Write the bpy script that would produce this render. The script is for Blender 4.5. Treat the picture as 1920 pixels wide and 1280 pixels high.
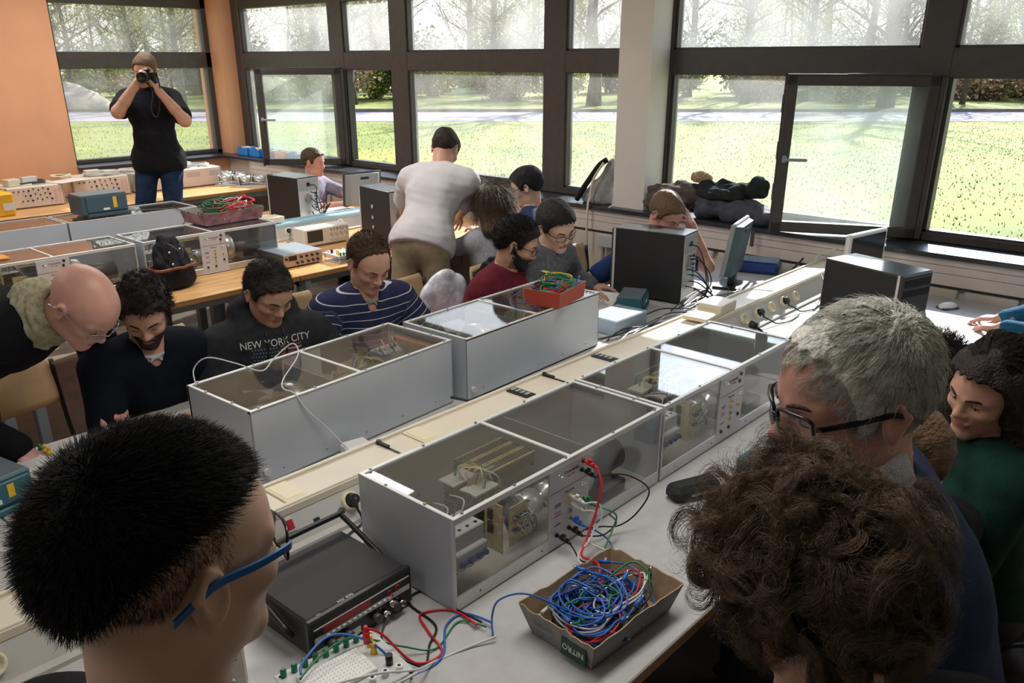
import bpy, math, random
import numpy as np
from mathutils import Vector, Matrix, Quaternion
random.seed(7)
rng = np.random.default_rng(7)
R = math.radians
for o in list(bpy.data.objects):
    bpy.data.objects.remove(o, do_unlink=True)
SC = bpy.context.scene
COL = SC.collection

# ------------------------------------------------------------------ camera
cam_d = bpy.data.cameras.new('camera')
cam = bpy.data.objects.new('camera', cam_d)
COL.objects.link(cam)
cam.location = (0, 0, 1.968)
cam.rotation_euler = (R(90 - 21.65), 0, R(42.04))
cam_d.sensor_width = 36
cam_d.lens = 1548 / 1920 * 36
cam_d.shift_y = 84 / 1920
cam_d.clip_start = 0.05
cam_d.clip_end = 500
SC.camera = cam
SC.view_settings.view_transform = 'Standard'
SC.view_settings.look = 'None'
SC.view_settings.gamma = 1
SC.view_settings.use_curve_mapping = False
SC.view_settings.exposure = 0.25

# ------------------------------------------------------------------ sky, sun, added fill lights
w = bpy.data.worlds.new('sky')
SC.world = w
w.use_nodes = True
wn = w.node_tree
bg = wn.nodes['Background']
gr = wn.nodes.new('ShaderNodeValToRGB')
tc = wn.nodes.new('ShaderNodeTexCoord')
sx = wn.nodes.new('ShaderNodeSeparateXYZ')
wn.links.new(tc.outputs['Generated'], sx.inputs[0])
wn.links.new(sx.outputs['Z'], gr.inputs[0])
gr.color_ramp.elements[0].color = (1.0, 0.99, 0.95, 1)
gr.color_ramp.elements[1].color = (0.42, 0.6, 0.95, 1)
gr.color_ramp.elements[1].position = 0.7
wn.links.new(gr.outputs[0], bg.inputs[0])
bg.inputs[1].default_value = 1.15
# bright sky around the sun
SUN_EL, SUN_AZ = R(33), (-0.30, 0.95)
_sv = Vector((*SUN_AZ, 0)).normalized() * math.cos(SUN_EL) + Vector((0, 0, math.sin(SUN_EL)))
dt = wn.nodes.new('ShaderNodeVectorMath'); dt.operation = 'DOT_PRODUCT'
dt.inputs[1].default_value = _sv
wn.links.new(tc.outputs['Generated'], dt.inputs[0])
last_ = None
for pw_, am_ in ((7, 1.6), (40, 15.0)):
    mx0 = wn.nodes.new('ShaderNodeMath'); mx0.operation = 'MAXIMUM'; mx0.inputs[1].default_value = 0
    wn.links.new(dt.outputs['Value'], mx0.inputs[0])
    pp = wn.nodes.new('ShaderNodeMath'); pp.operation = 'POWER'; pp.inputs[1].default_value = pw_
    wn.links.new(mx0.outputs[0], pp.inputs[0])
    ma = wn.nodes.new('ShaderNodeMath'); ma.operation = 'MULTIPLY_ADD'; ma.inputs[1].default_value = am_
    wn.links.new(pp.outputs[0], ma.inputs[0])
    if last_ is None:
        ma.inputs[2].default_value = 1.15
    else:
        wn.links.new(last_, ma.inputs[2])
    last_ = ma.outputs[0]
wn.links.new(last_, bg.inputs[1])
sd = bpy.data.lights.new('sun', 'SUN')
sd.energy = 9.0
sd.angle = R(0.6)
sd.color = (1.0, 0.95, 0.86)
sun = bpy.data.objects.new('sun', sd)
COL.objects.link(sun)
# the sun stands outside beyond the windows, a little to the left of the window wall's normal
sdir = Vector((-0.30, 0.95, 0.0)).normalized() * math.cos(R(33)) + Vector((0, 0, math.sin(R(33))))
sun.rotation_euler = sdir.to_track_quat('Z', 'Y').to_euler()
sun.location = (-3, 15, 10)
FILL_XY = [(-1.2, 1.6), (-4.2, 2.4), (-7.4, 3.2), (-4.2, -0.6), (-7.4, -0.2), (-1.2, -1.6)]  # unseen area lights added under the ceiling to brighten the room
FILL_E = [25, 34, 34, 15, 22, 9]
for i, (lx, ly) in enumerate(FILL_XY):
    ld = bpy.data.lights.new('fill_light', 'AREA')
    ld.shape = 'RECTANGLE'
    ld.size = 0.5
    ld.size_y = 1.9
    ld.energy = FILL_E[i]
    ld.color = (1.0, 0.97, 0.93)
    lo = bpy.data.objects.new('fill_light', ld)
    COL.objects.link(lo)
    lo.location = (lx, ly, 2.86)

# ------------------------------------------------------------------ materials
MATS = {}
def mat(name, col, rough=0.5, metal=0.0, noise=None, bump=0.0, bscale=60, spec=None, sheen=0, trans=0, alpha=1, emit=None, coat=0, stretch=None):
    """principled material; noise=(scale, amount) varies the base colour, bump adds fine relief"""
    if name in MATS:
        return MATS[name]
    m = bpy.data.materials.new(name)
    m.use_nodes = True
    nt = m.node_tree
    b = nt.nodes['Principled BSDF']
    b.inputs['Base Color'].default_value = (*col, 1)
    b.inputs['Roughness'].default_value = rough
    b.inputs['Metallic'].default_value = metal
    if spec is not None:
        b.inputs['Specular IOR Level'].default_value = spec
    if sheen:
        b.inputs['Sheen Weight'].default_value = sheen
        b.inputs['Sheen Roughness'].default_value = 0.5
    if coat:
        b.inputs['Coat Weight'].default_value = coat
    if trans:
        b.inputs['Transmission Weight'].default_value = trans
    if emit:
        b.inputs['Emission Color'].default_value = (*emit[0], 1)
        b.inputs['Emission Strength'].default_value = emit[1]
    src = None
    if noise or bump:
        t = nt.nodes.new('ShaderNodeTexCoord')
        mp = nt.nodes.new('ShaderNodeMapping')
        nt.links.new(t.outputs['Object'], mp.inputs[0])
        if stretch:
            mp.inputs['Scale'].default_value = stretch
        src = mp.outputs[0]
    if noise:
        n = nt.nodes.new('ShaderNodeTexNoise')
        n.inputs['Scale'].default_value = noise[0]
        n.inputs['Detail'].default_value = 4
        nt.links.new(src, n.inputs['Vector'])
        mx = nt.nodes.new('ShaderNodeMix')
        mx.data_type = 'RGBA'
        a = noise[1]
        c2 = noise[2] if len(noise) > 2 else tuple(min(1, c * (1 + a)) for c in col)
        c1 = tuple(c * (1 - a) for c in col)
        mx.inputs['A'].default_value = (*c1, 1)
        mx.inputs['B'].default_value = (*c2, 1)
        mr = nt.nodes.new('ShaderNodeMapRange')
        mr.inputs['From Min'].default_value = 0.35
        mr.inputs['From Max'].default_value = 0.65
        nt.links.new(n.outputs[0], mr.inputs[0])
        nt.links.new(mr.outputs[0], mx.inputs['Factor'])
        nt.links.new(mx.outputs['Result'], b.inputs['Base Color'])
    if bump:
        n2 = nt.nodes.new('ShaderNodeTexNoise')
        n2.inputs['Scale'].default_value = bscale
        n2.inputs['Detail'].default_value = 3
        nt.links.new(src, n2.inputs['Vector'])
        bp = nt.nodes.new('ShaderNodeBump')
        bp.inputs['Strength'].default_value = bump
        bp.inputs['Distance'].default_value = 0.01
        nt.links.new(n2.outputs[0], bp.inputs['Height'])
        nt.links.new(bp.outputs[0], b.inputs['Normal'])
    MATS[name] = m
    return m

def glassy(name, tint=(1, 1, 1), dust=0.0, dustcol=(0.9, 0.9, 0.88), dscale=3.0, ior=1.5, rough=0.01, dmax=None, grad=None):
    """thin pane: see-through, reflecting by angle, with a film of dust that scatters light"""
    if name in MATS:
        return MATS[name]
    m = bpy.data.materials.new(name)
    m.use_nodes = True
    nt = m.node_tree
    nt.nodes.remove(nt.nodes['Principled BSDF'])
    out = nt.nodes['Material Output']
    tr = nt.nodes.new('ShaderNodeBsdfTransparent')
    tr.inputs[0].default_value = (*tint, 1)
    gl = nt.nodes.new('ShaderNodeBsdfGlossy')
    gl.inputs['Roughness'].default_value = rough
    lw = nt.nodes.new('ShaderNodeLayerWeight')
    lw.inputs[0].default_value = 0.5
    pw = nt.nodes.new('ShaderNodeMath')
    pw.operation = 'POWER'
    pw.inputs[1].default_value = 5
    nt.links.new(lw.outputs['Facing'], pw.inputs[0])
    f0 = ((ior - 1) / (ior + 1)) ** 2
    fr = nt.nodes.new('ShaderNodeMath')
    fr.operation = 'MULTIPLY_ADD'
    fr.inputs[1].default_value = 1 - f0
    fr.inputs[2].default_value = f0
    nt.links.new(pw.outputs[0], fr.inputs[0])
    mx = nt.nodes.new('ShaderNodeMixShader')
    last = tr.outputs[0]
    if dust:
        df = nt.nodes.new('ShaderNodeBsdfDiffuse')
        df.inputs[0].default_value = (*dustcol, 1)
        tl = nt.nodes.new('ShaderNodeBsdfTranslucent')
        tl.inputs[0].default_value = (*dustcol, 1)
        dm = nt.nodes.new('ShaderNodeMixShader')
        dm.inputs[0].default_value = 0.5
        nt.links.new(df.outputs[0], dm.inputs[1])
        nt.links.new(tl.outputs[0], dm.inputs[2])
        t = nt.nodes.new('ShaderNodeTexCoord')
        n = nt.nodes.new('ShaderNodeTexNoise')
        n.inputs['Scale'].default_value = dscale
        n.inputs['Detail'].default_value = 6
        nt.links.new(t.outputs['Object'], n.inputs['Vector'])
        mr = nt.nodes.new('ShaderNodeMapRange')
        mr.inputs['From Min'].default_value = 0.3
        mr.inputs['From Max'].default_value = 0.7
        mr.inputs['To Min'].default_value = dust * 0.5
        mr.inputs['To Max'].default_value = dmax or dust * 1.5
        nt.links.new(n.outputs[0], mr.inputs[0])
        fac = mr.outputs[0]
        m2 = nt.nodes.new('ShaderNodeMixShader')
        nt.links.new(fac, m2.inputs[0])
        nt.links.new(tr.outputs[0], m2.inputs[1])
        nt.links.new(dm.outputs[0], m2.inputs[2])
        last = m2.outputs[0]
    nt.links.new(fr.outputs[0], mx.inputs[0])
    nt.links.new(last, mx.inputs[1])
    nt.links.new(gl.outputs[0], mx.inputs[2])
    nt.links.new(mx.outputs[0], out.inputs[0])
    MATS[name] = m
    return m

# ------------------------------------------------------------------ mesh builder
class MB:
    def __init__(s):
        s.v = []
        s.f = []
        s.m = []
        s.sm = []
    def add(s, vs, fs, mi=0, smooth=False):
        b = len(s.v)
        s.v += [tuple(v) for v in vs]
        s.f += [tuple(i + b for i in f) for f in fs]
        s.m += [mi] * len(fs)
        s.sm += [smooth] * len(fs)
        return s
    def box(s, lo, hi, mi=0, M=None):
        x0, y0, z0 = lo
        x1, y1, z1 = hi
        vs = [(x0, y0, z0), (x1, y0, z0), (x1, y1, z0), (x0, y1, z0), (x0, y0, z1), (x1, y0, z1), (x1, y1, z1), (x0, y1, z1)]
        if M is not None:
            vs = [M @ Vector(v) for v in vs]
        return s.add(vs, [(0, 3, 2, 1), (4, 5, 6, 7), (0, 1, 5, 4), (1, 2, 6, 5), (2, 3, 7, 6), (3, 0, 4, 7)], mi)
    def rbox(s, lo, hi, b=0.004, mi=0, M=None):
        """box with chamfered edges"""
        x0, y0, z0 = lo
        x1, y1, z1 = hi
        b = min(b, (x1 - x0) / 2.01, (y1 - y0) / 2.01, (z1 - z0) / 2.01)
        vs = []
        idx = {}
        for ix, x in enumerate((x0, x1)):
            for iy, y in enumerate((y0, y1)):
                for iz, z in enumerate((z0, z1)):
                    sxn, syn, szn = (1, -1)[ix], (1, -1)[iy], (1, -1)[iz]
                    for a, p in (('x', (x, y + syn * b, z + szn * b)), ('y', (x + sxn * b, y, z + szn * b)), ('z', (x + sxn * b, y + syn * b, z))):
                        idx[(ix, iy, iz, a)] = len(vs)
                        vs.append(p)
        fs = []
        I = lambda ix, iy, iz, a: idx[(ix, iy, iz, a)]
        for ix in (0, 1):
            q = [I(ix, 0, 0, 'x'), I(ix, 1, 0, 'x'), I(ix, 1, 1, 'x'), I(ix, 0, 1, 'x')]
            fs.append(q if ix else q[::-1])
            q = [I(0, ix, 0, 'y'), I(1, ix, 0, 'y'), I(1, ix, 1, 'y'), I(0, ix, 1, 'y')]
            fs.append(q[::-1] if ix else q)
            q = [I(0, 0, ix, 'z'), I(1, 0, ix, 'z'), I(1, 1, ix, 'z'), I(0, 1, ix, 'z')]
            fs.append(q if ix else q[::-1])
        for i in (0, 1):
            for j in (0, 1):
                fs.append([I(i, j, 0, 'x'), I(i, j, 1, 'x'), I(i, j, 1, 'y'), I(i, j, 0, 'y')][:: (1 if (i + j) % 2 else -1)])
                fs.append([I(i, 0, j, 'x'), I(i, 1, j, 'x'), I(i, 1, j, 'z'), I(i, 0, j, 'z')][:: (-1 if (i + j) % 2 else 1)])
                fs.append([I(0, i, j, 'y'), I(1, i, j, 'y'), I(1, i, j, 'z'), I(0, i, j, 'z')][:: (1 if (i + j) % 2 else -1)])
                for k in (0, 1):
                    f = [I(i, j, k, 'x'), I(i, j, k, 'y'), I(i, j, k, 'z')]
                    fs.append(f if (i + j + k) % 2 else f[::-1])
        if M is not None:
            vs = [M @ Vector(v) for v in vs]
        return s.add(vs, fs, mi)
    def tube(s, pts, r, n=8, mi=0, cap=True, closed=False):
        pts = [Vector(p) for p in pts]
        k = len(pts)
        rs = r if isinstance(r, (list, tuple)) else [r] * k
        vs = []
        up = None
        for i, p in enumerate(pts):
            if closed:
                d = pts[(i + 1) % k] - pts[i - 1]
            else:
                d = pts[min(i + 1, k - 1)] - pts[max(i - 1, 0)]
            if d.length < 1e-9:
                d = Vector((0, 0, 1))
            d.normalize()
            if up is None:
                up = Vector((0, 0, 1)) if abs(d.z) < 0.9 else Vector((1, 0, 0))
            a = d.cross(up)
            if a.length < 1e-6:
                a = d.orthogonal()
            a.normalize()
            bb = a.cross(d).normalized()
            up = bb
            for j in range(n):
                t = 2 * math.pi * j / n
                vs.append(p + (a * math.cos(t) + bb * math.sin(t)) * rs[i])
        fs = []
        for i in range(k if closed else k - 1):
            i2 = (i + 1) % k
            for j in range(n):
                j2 = (j + 1) % n
                fs.append((i * n + j, i * n + j2, i2 * n + j2, i2 * n + j))
        if cap and not closed:
            fs.append(tuple(range(n))[::-1])
            fs.append(tuple((k - 1) * n + j for j in range(n)))
        return s.add(vs, fs, mi, True)
    def cyl(s, a, b, r, n=16, mi=0, r2=None):
        a = Vector(a)
        b = Vector(b)
        d = (b - a).normalized()
        u = d.orthogonal().normalized()
        v = d.cross(u)
        r2 = r if r2 is None else r2
        vs = [a + (u * math.cos(2 * math.pi * j / n) + v * math.sin(2 * math.pi * j / n)) * r for j in range(n)]
        vs += [b + (u * math.cos(2 * math.pi * j / n) + v * math.sin(2 * math.pi * j / n)) * r2 for j in range(n)]
        base = len(s.v)
        s.add(vs, [(j, (j + 1) % n, n + (j + 1) % n, n + j) for j in range(n)], mi, True)
        s.f += [tuple(base + j for j in range(n))[::-1], tuple(base + n + j for j in range(n))]
        s.m += [mi, mi]
        s.sm += [False, False]
        return s
    def lathe(s, prof, c=(0, 0, 0), n=20, mi=0, axis='z'):
        vs = []
        for (r, h) in prof:
            for j in range(n):
                t = 2 * math.pi * j / n
                x, y = r * math.cos(t), r * math.sin(t)
                p = {'z': (x, y, h), 'x': (h, x, y), 'y': (y, h, x)}[axis]
                vs.append((c[0] + p[0], c[1] + p[1], c[2] + p[2]))
        fs = [(i * n + j, i * n + (j + 1) % n, (i + 1) * n + (j + 1) % n, (i + 1) * n + j) for i in range(len(prof) - 1) for j in range(n)]
        return s.add(vs, fs, mi, True)
    def prism(s, poly, y0, y1, axis='y', mi=0, M=None):
        """extrude a 2D polygon: axis y -> (x,z) polygon, x -> (y,z), z -> (x,y)"""
        n = len(poly)
        def P(a, b, t):
            return {'y': (a, t, b), 'x': (t, a, b), 'z': (a, b, t)}[axis]
        vs = [P(a, b, y0) for a, b in poly] + [P(a, b, y1) for a, b in poly]
        if M is not None:
            vs = [M @ Vector(v) for v in vs]
        fs = [(j, (j + 1) % n, n + (j + 1) % n, n + j) for j in range(n)]
        fs += [tuple(range(n))[::-1], tuple(range(n, 2 * n))]
        return s.add(vs, fs, mi)
    def sphere(s, c, r, n=12, mi=0, sc=(1, 1, 1), M=None):
        vs = []
        m = n // 2
        for i in range(m + 1):
            ph = math.pi * i / m
            for j in range(n):
                t = 2 * math.pi * j / n
                p = Vector((r * sc[0] * math.sin(ph) * math.cos(t), r * sc[1] * math.sin(ph) * math.sin(t), r * sc[2] * math.cos(ph)))
                if M is not None:
                    p = M @ p
                vs.append(p + Vector(c))
        fs = [(i * n + j, (i + 1) * n + j, (i + 1) * n + (j + 1) % n, i * n + (j + 1) % n) for i in range(m) for j in range(n)]
        return s.add(vs, fs, mi, True)
    def ob(s, name, mats, parent=None, recalc=True):
        me = bpy.data.meshes.new(name)
        me.from_pydata([tuple(v) for v in s.v], [], s.f)
        if not isinstance(mats, (list, tuple)):
            mats = [mats]
        for m in mats:
            me.materials.append(m)
        me.polygons.foreach_set('material_index', s.m)
        me.polygons.foreach_set('use_smooth', s.sm)
        if recalc:
            import bmesh
            bm = bmesh.new()
            bm.from_mesh(me)
            bmesh.ops.recalc_face_normals(bm, faces=bm.faces)
            bm.to_mesh(me)
            bm.free()
        me.update()
        o = bpy.data.objects.new(name, me)
        COL.objects.link(o)
        if parent:
            o.parent = parent
        return o

def tag(o, label=None, cat=None, group=None, kind=None):
    if label: o['label'] = label
    if cat: o['category'] = cat
    if group: o['group'] = group
    if kind: o['kind'] = kind
    return o
def thing(name, label, cat, loc=(0, 0, 0), rz=0, group=None):
    o = bpy.data.objects.new(name, None)
    COL.objects.link(o)
    o.location = loc
    o.rotation_euler = (0, 0, rz)
    o.empty_display_size = 0.1
    return tag(o, label, cat, group)
def struct(name, mb, mats):
    o = mb.ob(name, mats)
    o['kind'] = 'structure'
    return o
KIDS = {}
def dup(root, loc, rz, label, group=None):
    """a copy of a thing with its parts and sub-parts"""
    def cp(o, par):
        c = o.copy()
        COL.objects.link(c)
        if par is not None:
            c.parent = par
        for ch in list(o.children):
            cp(ch, c)
        return c
    r = cp(root, None)
    r.location = loc
    r.rotation_euler = (0, 0, rz)
    r['label'] = label
    if group: r['group'] = group
    return r
def spline(pts, n=6, closed=False):
    """Catmull-Rom through points"""
    P = [Vector(p) for p in pts]
    k = len(P)
    out = []
    for i in range(k if closed else k - 1):
        p0 = P[i - 1] if (i > 0 or closed) else P[0]
        p1 = P[i]
        p2 = P[(i + 1) % k]
        p3 = P[(i + 2) % k] if (i + 2 < k or closed) else P[-1]
        for j in range(n):
            t = j / n
            out.append(0.5 * ((2 * p1) + (p2 - p0) * t + (2 * p0 - 5 * p1 + 4 * p2 - p3) * t * t + (3 * p1 - p0 - 3 * p2 + p3) * t ** 3))
    if not closed:
        out.append(P[-1])
    return out
def text_mesh(txt, size, extrude=0.0005):
    cu = bpy.data.curves.new('t', 'FONT')
    cu.body = txt
    cu.size = size
    cu.extrude = extrude
    cu.align_x = 'CENTER'
    cu.align_y = 'CENTER'
    cu.resolution_u = 3
    o = bpy.data.objects.new('t', cu)
    COL.objects.link(o)
    dg = bpy.context.evaluated_depsgraph_get()
    me = bpy.data.meshes.new_from_object(o.evaluated_get(dg))
    bpy.data.objects.remove(o, do_unlink=True)
    bpy.data.curves.remove(cu)
    return me
def add_text(mb, txt, size, M, mi=0, extrude=0.0005):
    """lettering merged into a part: M maps text plane (x right, y up, z out)"""
    me = text_mesh(txt, size, extrude)
    mb.add([M @ v.co for v in me.vertices], [tuple(p.vertices) for p in me.polygons], mi)
    bpy.data.meshes.remove(me)
def frame_M(o, xa, ya):
    xa = Vector(xa).normalized()
    ya = Vector(ya).normalized()
    za = xa.cross(ya)
    return Matrix(((xa.x, ya.x, za.x, o[0]), (xa.y, ya.y, za.y, o[1]), (xa.z, ya.z, za.z, o[2]), (0, 0, 0, 1)))
# ================================================================== MATERIALS
M = dict(
    wall_o=mat('orange_wall_paint', (0.68, 0.345, 0.19), 0.7, noise=(3, 0.04)),
    wall_w=mat('white_wall_paint', (0.72, 0.70, 0.66), 0.7, noise=(2, 0.03)),
    pillar=mat('pillar_paint', (0.70, 0.67, 0.62), 0.65, noise=(3, 0.03)),
    frame=mat('dark_brown_frame', (0.058, 0.052, 0.048), 0.45, noise=(20, 0.1)),
    sill=mat('black_sill', (0.03, 0.03, 0.035), 0.3, noise=(8, 0.2)),
    ceil=mat('ceiling_tile', (0.62, 0.60, 0.56), 0.9, noise=(40, 0.06)),
    floor=mat('floor_lino', (0.20, 0.16, 0.13), 0.45, noise=(6, 0.2)),
    panel=mat('beige_wall_panel', (0.66, 0.58, 0.52), 0.6, noise=(4, 0.04)),
    rad=mat('radiator_enamel', (0.62, 0.56, 0.48), 0.5),
    gap=mat('dark_gap', (0.05, 0.045, 0.04), 0.8),
    alu=mat('brushed_aluminium', (0.62, 0.62, 0.62), 0.38, 0.8, noise=(60, 0.08), stretch=(1, 8, 1)),
    case=mat('silver_grey_case', (0.50, 0.53, 0.58), 0.38, 0.25, noise=(5, 0.03)),
    strip=mat('white_edge_strip', (0.72, 0.72, 0.70), 0.35, 0.2),
    screw=mat('screw_steel', (0.35, 0.35, 0.35), 0.3, 0.9),
    white=mat('white_laminate', (0.52, 0.51, 0.50), 0.35, noise=(30, 0.04)),
    wood=mat('beech_laminate', (0.66, 0.38, 0.16), 0.35, noise=(4, 0.22), stretch=(6, 0.6, 6)),
    edge=mat('beech_edge', (0.46, 0.24, 0.09), 0.45, noise=(5, 0.25), stretch=(3, 0.8, 30)),
    bluem=mat('grey_blue_metal', (0.33, 0.40, 0.46), 0.4, 0.3),
    duct=mat('cream_duct', (0.70, 0.63, 0.50), 0.4, noise=(6, 0.04)),
    ductb=mat('blue_duct', (0.36, 0.55, 0.66), 0.35, noise=(6, 0.04)),
    ductf=mat('grey_duct_face', (0.50, 0.48, 0.44), 0.4, noise=(9, 0.05)),
    cream=mat('cream_plastic', (0.76, 0.68, 0.47), 0.4),
    beige=mat('beige_plastic', (0.70, 0.63, 0.50), 0.45),
    black=mat('black_plastic', (0.012, 0.012, 0.013), 0.35),
    blackm=mat('black_matte', (0.014, 0.014, 0.016), 0.6, bump=0.2, bscale=200),
    dgrey=mat('dark_grey_plastic', (0.06, 0.06, 0.065), 0.4),
    grey=mat('grey_plastic', (0.32, 0.33, 0.34), 0.45),
    lgrey=mat('light_grey_plastic', (0.58, 0.58, 0.57), 0.45),
    white_p=mat('white_plastic', (0.80, 0.79, 0.76), 0.4),
    panelw=mat('instrument_panel_white', (0.62, 0.61, 0.64), 0.45, 0.1),
    ink=mat('ink_dark', (0.08, 0.06, 0.07), 0.6),
    inkr=mat('ink_red', (0.45, 0.10, 0.12), 0.6),
    red=mat('red_plastic', (0.62, 0.02, 0.03), 0.35),
    redglow=mat('red_switch_lens', (0.35, 0.005, 0.01), 0.2),
    blue=mat('blue_plastic', (0.03, 0.14, 0.50), 0.35),
    blued=mat('dark_blue_plastic', (0.015, 0.05, 0.22), 0.35),
    green=mat('green_plastic', (0.01, 0.20, 0.07), 0.35),
    yellow=mat('yellow_plastic', (0.80, 0.50, 0.03), 0.4),
    wwire=mat('white_wire', (0.68, 0.68, 0.66), 0.45),
    pcb=mat('pcb_yellow', (0.62, 0.53, 0.25), 0.5, noise=(60, 0.2)),
    pcbg=mat('pcb_green', (0.03, 0.17, 0.07), 0.4, noise=(80, 0.3)),
    chrome=mat('chrome', (0.75, 0.75, 0.75), 0.15, 1.0),
    copper=mat('copper_winding', (0.48, 0.20, 0.10), 0.4, 0.5, noise=(150, 0.5)),
    drum=mat('motor_aluminium', (0.72, 0.72, 0.68), 0.3, 0.7, noise=(8, 0.1)),
    teal=mat('teal_plastic', (0.03, 0.13, 0.16), 0.4),
    tealm=mat('teal_grey_plastic', (0.055, 0.10, 0.125), 0.45),
)
G_LOW = glassy('dusty_lower_glass', dust=0.06, dmax=0.14, dscale=2.5, dustcol=(0.9, 0.92, 0.88))
G_UP = glassy('dusty_upper_glass', dust=0.10, dmax=0.28, dscale=2.0, dustcol=(0.92, 0.93, 0.92))
G_SASH = glassy('casement_glass', dust=0.07, dmax=0.18, dscale=2.2, tint=(0.91, 0.955, 0.93), dustcol=(0.88, 0.93, 0.90))
ACR = glassy('clear_acrylic', tint=(0.94, 0.94, 0.93), dust=0.03, dmax=0.07, dscale=7, ior=2.0, rough=0.015, dustcol=(0.6, 0.6, 0.6))
ACRF = glassy('front_acrylic', tint=(0.93, 0.93, 0.93), dust=0.03, dmax=0.07, dscale=9, ior=1.5, rough=0.01, dustcol=(0.6, 0.6, 0.6))
LENS = glassy('spectacle_lens', tint=(0.93, 0.94, 0.95), ior=1.5, rough=0.0)

# ================================================================== ROOM
XL, XO, YW, YF = -8.98, -8.70, 5.21, 4.89
b = MB(); b.box((-9.3, -5.0, -0.1), (4.0, 5.3, 0)); struct('floor', b, M['floor'])
b = MB(); b.box((-9.3, -5.0, 2.90), (4.0, 5.4, 3.0)); struct('ceiling', b, M['ceil'])
b = MB(); b.box((4.0, -5.0, 0), (4.15, 5.3, 2.9)); struct('wall_right', b, M['wall_w'])
b = MB(); b.box((-9.3, -5.15, 0), (4.0, -5.0, 2.9)); struct('wall_back', b, M['wall_w'])
# left (orange) wall: full height up to the window, below and above it, and the corner pier
b = MB()
b.box((-9.2, -5.0, 0), (XO, 3.31, 2.9))
b.box((-9.2, 3.31, 0), (XO, 5.21, 0.955))
b.box((-9.2, 3.31, 2.66), (XO, 5.21, 2.9))
b.box((-9.2, 5.00, 0.955), (XO, 5.21, 2.66))
struct('wall_left', b, M['wall_o'])
# window wall: parapet with duct cover, lintel
b = MB()
b.box((XO, 4.93, 0), (4.0, 5.35, 0.75), 0)
b.box((XO, 4.94, 0.75), (4.0, 5.35, 0.955), 0)
b.box((XO, 5.1, 2.62), (4.0, 5.35, 2.9), 2)
struct('wall_window', b, [M['panel'], M['gap'], M['wall_w']])
b = MB()   # beige grooved duct cover under the sill
for z0, z1 in ((0.805, 0.868), (0.871, 0.912), (0.915, 0.953)):
    b.box((-8.2, YF, z0), (4.0, 4.93, z1), 0)
b.box((-8.2, 4.902, 0.79), (4.0, 4.93, 0.805), 1)
x = -8.0
while x < 3.9:                               # radiator sections behind
    b.rbox((x, 4.905, 0.30), (x + 0.27, 4.935, 0.785), 0.008, 2)
    x += 0.30
struct('trim_1', b, [M['panel'], M['gap'], M['rad']])
b = MB()
b.rbox((-8.98, 4.86, 0.953), (4.0, 5.18, 0.98), 0.004)
b.rbox((-8.98, 3.31, 0.953), (-8.62, 4.87, 0.98), 0.004)
struct('trim_2', b, M['sill'])
b = MB()
b.box((-3.48, 4.94, 0), (-3.22, 5.3, 2.9))
struct('wall_pillar', b, M['pillar'])
b = MB()
b.box((-8.69, -5.0, 0), (-8.67, 5.0, 0.09)); struct('baseboard_left', b, M['gap'])

# --- window frames of the long wall, one unit per bay
def bay(n, x0, x1, panes, opening=None):
    """panes: list of glass extents in x"""
    b = MB()
    zt = (0.98, 1.031, 1.867, 2.024, 2.455, 2.64)
    y0, y1 = 5.165, 5.265
    for za, zb in ((0.98, 1.031), (1.867, 2.024), (2.455, 2.64)):
        b.rbox((x0, y0, za), (x1, y1, zb), 0.006)
    xs = [x0] + [v for p in panes for v in p] + [x1]
    for i in range(0, len(xs), 2):
        if xs[i + 1] - xs[i] > 0.005:
            b.rbox((xs[i], y0 - 0.004, 0.98), (xs[i + 1], y1, 2.64), 0.006)
    # glazing beads
    for p in panes:
        for za, zb in ((1.031, 1.867), (2.024, 2.455)):
            b.box((p[0], y0 + 0.012, za), (p[0] + 0.018, y1 - 0.02, zb))
            b.box((p[1] - 0.012, y0 + 0.012, za), (p[1], y1 - 0.02, zb))
            b.box((p[0], y0 + 0.012, za), (p[1], y1 - 0.02, za + 0.012))
    f = struct('window_%d' % n, b, M['frame'])
    for i, p in enumerate(panes):
        g = MB(); g.box((p[0], 5.215, 2.024), (p[1], 5.221, 2.455))
        o = g.ob('upper_pane', G_UP, f)
        if i != opening:
            g = MB(); g.box((p[0], 5.215, 1.031), (p[1], 5.221, 1.867))
            o = g.ob('lower_pane', G_LOW, f)
    return f
bay(1, -8.70, -3.44, [(-8.56, -7.01), (-6.795, -6.12), (-5.895, -4.332), (-4.12, -3.46)], 1)
bay(2, -3.23, 1.95, [(-3.20, -1.623), (-1.444, -0.77), (-0.55, 1.01), (1.23, 1.90)], 1)
bay(3, 2.0, 4.0, [(2.1, 3.9)])
# left wall window
b = MB()
for za, zb in ((0.98, 1.02), (1.873, 2.03), (2.458, 2.66)):
    b.rbox((XL - 0.05, 3.31, za), (XL + 0.05, 5.02, zb), 0.006)
b.rbox((XL - 0.05, 3.31, 0.98), (XL + 0.05, 3.41, 2.66), 0.006)
b.rbox((XL - 0.05, 4.94, 0.98), (XL + 0.05, 5.02, 2.66), 0.006)
f = struct('window_4', b, M['frame'])
g = MB(); g.box((XL - 0.003, 3.41, 2.03), (XL + 0.003, 4.94, 2.458)); g.ob('upper_pane', G_UP, f)
g = MB(); g.box((XL - 0.003, 3.41, 1.02), (XL + 0.003, 4.94, 1.873)); g.ob('lower_pane', G_LOW, f)

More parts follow.
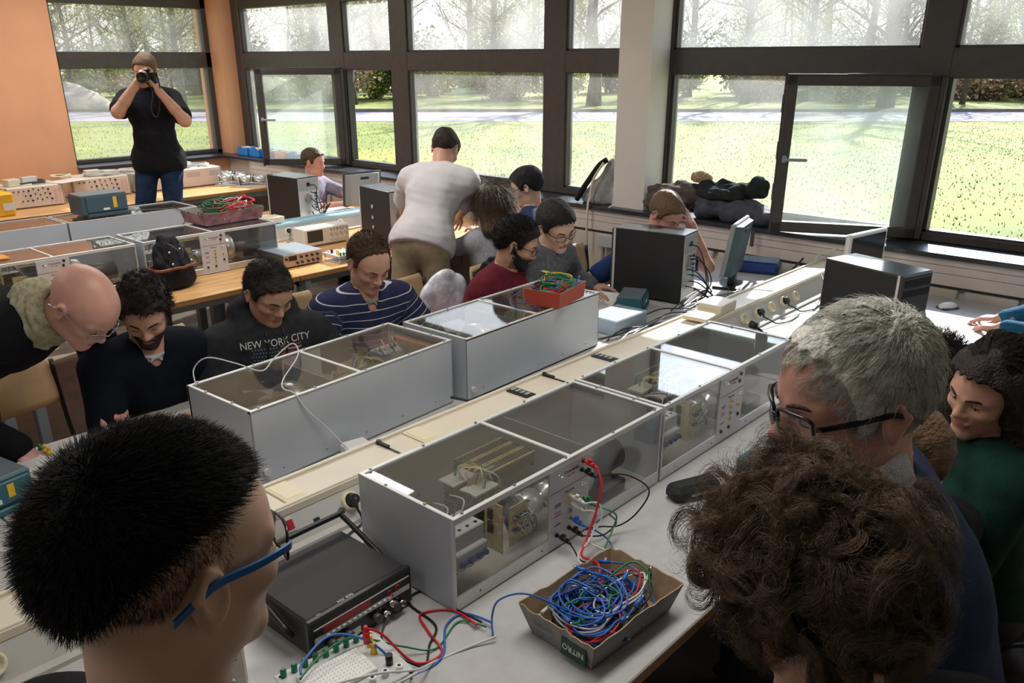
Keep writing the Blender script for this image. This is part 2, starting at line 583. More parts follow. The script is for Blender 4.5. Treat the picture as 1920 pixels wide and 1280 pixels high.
def casement(n, hinge, ang, wid, z0=0.995, z1=1.875):
    """inward opened sash; local x runs from the hinge to the free edge"""
    b = MB()
    t = 0.06
    b.rbox((0, -0.03, z0), (t, 0.03, z1), 0.005)
    b.rbox((wid - t, -0.03, z0), (wid, 0.03, z1), 0.005)
    b.rbox((0, -0.03, z0), (wid, 0.03, z0 + t), 0.005)
    b.rbox((0, -0.03, z1 - 0.05), (wid, 0.03, z1), 0.005)
    # outer rebate lip and espagnolette strip
    b.box((wid - 0.001, -0.045, z0 - 0.012), (wid + 0.012, 0.01, z1 + 0.012))
    b.box((0, -0.045, z1), (wid + 0.012, 0.01, z1 + 0.012))
    b.box((0.05, -0.02, z1 + 0.010), (wid * 0.6, 0.0, z1 + 0.016), 1)
    for z in (z0 + 0.18, z0 + 0.42, z1 - 0.2):
        b.box((wid + 0.011, -0.025, z), (wid + 0.017, -0.01, z + 0.10), 1)
    f = struct('window_%d' % n, b, [M['frame'], M['screw']])
    f.location = (hinge[0], hinge[1], 0)
    f.rotation_euler = (0, 0, ang)
    g = MB(); g.box((t, -0.003, z0 + t), (wid - t, 0.003, z1 - 0.05)); g.ob('casement_pane', G_SASH, f)
    h = MB(); h.rbox((wid - 0.045, 0.03, 1.40), (wid - 0.02, 0.05, 1.44), 0.004); h.rbox((wid - 0.16, 0.05, 1.41), (wid - 0.02, 0.066, 1.428), 0.005)
    h.ob('window_handle', M['grey'], f)
    s_ = MB()
    s_.rbox((-0.03, -0.02, z0), (0.0, 0.03, z1), 0.004)
    for z in (z0 + 0.03, z1 - 0.09):
        s_.cyl((-0.012, -0.035, z), (-0.012, -0.035, z + 0.07), 0.009, 10)
    s_.ob('hinge_stile', M['frame'], f)
    return f
casement(5, (-6.83, 5.14), math.atan2(-0.565, -0.574), 0.80)
casement(6, (-1.475, 5.13), math.atan2(-0.336, -0.717), 0.80)

# frames round the added fill lights
fill0 = None
for i, (lx, ly) in enumerate(FILL_XY):
    r = thing('fill_light_frame', 'white frame of an unseen fill light added above the benches', 'lamp', (lx, ly, 2.9), 0, 'added fill lights')
    b = MB()
    b.box((-0.28, -0.98, -0.03), (-0.26, 0.98, 0)); b.box((0.26, -0.98, -0.03), (0.28, 0.98, 0))
    b.box((-0.28, -0.98, -0.03), (0.28, -0.96, 0)); b.box((-0.28, 0.96, -0.03), (0.28, 0.98, 0))
    b.ob('housing', M['white_p'], r)

# ================================================================== BENCHES
def table(x0, x1, y0, y1, top, front, label, group, edge_side=1):
    """one table of an island; front = x of the edge where people sit"""
    cx, cy = (x0 + x1) / 2, (y0 + y1) / 2
    r = thing('lab_table', label, 'table', (cx, cy, 0), 0, group)
    hx, hy = (x1 - x0) / 2, (y1 - y0) / 2 - 0.002
    s = 1 if front > cx else -1
    b = MB(); b.rbox((-hx, -hy, 0.718), (hx, hy, 0.75), 0.003); b.ob('tabletop', top, r)
    b = MB()
    b.rbox((s * hx - 0.012 if s > 0 else -hx - 0.001, -hy, 0.716), (s * hx + 0.001 if s > 0 else -hx + 0.012, hy, 0.7485), 0.003)
    b.ob('edge_band', M['edge'], r)
    b = MB()
    b.box((-hx + 0.03, -hy + 0.05, 0.655), (hx - 0.03, -hy + 0.09, 0.717))
    b.box((-hx + 0.03, hy - 0.09, 0.655), (hx - 0.03, hy - 0.05, 0.717))
    a = s * (hx - 0.10)
    b.box((min(a, a - s * 0.04), -hy + 0.05, 0.655), (max(a, a - s * 0.04), hy - 0.05, 0.717))
    b.ob('apron', M['bluem'], r)
    for yy in (-hy + 0.07, hy - 0.07):
        b = MB()
        b.rbox((a - 0.03, yy - 0.025, 0), (a + 0.03, yy + 0.025, 0.656), 0.004)
        b.ob('leg', M['bluem'], r)
        b = MB()
        b.rbox((-a - 0.03, yy - 0.025, 0), (-a + 0.03, yy + 0.025, 0.656), 0.004)
        b.ob('leg', M['bluem'], r)
    return r
YS = [(-1.9, -0.43), (-0.43, 1.17), (1.17, 2.77), (2.77, 4.86)]
C1, C2 = -1.81, -5.284
EN = ['fourth from the windows', 'third from the windows', 'second from the windows', 'against the windows']
for i, (a, c) in enumerate([(-1.9, 0.55), (0.55, 3.05), (3.05, 4.86)]):
    e = EN[i + 1]
    table(C1, -0.743, a, c, M['white'], -0.743, 'white topped table on the near side of the front bench, ' + e, 'front bench tables')
    table(-2.877, C1, a, c, M['white'], -2.877, 'white topped table on the far side of the front bench, ' + e, 'front bench tables')
for i, (a, c) in enumerate(YS):
    e = EN[i]
    table(C2, -4.22, a, c, M['wood'], -4.22, 'orange wood table on the near side of the middle bench, ' + e, 'middle bench tables')
    table(-6.35, C2, a, c, M['wood'], -6.35, 'orange wood table on the far side of the middle bench, ' + e, 'middle bench tables')
    table(-8.66, -7.585, a, c, M['wood'], -7.585, 'orange wood table along the orange wall, ' + e, 'back bench tables')

def duct(xc, y0, y1, name, label, capm, sockets, plates):
    r = thing(name, label, 'cable duct', (xc, 0, 0.75))
    b = MB()
    prof = [(-0.135, 0), (-0.135, 0.012), (-0.118, 0.018), (-0.068, 0.098), (0.068, 0.098), (0.118, 0.018), (0.135, 0.012), (0.135, 0)]
    b.prism([(p[0], p[1]) for p in prof], y0, y1, 'y')
    b.ob('duct_body', M['ductf'], r)
    b = MB()   # flat cover with raised lips
    b.rbox((-0.072, y0, 0.096), (0.072, y1, 0.104), 0.002)
    b.rbox((0.060, y0, 0.102), (0.074, y1, 0.113), 0.002)
    b.rbox((-0.074, y0, 0.102), (-0.060, y1, 0.113), 0.002)
    b.rbox((0.066, y0, 0.085), (0.078, y1, 0.108), 0.002)
    b.ob('cover', capm, r)
    b = MB()
    for y in plates:
        b = MB()
        b.rbox((-0.056, y - 0.035, 0.103), (0.056, y + 0.035, 0.110), 0.003)
        b.box((-0.045, y - 0.026, 0.1099), (0.045, y + 0.026, 0.1112))
        b.ob('blank_plate', M['cream'], r)
    d = Vector((0.85, 0, 0.53)).normalized()      # outward from the sloping face
    for (y, plug) in sockets:
        c = Vector((0.095, y, 0.055))
        s_ = MB()
        Mx = Matrix.Translation(c) @ d.to_track_quat('Z', 'Y').to_matrix().to_4x4()
        n = 20
        prof = [(0.027, -0.004), (0.027, 0.012), (0.025, 0.014), (0.020, 0.014), (0.0195, 0.002), (0, 0.002)]
        vs = []
        for rr, h in prof:
            for j in range(n):
                t = 2 * math.pi * j / n
                vs.append(Mx @ Vector((rr * math.cos(t), rr * math.sin(t), h)))
        s_.add(vs, [(i * n + j, i * n + (j + 1) % n, (i + 1) * n + (j + 1) % n, (i + 1) * n + j) for i in range(len(prof) - 1) for j in range(n)], 0, True)
        so = s_.ob('socket', M['cream'], r)
    return r
duct1 = duct(C1, -1.9, 4.86, 'cable_duct', 'cream cable duct with round sockets along the middle of the front bench', M['duct'],
             [(1.215, 1), (3.56, 0), (3.70, 1), (3.84, 0), (3.98, 1), (4.12, 1), (0.30, 1), (0.62, 0)], [1.075, 1.577])
duct2 = duct(C2, -1.9, 4.86, 'cable_duct', 'blue topped cable duct along the middle of the middle bench', M['ductb'],
             [(3.12, 1), (3.34, 1), (3.56, 1), (3.8, 0)], [])
# details of the front duct: red rocker switch, brush grommets, small outlet
b = MB()
d = Vector((0.85, 0, 0.53)).normalized()
def face_M(y, t):
    c = Vector((0.118 - 0.05 * t, y, 0.018 + 0.08 * t)) 
    n = Vector((0.08, 0, 0.05)).normalized()
    return frame_M(c, (0, 1, 0), n.cross(Vector((0, 1, 0))))
b.rbox((-0.014, -0.018, -0.002), (0.014, 0.018, 0.006), 0.002, 0, face_M(1.02, 0.55))
b.rbox((-0.010, -0.014, 0.004), (0.010, 0.014, 0.010), 0.002, 1, face_M(1.02, 0.55))
b.ob('rocker_switch', [M['chrome'], M['redglow']], duct1)
b = MB()
b.rbox((-0.010, -0.012, -0.004), (0.010, 0.012, 0.003), 0.002, 0, face_M(1.10, 0.30))
b.ob('outlet', M['black'], duct1)
for y in (2.055, 2.56):
    b = MB()
    b.rbox((-0.052, y - 0.024, 0.104), (0.052, y + 0.024, 0.110), 0.002)
    for k in range(4):
        b.rbox((-0.042 + k * 0.022, y - 0.012, 0.110), (-0.028 + k * 0.022, y + 0.012, 0.114), 0.001, 1)
    b.ob('grommet', [M['black'], M['grey']], duct1)
for y in (1.445, 2.245):
    b = MB()
    b.box((-0.058, y - 0.004, 0.1045), (0.058, y + 0.004, 0.107))
    b.cyl((-0.05, y, 0.105), (-0.05, y, 0.118), 0.008, 10)
    b.rbox((-0.052, y - 0.006, 0.108), (0.0, y + 0.006, 0.116), 0.003)
    b.ob('cover_latch', M['black'], duct1)
# ================================================================== TRAINING BOXES (glass topped)
W_, L_, H_ = 0.34, 0.868, 0.25
def wire(b, pts, r=0.0016, mi=0, n=5, k=6):
    b.tube(spline(pts, k), r, n, mi)
def banana(name, p, d, m, parent, tail=0.045, up=(0, 0, 1)):
    """a banana plug with a stackable body"""
    b = MB()
    d = Vector(d).normalized()
    p = Vector(p)
    b.cyl(p, p + d * 0.010, 0.0045, 10)
    b.cyl(p + d * 0.008, p + d * 0.030, 0.0062, 10)
    b.cyl(p + d * 0.028, p + d * tail, 0.0055, 10, r2=0.0035)
    u = Vector(up)
    q = p + d * 0.020
    b.cyl(q, q + u * 0.013, 0.0045, 10)
    return b.ob(name, m, parent)
def equipment_box(label, loc, rz, group, screen='full', plugs=False, inner=True):
    r = thing('training_box', label, 'equipment box', loc, rz, group)
    hx, hy = W_ / 2, L_ / 2
    t = 0.0025
    b = MB(); b.box((-hx, -hy, 0.004), (-hx + t, hy, H_)); b.box((-hx, -hy, H_ - 0.006), (-hx + 0.012, hy, H_), 0)
    for y in (-0.34, -0.17, 0.0, 0.17, 0.34):
        b.sphere((-hx - 0.0005, y, 0.035), 0.0035, 8, 1)
    b.cyl((-hx - 0.012, hy - 0.03, 0.045), (-hx, hy - 0.03, 0.045), 0.012, 14, 2)
    b.ob('back_panel', [M['case'], M['screw'], M['lgrey']], r)
    for s in (-1, 1):
        b = MB(); b.box((-hx, min(s * hy, s * (hy - t)), 0.004), (hx, max(s * hy, s * (hy - t)), H_))
        b.box((hx - 0.008, min(s * hy, s * (hy - 0.006)), 0.004), (hx + 0.0006, max(s * hy, s * (hy - 0.006)), H_), 1)
        b.ob('end_panel', [M['case'], M['strip']], r)
    b = MB(); b.box((-hx, -hy, 0.004), (hx, hy, 0.008))
    for xx in (-hx + 0.03, hx - 0.03):
        for yy in (-hy + 0.03, hy - 0.03):
            b.cyl((xx, yy, 0), (xx, yy, 0.005), 0.01, 10, 1)
    b.ob('base_plate', [mat('base_sheet', (0.50, 0.46, 0.40), 0.4, 0.2), M['black']], r)
    b = MB()   # bottom front rail, angled lip
    b.prism([(hx - 0.028, 0.008), (hx + 0.001, 0.004), (hx + 0.001, 0.040), (hx - 0.002, 0.043)], -hy + 0.003, hy - 0.003, 'y')
    for y in (-0.35, -0.12, 0.12, 0.35):
        b.sphere((hx + 0.001, y, 0.022), 0.0035, 8, 1)
    b.ob('bottom_rail', [M['alu'], M['screw']], r)
    # lid: strips round the edge and across, screws
    b = MB()
    z0, z1 = H_ - 0.001, H_ + 0.003
    w = 0.011
    b.rbox((-hx - 0.001, -hy, z0), (-hx + w, hy, z1), 0.001)
    b.rbox((hx - w, -hy, z0), (hx + 0.0015, hy, z1), 0.001)
    b.box((hx - 0.002, -hy, H_ - 0.012), (hx + 0.0015, hy, H_))
    for s in (-1, 1):
        b.rbox((-hx, min(s * hy, s * (hy - w)), z0), (hx, max(s * hy, s * (hy - w)), z1), 0.001)
    b.rbox((-hx, -0.006, z0 - 0.002), (hx, 0.006, z1 - 0.0005), 0.001)
    lf = b.ob('lid_frame', M['strip'], r)
    for (xx, y) in [(xx, y) for y in (-0.40, -0.22, -0.02, 0.19, 0.40) for xx in (-hx + 0.006, hx - 0.006)] + [(xx, y) for xx in (-0.07, 0.07) for y in (-hy + 0.006, hy - 0.006)]:
        b = MB(); b.cyl((xx, y, z1), (xx, y, z1 + 0.004), 0.004, 8)
        b.ob('screw', M['screw'], lf)
    for s in (-1, 1):
        b = MB(); b.box((-hx + 0.008, min(s * 0.004, s * (hy - 0.008)), H_ - 0.004), (hx - 0.008, max(s * 0.004, s * (hy - 0.008)), H_ - 0.0005))
        b.ob('lid', ACR, r)
    for (ya, yb) in ((-hy + 0.006, -0.093), (0.075, hy - 0.006)):
        b = MB(); b.box((hx - 0.004, ya, 0.040), (hx - 0.001, yb, H_ - 0.010))
        b.ob('front_window', ACRF, r)
    # control panel
    b = MB()
    b.rbox((hx - 0.004, -0.093, 0.004), (hx + 0.002, 0.075, H_ - 0.010), 0.001)
    b.box((hx + 0.002, -0.091, 0.172), (hx + 0.0026, 0.073, 0.1735), 1)
    Mt = lambda y, z: frame_M((hx + 0.0021, y, z), (0, 1, 0), (0, 0, 1))
    add_text(b, 'Commande', 0.013, Mt(-0.004, 0.216), 1)
    add_text(b, '0 / 10V', 0.010, Mt(-0.004, 0.203), 2)
    add_text(b, 'Mesures', 0.012, Mt(-0.010, 0.158), 1)
    for z, mi in ((0.133, 1), (0.127, 1), (0.108, 2), (0.100, 2), (0.072, 1)):
        b.box((hx + 0.002, -0.072, z), (hx + 0.0025, -0.046, z + 0.003), mi)
    pn = b.ob('control_panel', [M['panelw'], M['ink'], M['inkr']], r)
    socks = [(0.045, 0.224, 'black'), (0.039, 0.200, 'black'), (-0.007, 0.140, 'yellow'), (-0.007, 0.118, 'yellow'), (-0.007, 0.096, 'grey'),
             (-0.007, 0.074, 'yellow'), (-0.010, 0.044, 'black'), (-0.062, 0.044, 'black'), (0.045, 0.112, 'yellow'), (0.048, 0.075, 'black')]
    for (y, z, c) in socks:
        b = MB(); b.cyl((hx + 0.001, y, z), (hx + 0.006, y, z), 0.0065, 12); b.cyl((hx + 0.006, y, z), (hx + 0.0065, y, z), 0.003, 8, 1)
        b.ob('socket', [M[c], M['black']], pn)
    b = MB(); b.cyl((hx, -0.057, 0.217), (hx + 0.005, -0.057, 0.217), 0.004, 10); b.cyl((hx + 0.004, -0.057, 0.217), (hx + 0.018, -0.050, 0.213), 0.0022, 8)
    b.ob('toggle_switch', M['chrome'], pn)
    b = MB(); b.cyl((hx, 0.045, 0.155), (hx + 0.004, 0.045, 0.155), 0.005, 10); b.cyl((hx + 0.003, 0.045, 0.155), (hx + 0.012, 0.049, 0.158), 0.0018, 8)
    b.ob('toggle_switch', M['chrome'], pn)
    if not inner:
        return r
    # inside: partition, circuit breaker, circuit board, heat sink, resistor bank, motor, wires
    b = MB(); b.box((-hx + 0.004, 0.09, 0.008), (-hx + 0.30, 0.094, H_ - 0.01)); b.box((-0.02, -0.20, 0.04), (-0.014, -0.10, 0.20), 0)
    b.ob('partition', M['grey'], r)
    b = MB()
    x0, y0, z0 = hx - 0.115, -hy + 0.018, 0.075
    b.rbox((x0, y0, z0), (x0 + 0.085, y0 + 0.115, z0 + 0.105), 0.003)
    b.rbox((x0 + 0.08, y0 + 0.004, z0 + 0.022), (x0 + 0.100, y0 + 0.111, z0 + 0.062), 0.003)
    for k in range(4):
        for j in (0.020, 0.050):
            b.cyl((x0 + 0.02 + j, y0 + 0.017 + k * 0.027, z0 + 0.102), (x0 + 0.02 + j, y0 + 0.017 + k * 0.027, z0 + 0.106), 0.005, 8, 1)
    cb = b.ob('circuit_breaker', [M['lgrey'], M['black']], r)
    b = MB(); b.rbox((x0 + 0.098, y0 + 0.012, z0 + 0.026), (x0 + 0.106, y0 + 0.103, z0 + 0.036), 0.002)
    for k in range(4):
        b.rbox((x0 + 0.100, y0 + 0.014 + k * 0.026, z0 + 0.030), (x0 + 0.114, y0 + 0.024 + k * 0.026, z0 + 0.044), 0.003)
    b.ob('switch_lever', M['blued'], cb)
    b = MB()
    for k in range(4):
        y = y0 + 0.015 + k * 0.027
        wire(b, [(x0 + 0.045, y, z0 + 0.10), (x0 + 0.05, y + 0.004, z0 + 0.135), (x0 + 0.03, y + 0.03, z0 + 0.150), (x0 - 0.05, y + 0.06, z0 + 0.12)], 0.002, k % 2)
        wire(b, [(x0 + 0.045, y, z0 + 0.0), (x0 + 0.05, y + 0.01, z0 - 0.03), (x0 + 0.0, y - 0.03, z0 - 0.05), (x0 - 0.08, y - 0.01, z0 - 0.055)], 0.0025, 1 + k % 2)
    b.ob('wires', [M['wwire'], M['black'], M['blued']], cb)
    b = MB()
    y = -0.255
    b.box((hx - 0.075, y, 0.07), (hx - 0.015, y + 0.003, 0.205)); b.box((hx - 0.060, y - 0.006, 0.12), (hx - 0.045, y, 0.150), 1); b.box((hx - 0.060, y - 0.006, 0.160), (hx - 0.045, y, 0.185), 1)
    b.rbox((hx - 0.040, y + 0.05, 0.055), (hx - 0.037, y + 0.12, 0.17), 0.001)
    for k in range(4):
        b.cyl((hx - 0.037, y + 0.065 + 0.015 * k, 0.10), (hx - 0.026, y + 0.065 + 0.015 * k, 0.10), 0.005, 8, 1)
        b.cyl((hx - 0.037, y + 0.065 + 0.015 * k, 0.135), (hx - 0.026, y + 0.065 + 0.015 * k, 0.135), 0.005, 8, 1)
    pc = b.ob('circuit_board', [M['pcb'], M['black']], r)
    b = MB()
    rr = random.Random(3)
    for k in range(14):
        y1 = y + 0.06 + 0.05 * rr.random()
        wire(b, [(hx - 0.03, y1, 0.08 + 0.07 * rr.random()), (hx - 0.02, y1 + 0.03, 0.07 + 0.08 * rr.random()), (hx - 0.05, y1 + 0.06, 0.05 + 0.06 * rr.random()), (hx - 0.10, y1 + 0.09 * rr.random(), 0.05 + 0.1 * rr.random())], 0.0012, k % 3)
    b.ob('ribbon_wires', [M['wwire'], M['wwire'], M['black']], pc)
    b = MB()
    for xx in (-0.10, -0.02):
        for k in range(9):
            b.box((xx, -0.21 + 0.0001, 0.05 + k * 0.013), (xx + 0.05, -0.15, 0.056 + k * 0.013))
        b.box((xx + 0.02, -0.21, 0.05), (xx + 0.03, -0.15, 0.17))
        b.rbox((xx - 0.004, -0.225, 0.170), (xx + 0.055, -0.135, 0.176), 0.001, 1)
    hs = b.ob('heat_sink', [M['black'], M['lgrey']], r)
    b = MB()
    for k in range(12):
        a = rr.random()
        wire(b, [(-0.09 + 0.12 * a, -0.18, 0.176), (-0.09 + 0.12 * a, -0.2 + 0.05 * rr.random(), 0.215), (-0.06 + 0.1 * rr.random(), -0.15, 0.21), (-0.05 + 0.1 * rr.random(), -0.10, 0.12)], 0.0018, k % 3)
    b.ob('wires', [M['wwire'], M['yellow'], M['pcbg']], hs)
    b = MB()   # perforated resistor bank behind
    for k in range(3):
        xx = -0.14 + 0.045 * k
        b.box((xx, -0.13, 0.150), (xx + 0.036, 0.06, 0.185))
        for yy in (-0.13, 0.058):
            b.box((xx - 0.001, yy, 0.14), (xx + 0.037, yy + 0.004, 0.187), 1)
        b.box((xx - 0.002, -0.13, 0.183), (xx + 0.001, 0.062, 0.188), 2)
        b.box((xx + 0.035, -0.13, 0.183), (xx + 0.038, 0.062, 0.188), 2)
        for j in range(16):
            for jj in range(2):
                b.box((xx + 0.008 + 0.013 * jj, -0.124 + 0.0115 * j, 0.185), (xx + 0.014 + 0.013 * jj, -0.118 + 0.0115 * j, 0.1856), 1)
    b.ob('resistor_bank', [M['dgrey'], M['black'], M['pcb']], r)
    b = MB()   # motor and flywheel
    b.lathe([(0, -0.13), (0.035, -0.13), (0.037, -0.125), (0.037, -0.075), (0.022, -0.07), (0.012, -0.065), (0.012, -0.045), (0.034, -0.04), (0.034, -0.005), (0.012, 0.0), (0, 0.0)], (0.075, 0.03, 0.105), 24, 0, 'y')
    b.ob('motor', M['drum'], r)
    b = MB()
    b.lathe([(0, 0.10), (0.075, 0.10), (0.080, 0.103), (0.080, 0.152), (0.075, 0.155), (0, 0.155)], (0.055, 0.0, 0.118), 32, 0, 'y')
    b.ob('flywheel', M['drum'], r)
    b = MB(); b.cyl((0.06, 0.16, 0.105), (0.06, 0.34, 0.105), 0.05, 20)
    b.rbox((-0.01, 0.20, 0.01), (0.13, 0.32, 0.05), 0.004)
    b.ob('generator', M['dgrey'], r)
    b = MB(); b.rbox((-0.14, -hy + 0.02, 0.20), (0.10, -hy + 0.045, 0.225), 0.004)
    b.ob('winding', M['copper'], r)
    b = MB()
    for k in range(7):
        rad = 0.03 + 0.004 * k
        pts = [(0.10, -0.13 + rad * math.cos(t), 0.05 + 0.01 * k + 0.6 * rad * math.sin(t)) for t in [i * math.pi / 5 for i in range(10)]]
        b.tube(spline(pts, 4, True), 0.0025, 6, 0, closed=True)
    b.ob('cable_coil', M['dgrey'], r)
    return r
zt = 0.75
BX = {}
BX['A'] = equipment_box('glass topped equipment box', (-1.35, 1.544, zt), 0, 'training boxes')
BX['A']['label'] = 'glass topped grey equipment box with red, black and white leads plugged into its panel'
def db(k, label, loc, rz):
    BX[k] = dup(BX['A'], loc, rz, label, 'training boxes')
db('B', 'glass topped equipment box reflecting bright light, in front of the grey haired man', (-1.35, 2.424, zt), 0)
db('C', 'glass topped grey equipment box with a white wire looped over it', (-2.255, 1.562, zt), R(183.0))
db('D', 'glass topped equipment box seen from behind, carrying the red box of wires', (-2.255, 2.470, zt), R(182.0))
db('E', 'glass topped equipment box on the middle bench, seen behind the bald man', (-4.82, 1.565, zt), 0)
db('F', 'glass topped equipment box on the middle bench behind the black backpack', (-4.82, 2.475, zt), 0)
db('G', 'glass topped box on the far side of the middle bench, at the left picture edge', (-5.75, 1.560, zt), R(180))
db('H', 'glass topped box on the middle bench, carrying the dark blue drive unit', (-5.75, 2.440, zt), R(180))
# ================================================================== OUTSIDE
FV = Vector((-0.6696, 0.7427, 0))     # the road runs across this direction
RV = Vector((0.7427, 0.6696, 0))
GZ = -0.30
def gp(d, s, z=GZ):
    p = FV * d + RV * s
    return (p.x, p.y, z)
lawn = mat('lawn_grass', (0.155, 0.20, 0.016), 0.9, noise=(0.25, 0.25, (0.26, 0.275, 0.026)), bump=0.5, bscale=7)
def strip(d0, d1, z0, z1, s0=-75, s1=110):
    b = MB()
    b.add([gp(d0, s0, z1), gp(d1, s0, z1), gp(d1, s1, z1), gp(d0, s1, z1), gp(d0, s0, z0), gp(d1, s0, z0), gp(d1, s1, z0), gp(d0, s1, z0)],
          [(0, 1, 2, 3), (7, 6, 5, 4), (0, 4, 5, 1), (1, 5, 6, 2), (2, 6, 7, 3), (3, 7, 4, 0)])
    return b
b = MB()
b.add([(-9.4, 5.4, GZ), (60, 5.4, GZ), (60, 140, GZ), (-140, 140, GZ), (-140, -60, GZ), (-9.4, -60, GZ)], [(0, 1, 2, 3, 4, 5)])
g = b.ob('lawn', lawn); g['kind'] = 'structure'
b = strip(33.4, 39.4, GZ - 0.1, GZ + 0.012)
g = b.ob('road', mat('asphalt', (0.27, 0.225, 0.24), 0.85, noise=(0.6, 0.12))); g['kind'] = 'structure'
b = strip(39.4, 39.7, GZ - 0.1, GZ + 0.14)
g = b.ob('kerb', mat('kerb_stone', (0.16, 0.14, 0.12), 0.9, noise=(3, 0.2))); g['kind'] = 'structure'
# grass blades: a fine ragged layer over the near lawn so that it is not a flat sheet
N = 22000
bl = MB()
rr = np.random.default_rng(5)
dd = 9 + 24 * rr.random(N) ** 0.8
ss = (rr.random(N) * 2 - 0.85) * dd * 0.9
px = FV.x * dd + RV.x * ss; py = FV.y * dd + RV.y * ss
hh = 0.02 + 0.035 * rr.random(N); an = rr.random(N) * 6.28; wd = 0.006 + 0.012 * rr.random(N)
keep = (py > 5.8) | (px < -9.6)
V = np.zeros((N, 3, 3))
V[:, 0] = np.stack([px - wd * np.cos(an), py - wd * np.sin(an), np.full(N, GZ)], 1)
V[:, 1] = np.stack([px + wd * np.cos(an), py + wd * np.sin(an), np.full(N, GZ)], 1)
V[:, 2] = np.stack([px + (rr.random(N) - .5) * .05, py + (rr.random(N) - .5) * .05, GZ + hh], 1)
V = V[keep]
me = bpy.data.meshes.new('grass_tufts')
me.from_pydata(V.reshape(-1, 3).tolist(), [], np.arange(len(V) * 3).reshape(-1, 3).tolist())
me.materials.append(mat('grass_blade', (0.18, 0.23, 0.020), 0.8, noise=(0.25, 0.2, (0.27, 0.29, 0.03))))
g = bpy.data.objects.new('grass_tufts', me); COL.objects.link(g)
tag(g, 'bright green grass tufts growing over the sunny lawn outside the windows', 'grass', None, 'stuff')

bark = mat('tree_bark', (0.085, 0.065, 0.05), 0.9, noise=(6, 0.4), bump=0.8, bscale=12)
twig = mat('tree_twigs', (0.16, 0.12, 0.085), 0.9)
leafm = mat('spring_leaves', (0.30, 0.40, 0.06), 0.7, noise=(1.2, 0.3, (0.62, 0.62, 0.14)))
leafd = mat('evergreen_leaves', (0.05, 0.10, 0.03), 0.8, noise=(1.5, 0.4))
brown = mat('dry_brush', (0.42, 0.29, 0.17), 0.9, noise=(2, 0.3))
def leaves(name, pts, size, m, parent, seed):
    q = np.random.default_rng(seed)
    P = np.array(pts); n = len(P)
    a = q.normal(size=(n, 3)); a /= np.linalg.norm(a, axis=1)[:, None]
    c = q.normal(size=(n, 3)); c = np.cross(a, c); c /= np.linalg.norm(c, axis=1)[:, None]
    s = size * (0.5 + q.random(n))[:, None]
    V = np.stack([P - a * s, P + c * s * 0.6, P + a * s, P - c * s * 0.6], 1).reshape(-1, 3)
    me = bpy.data.meshes.new(name)
    me.from_pydata(V.tolist(), [], np.arange(4 * n).reshape(-1, 4).tolist())
    me.materials.append(m)
    o = bpy.data.objects.new(name, me); COL.objects.link(o); o.parent = parent
    return o
def tree(label, h, r0, seed, nb, leafn, leafmat, spread=1.0, low=0.15, group='trees beyond the road'):
    root = thing('tree', label, 'tree', (0, 0, GZ), 0, group)
    q = random.Random(seed)
    b = MB(); tw = MB(); tips = []
    lean = Vector((q.uniform(-.08, .08), q.uniform(-.08, .08), 1))
    tr = [Vector((0, 0, -0.1))]
    for k in range(1, 9):
        tr.append(Vector((lean.x * h * k / 8 + q.uniform(-.12, .12), lean.y * h * k / 8 + q.uniform(-.12, .12), h * k / 8)))
    b.tube(tr, [r0 * 1.25] + [r0 * (1 - 0.085 * k) for k in range(1, 9)], 8)
    def branch(p, d, L, r, depth):
        pts = [p]
        n = 4
        for k in range(n):
            d = (d + Vector((q.uniform(-.35, .35), q.uniform(-.35, .35), q.uniform(-.15, .3)))).normalized()
            pts.append(pts[-1] + d * L / n)
        (b if depth == 0 else tw).tube(pts, [r * (1 - 0.8 * k / n) for k in range(n + 1)], 4 if depth == 0 else 3, cap=False)
        if depth < 2:
            for k in range(5 if depth == 0 else 4):
                i = q.randrange(1, n + 1)
                dd = (d + Vector((q.uniform(-1, 1), q.uniform(-1, 1), q.uniform(-.4, .8)))).normalized()
                branch(pts[i], dd, L * q.uniform(0.35, 0.6), r * 0.4, depth + 1)
        else:
            tips.extend(pts[2:])
    for k in range(nb):
        t = q.uniform(low, 1)
        i = min(7, int(t * 8))
        p = tr[i].lerp(tr[i + 1], t * 8 - i)
        a = q.uniform(0, 6.28)
        branch(p, Vector((math.cos(a), math.sin(a), q.uniform(0.1, 0.9))).normalized(), h * q.uniform(0.16, 0.34) * spread, r0 * 0.28, 0)
    b.ob('trunk', bark, root, recalc=False)
    tw.ob('twigs', twig, root, recalc=False)
    if leafn:
        pts = []
        for k in range(leafn):
            t = q.choice(tips)
            pts.append((t.x + q.gauss(0, .25), t.y + q.gauss(0, .25), t.z + q.gauss(0, .25)))
        leaves('foliage', pts, 0.06, leafmat, root, seed)
    return root
TL = 'bare spring tree with thin grey branches beyond the road'
protos = [
    tree(TL, 9.5, 0.22, 11, 26, 2600, leafm, 1.0, 0.12),
    tree(TL, 10.5, 0.32, 12, 28, 1500, leafm, 1.0, 0.16),
    tree(TL, 8.5, 0.13, 13, 30, 2200, leafm, 1.1, 0.1),
    tree(TL, 9.0, 0.10, 14, 26, 1200, leafm, 0.9, 0.08),
]
spots = []
q = random.Random(21)
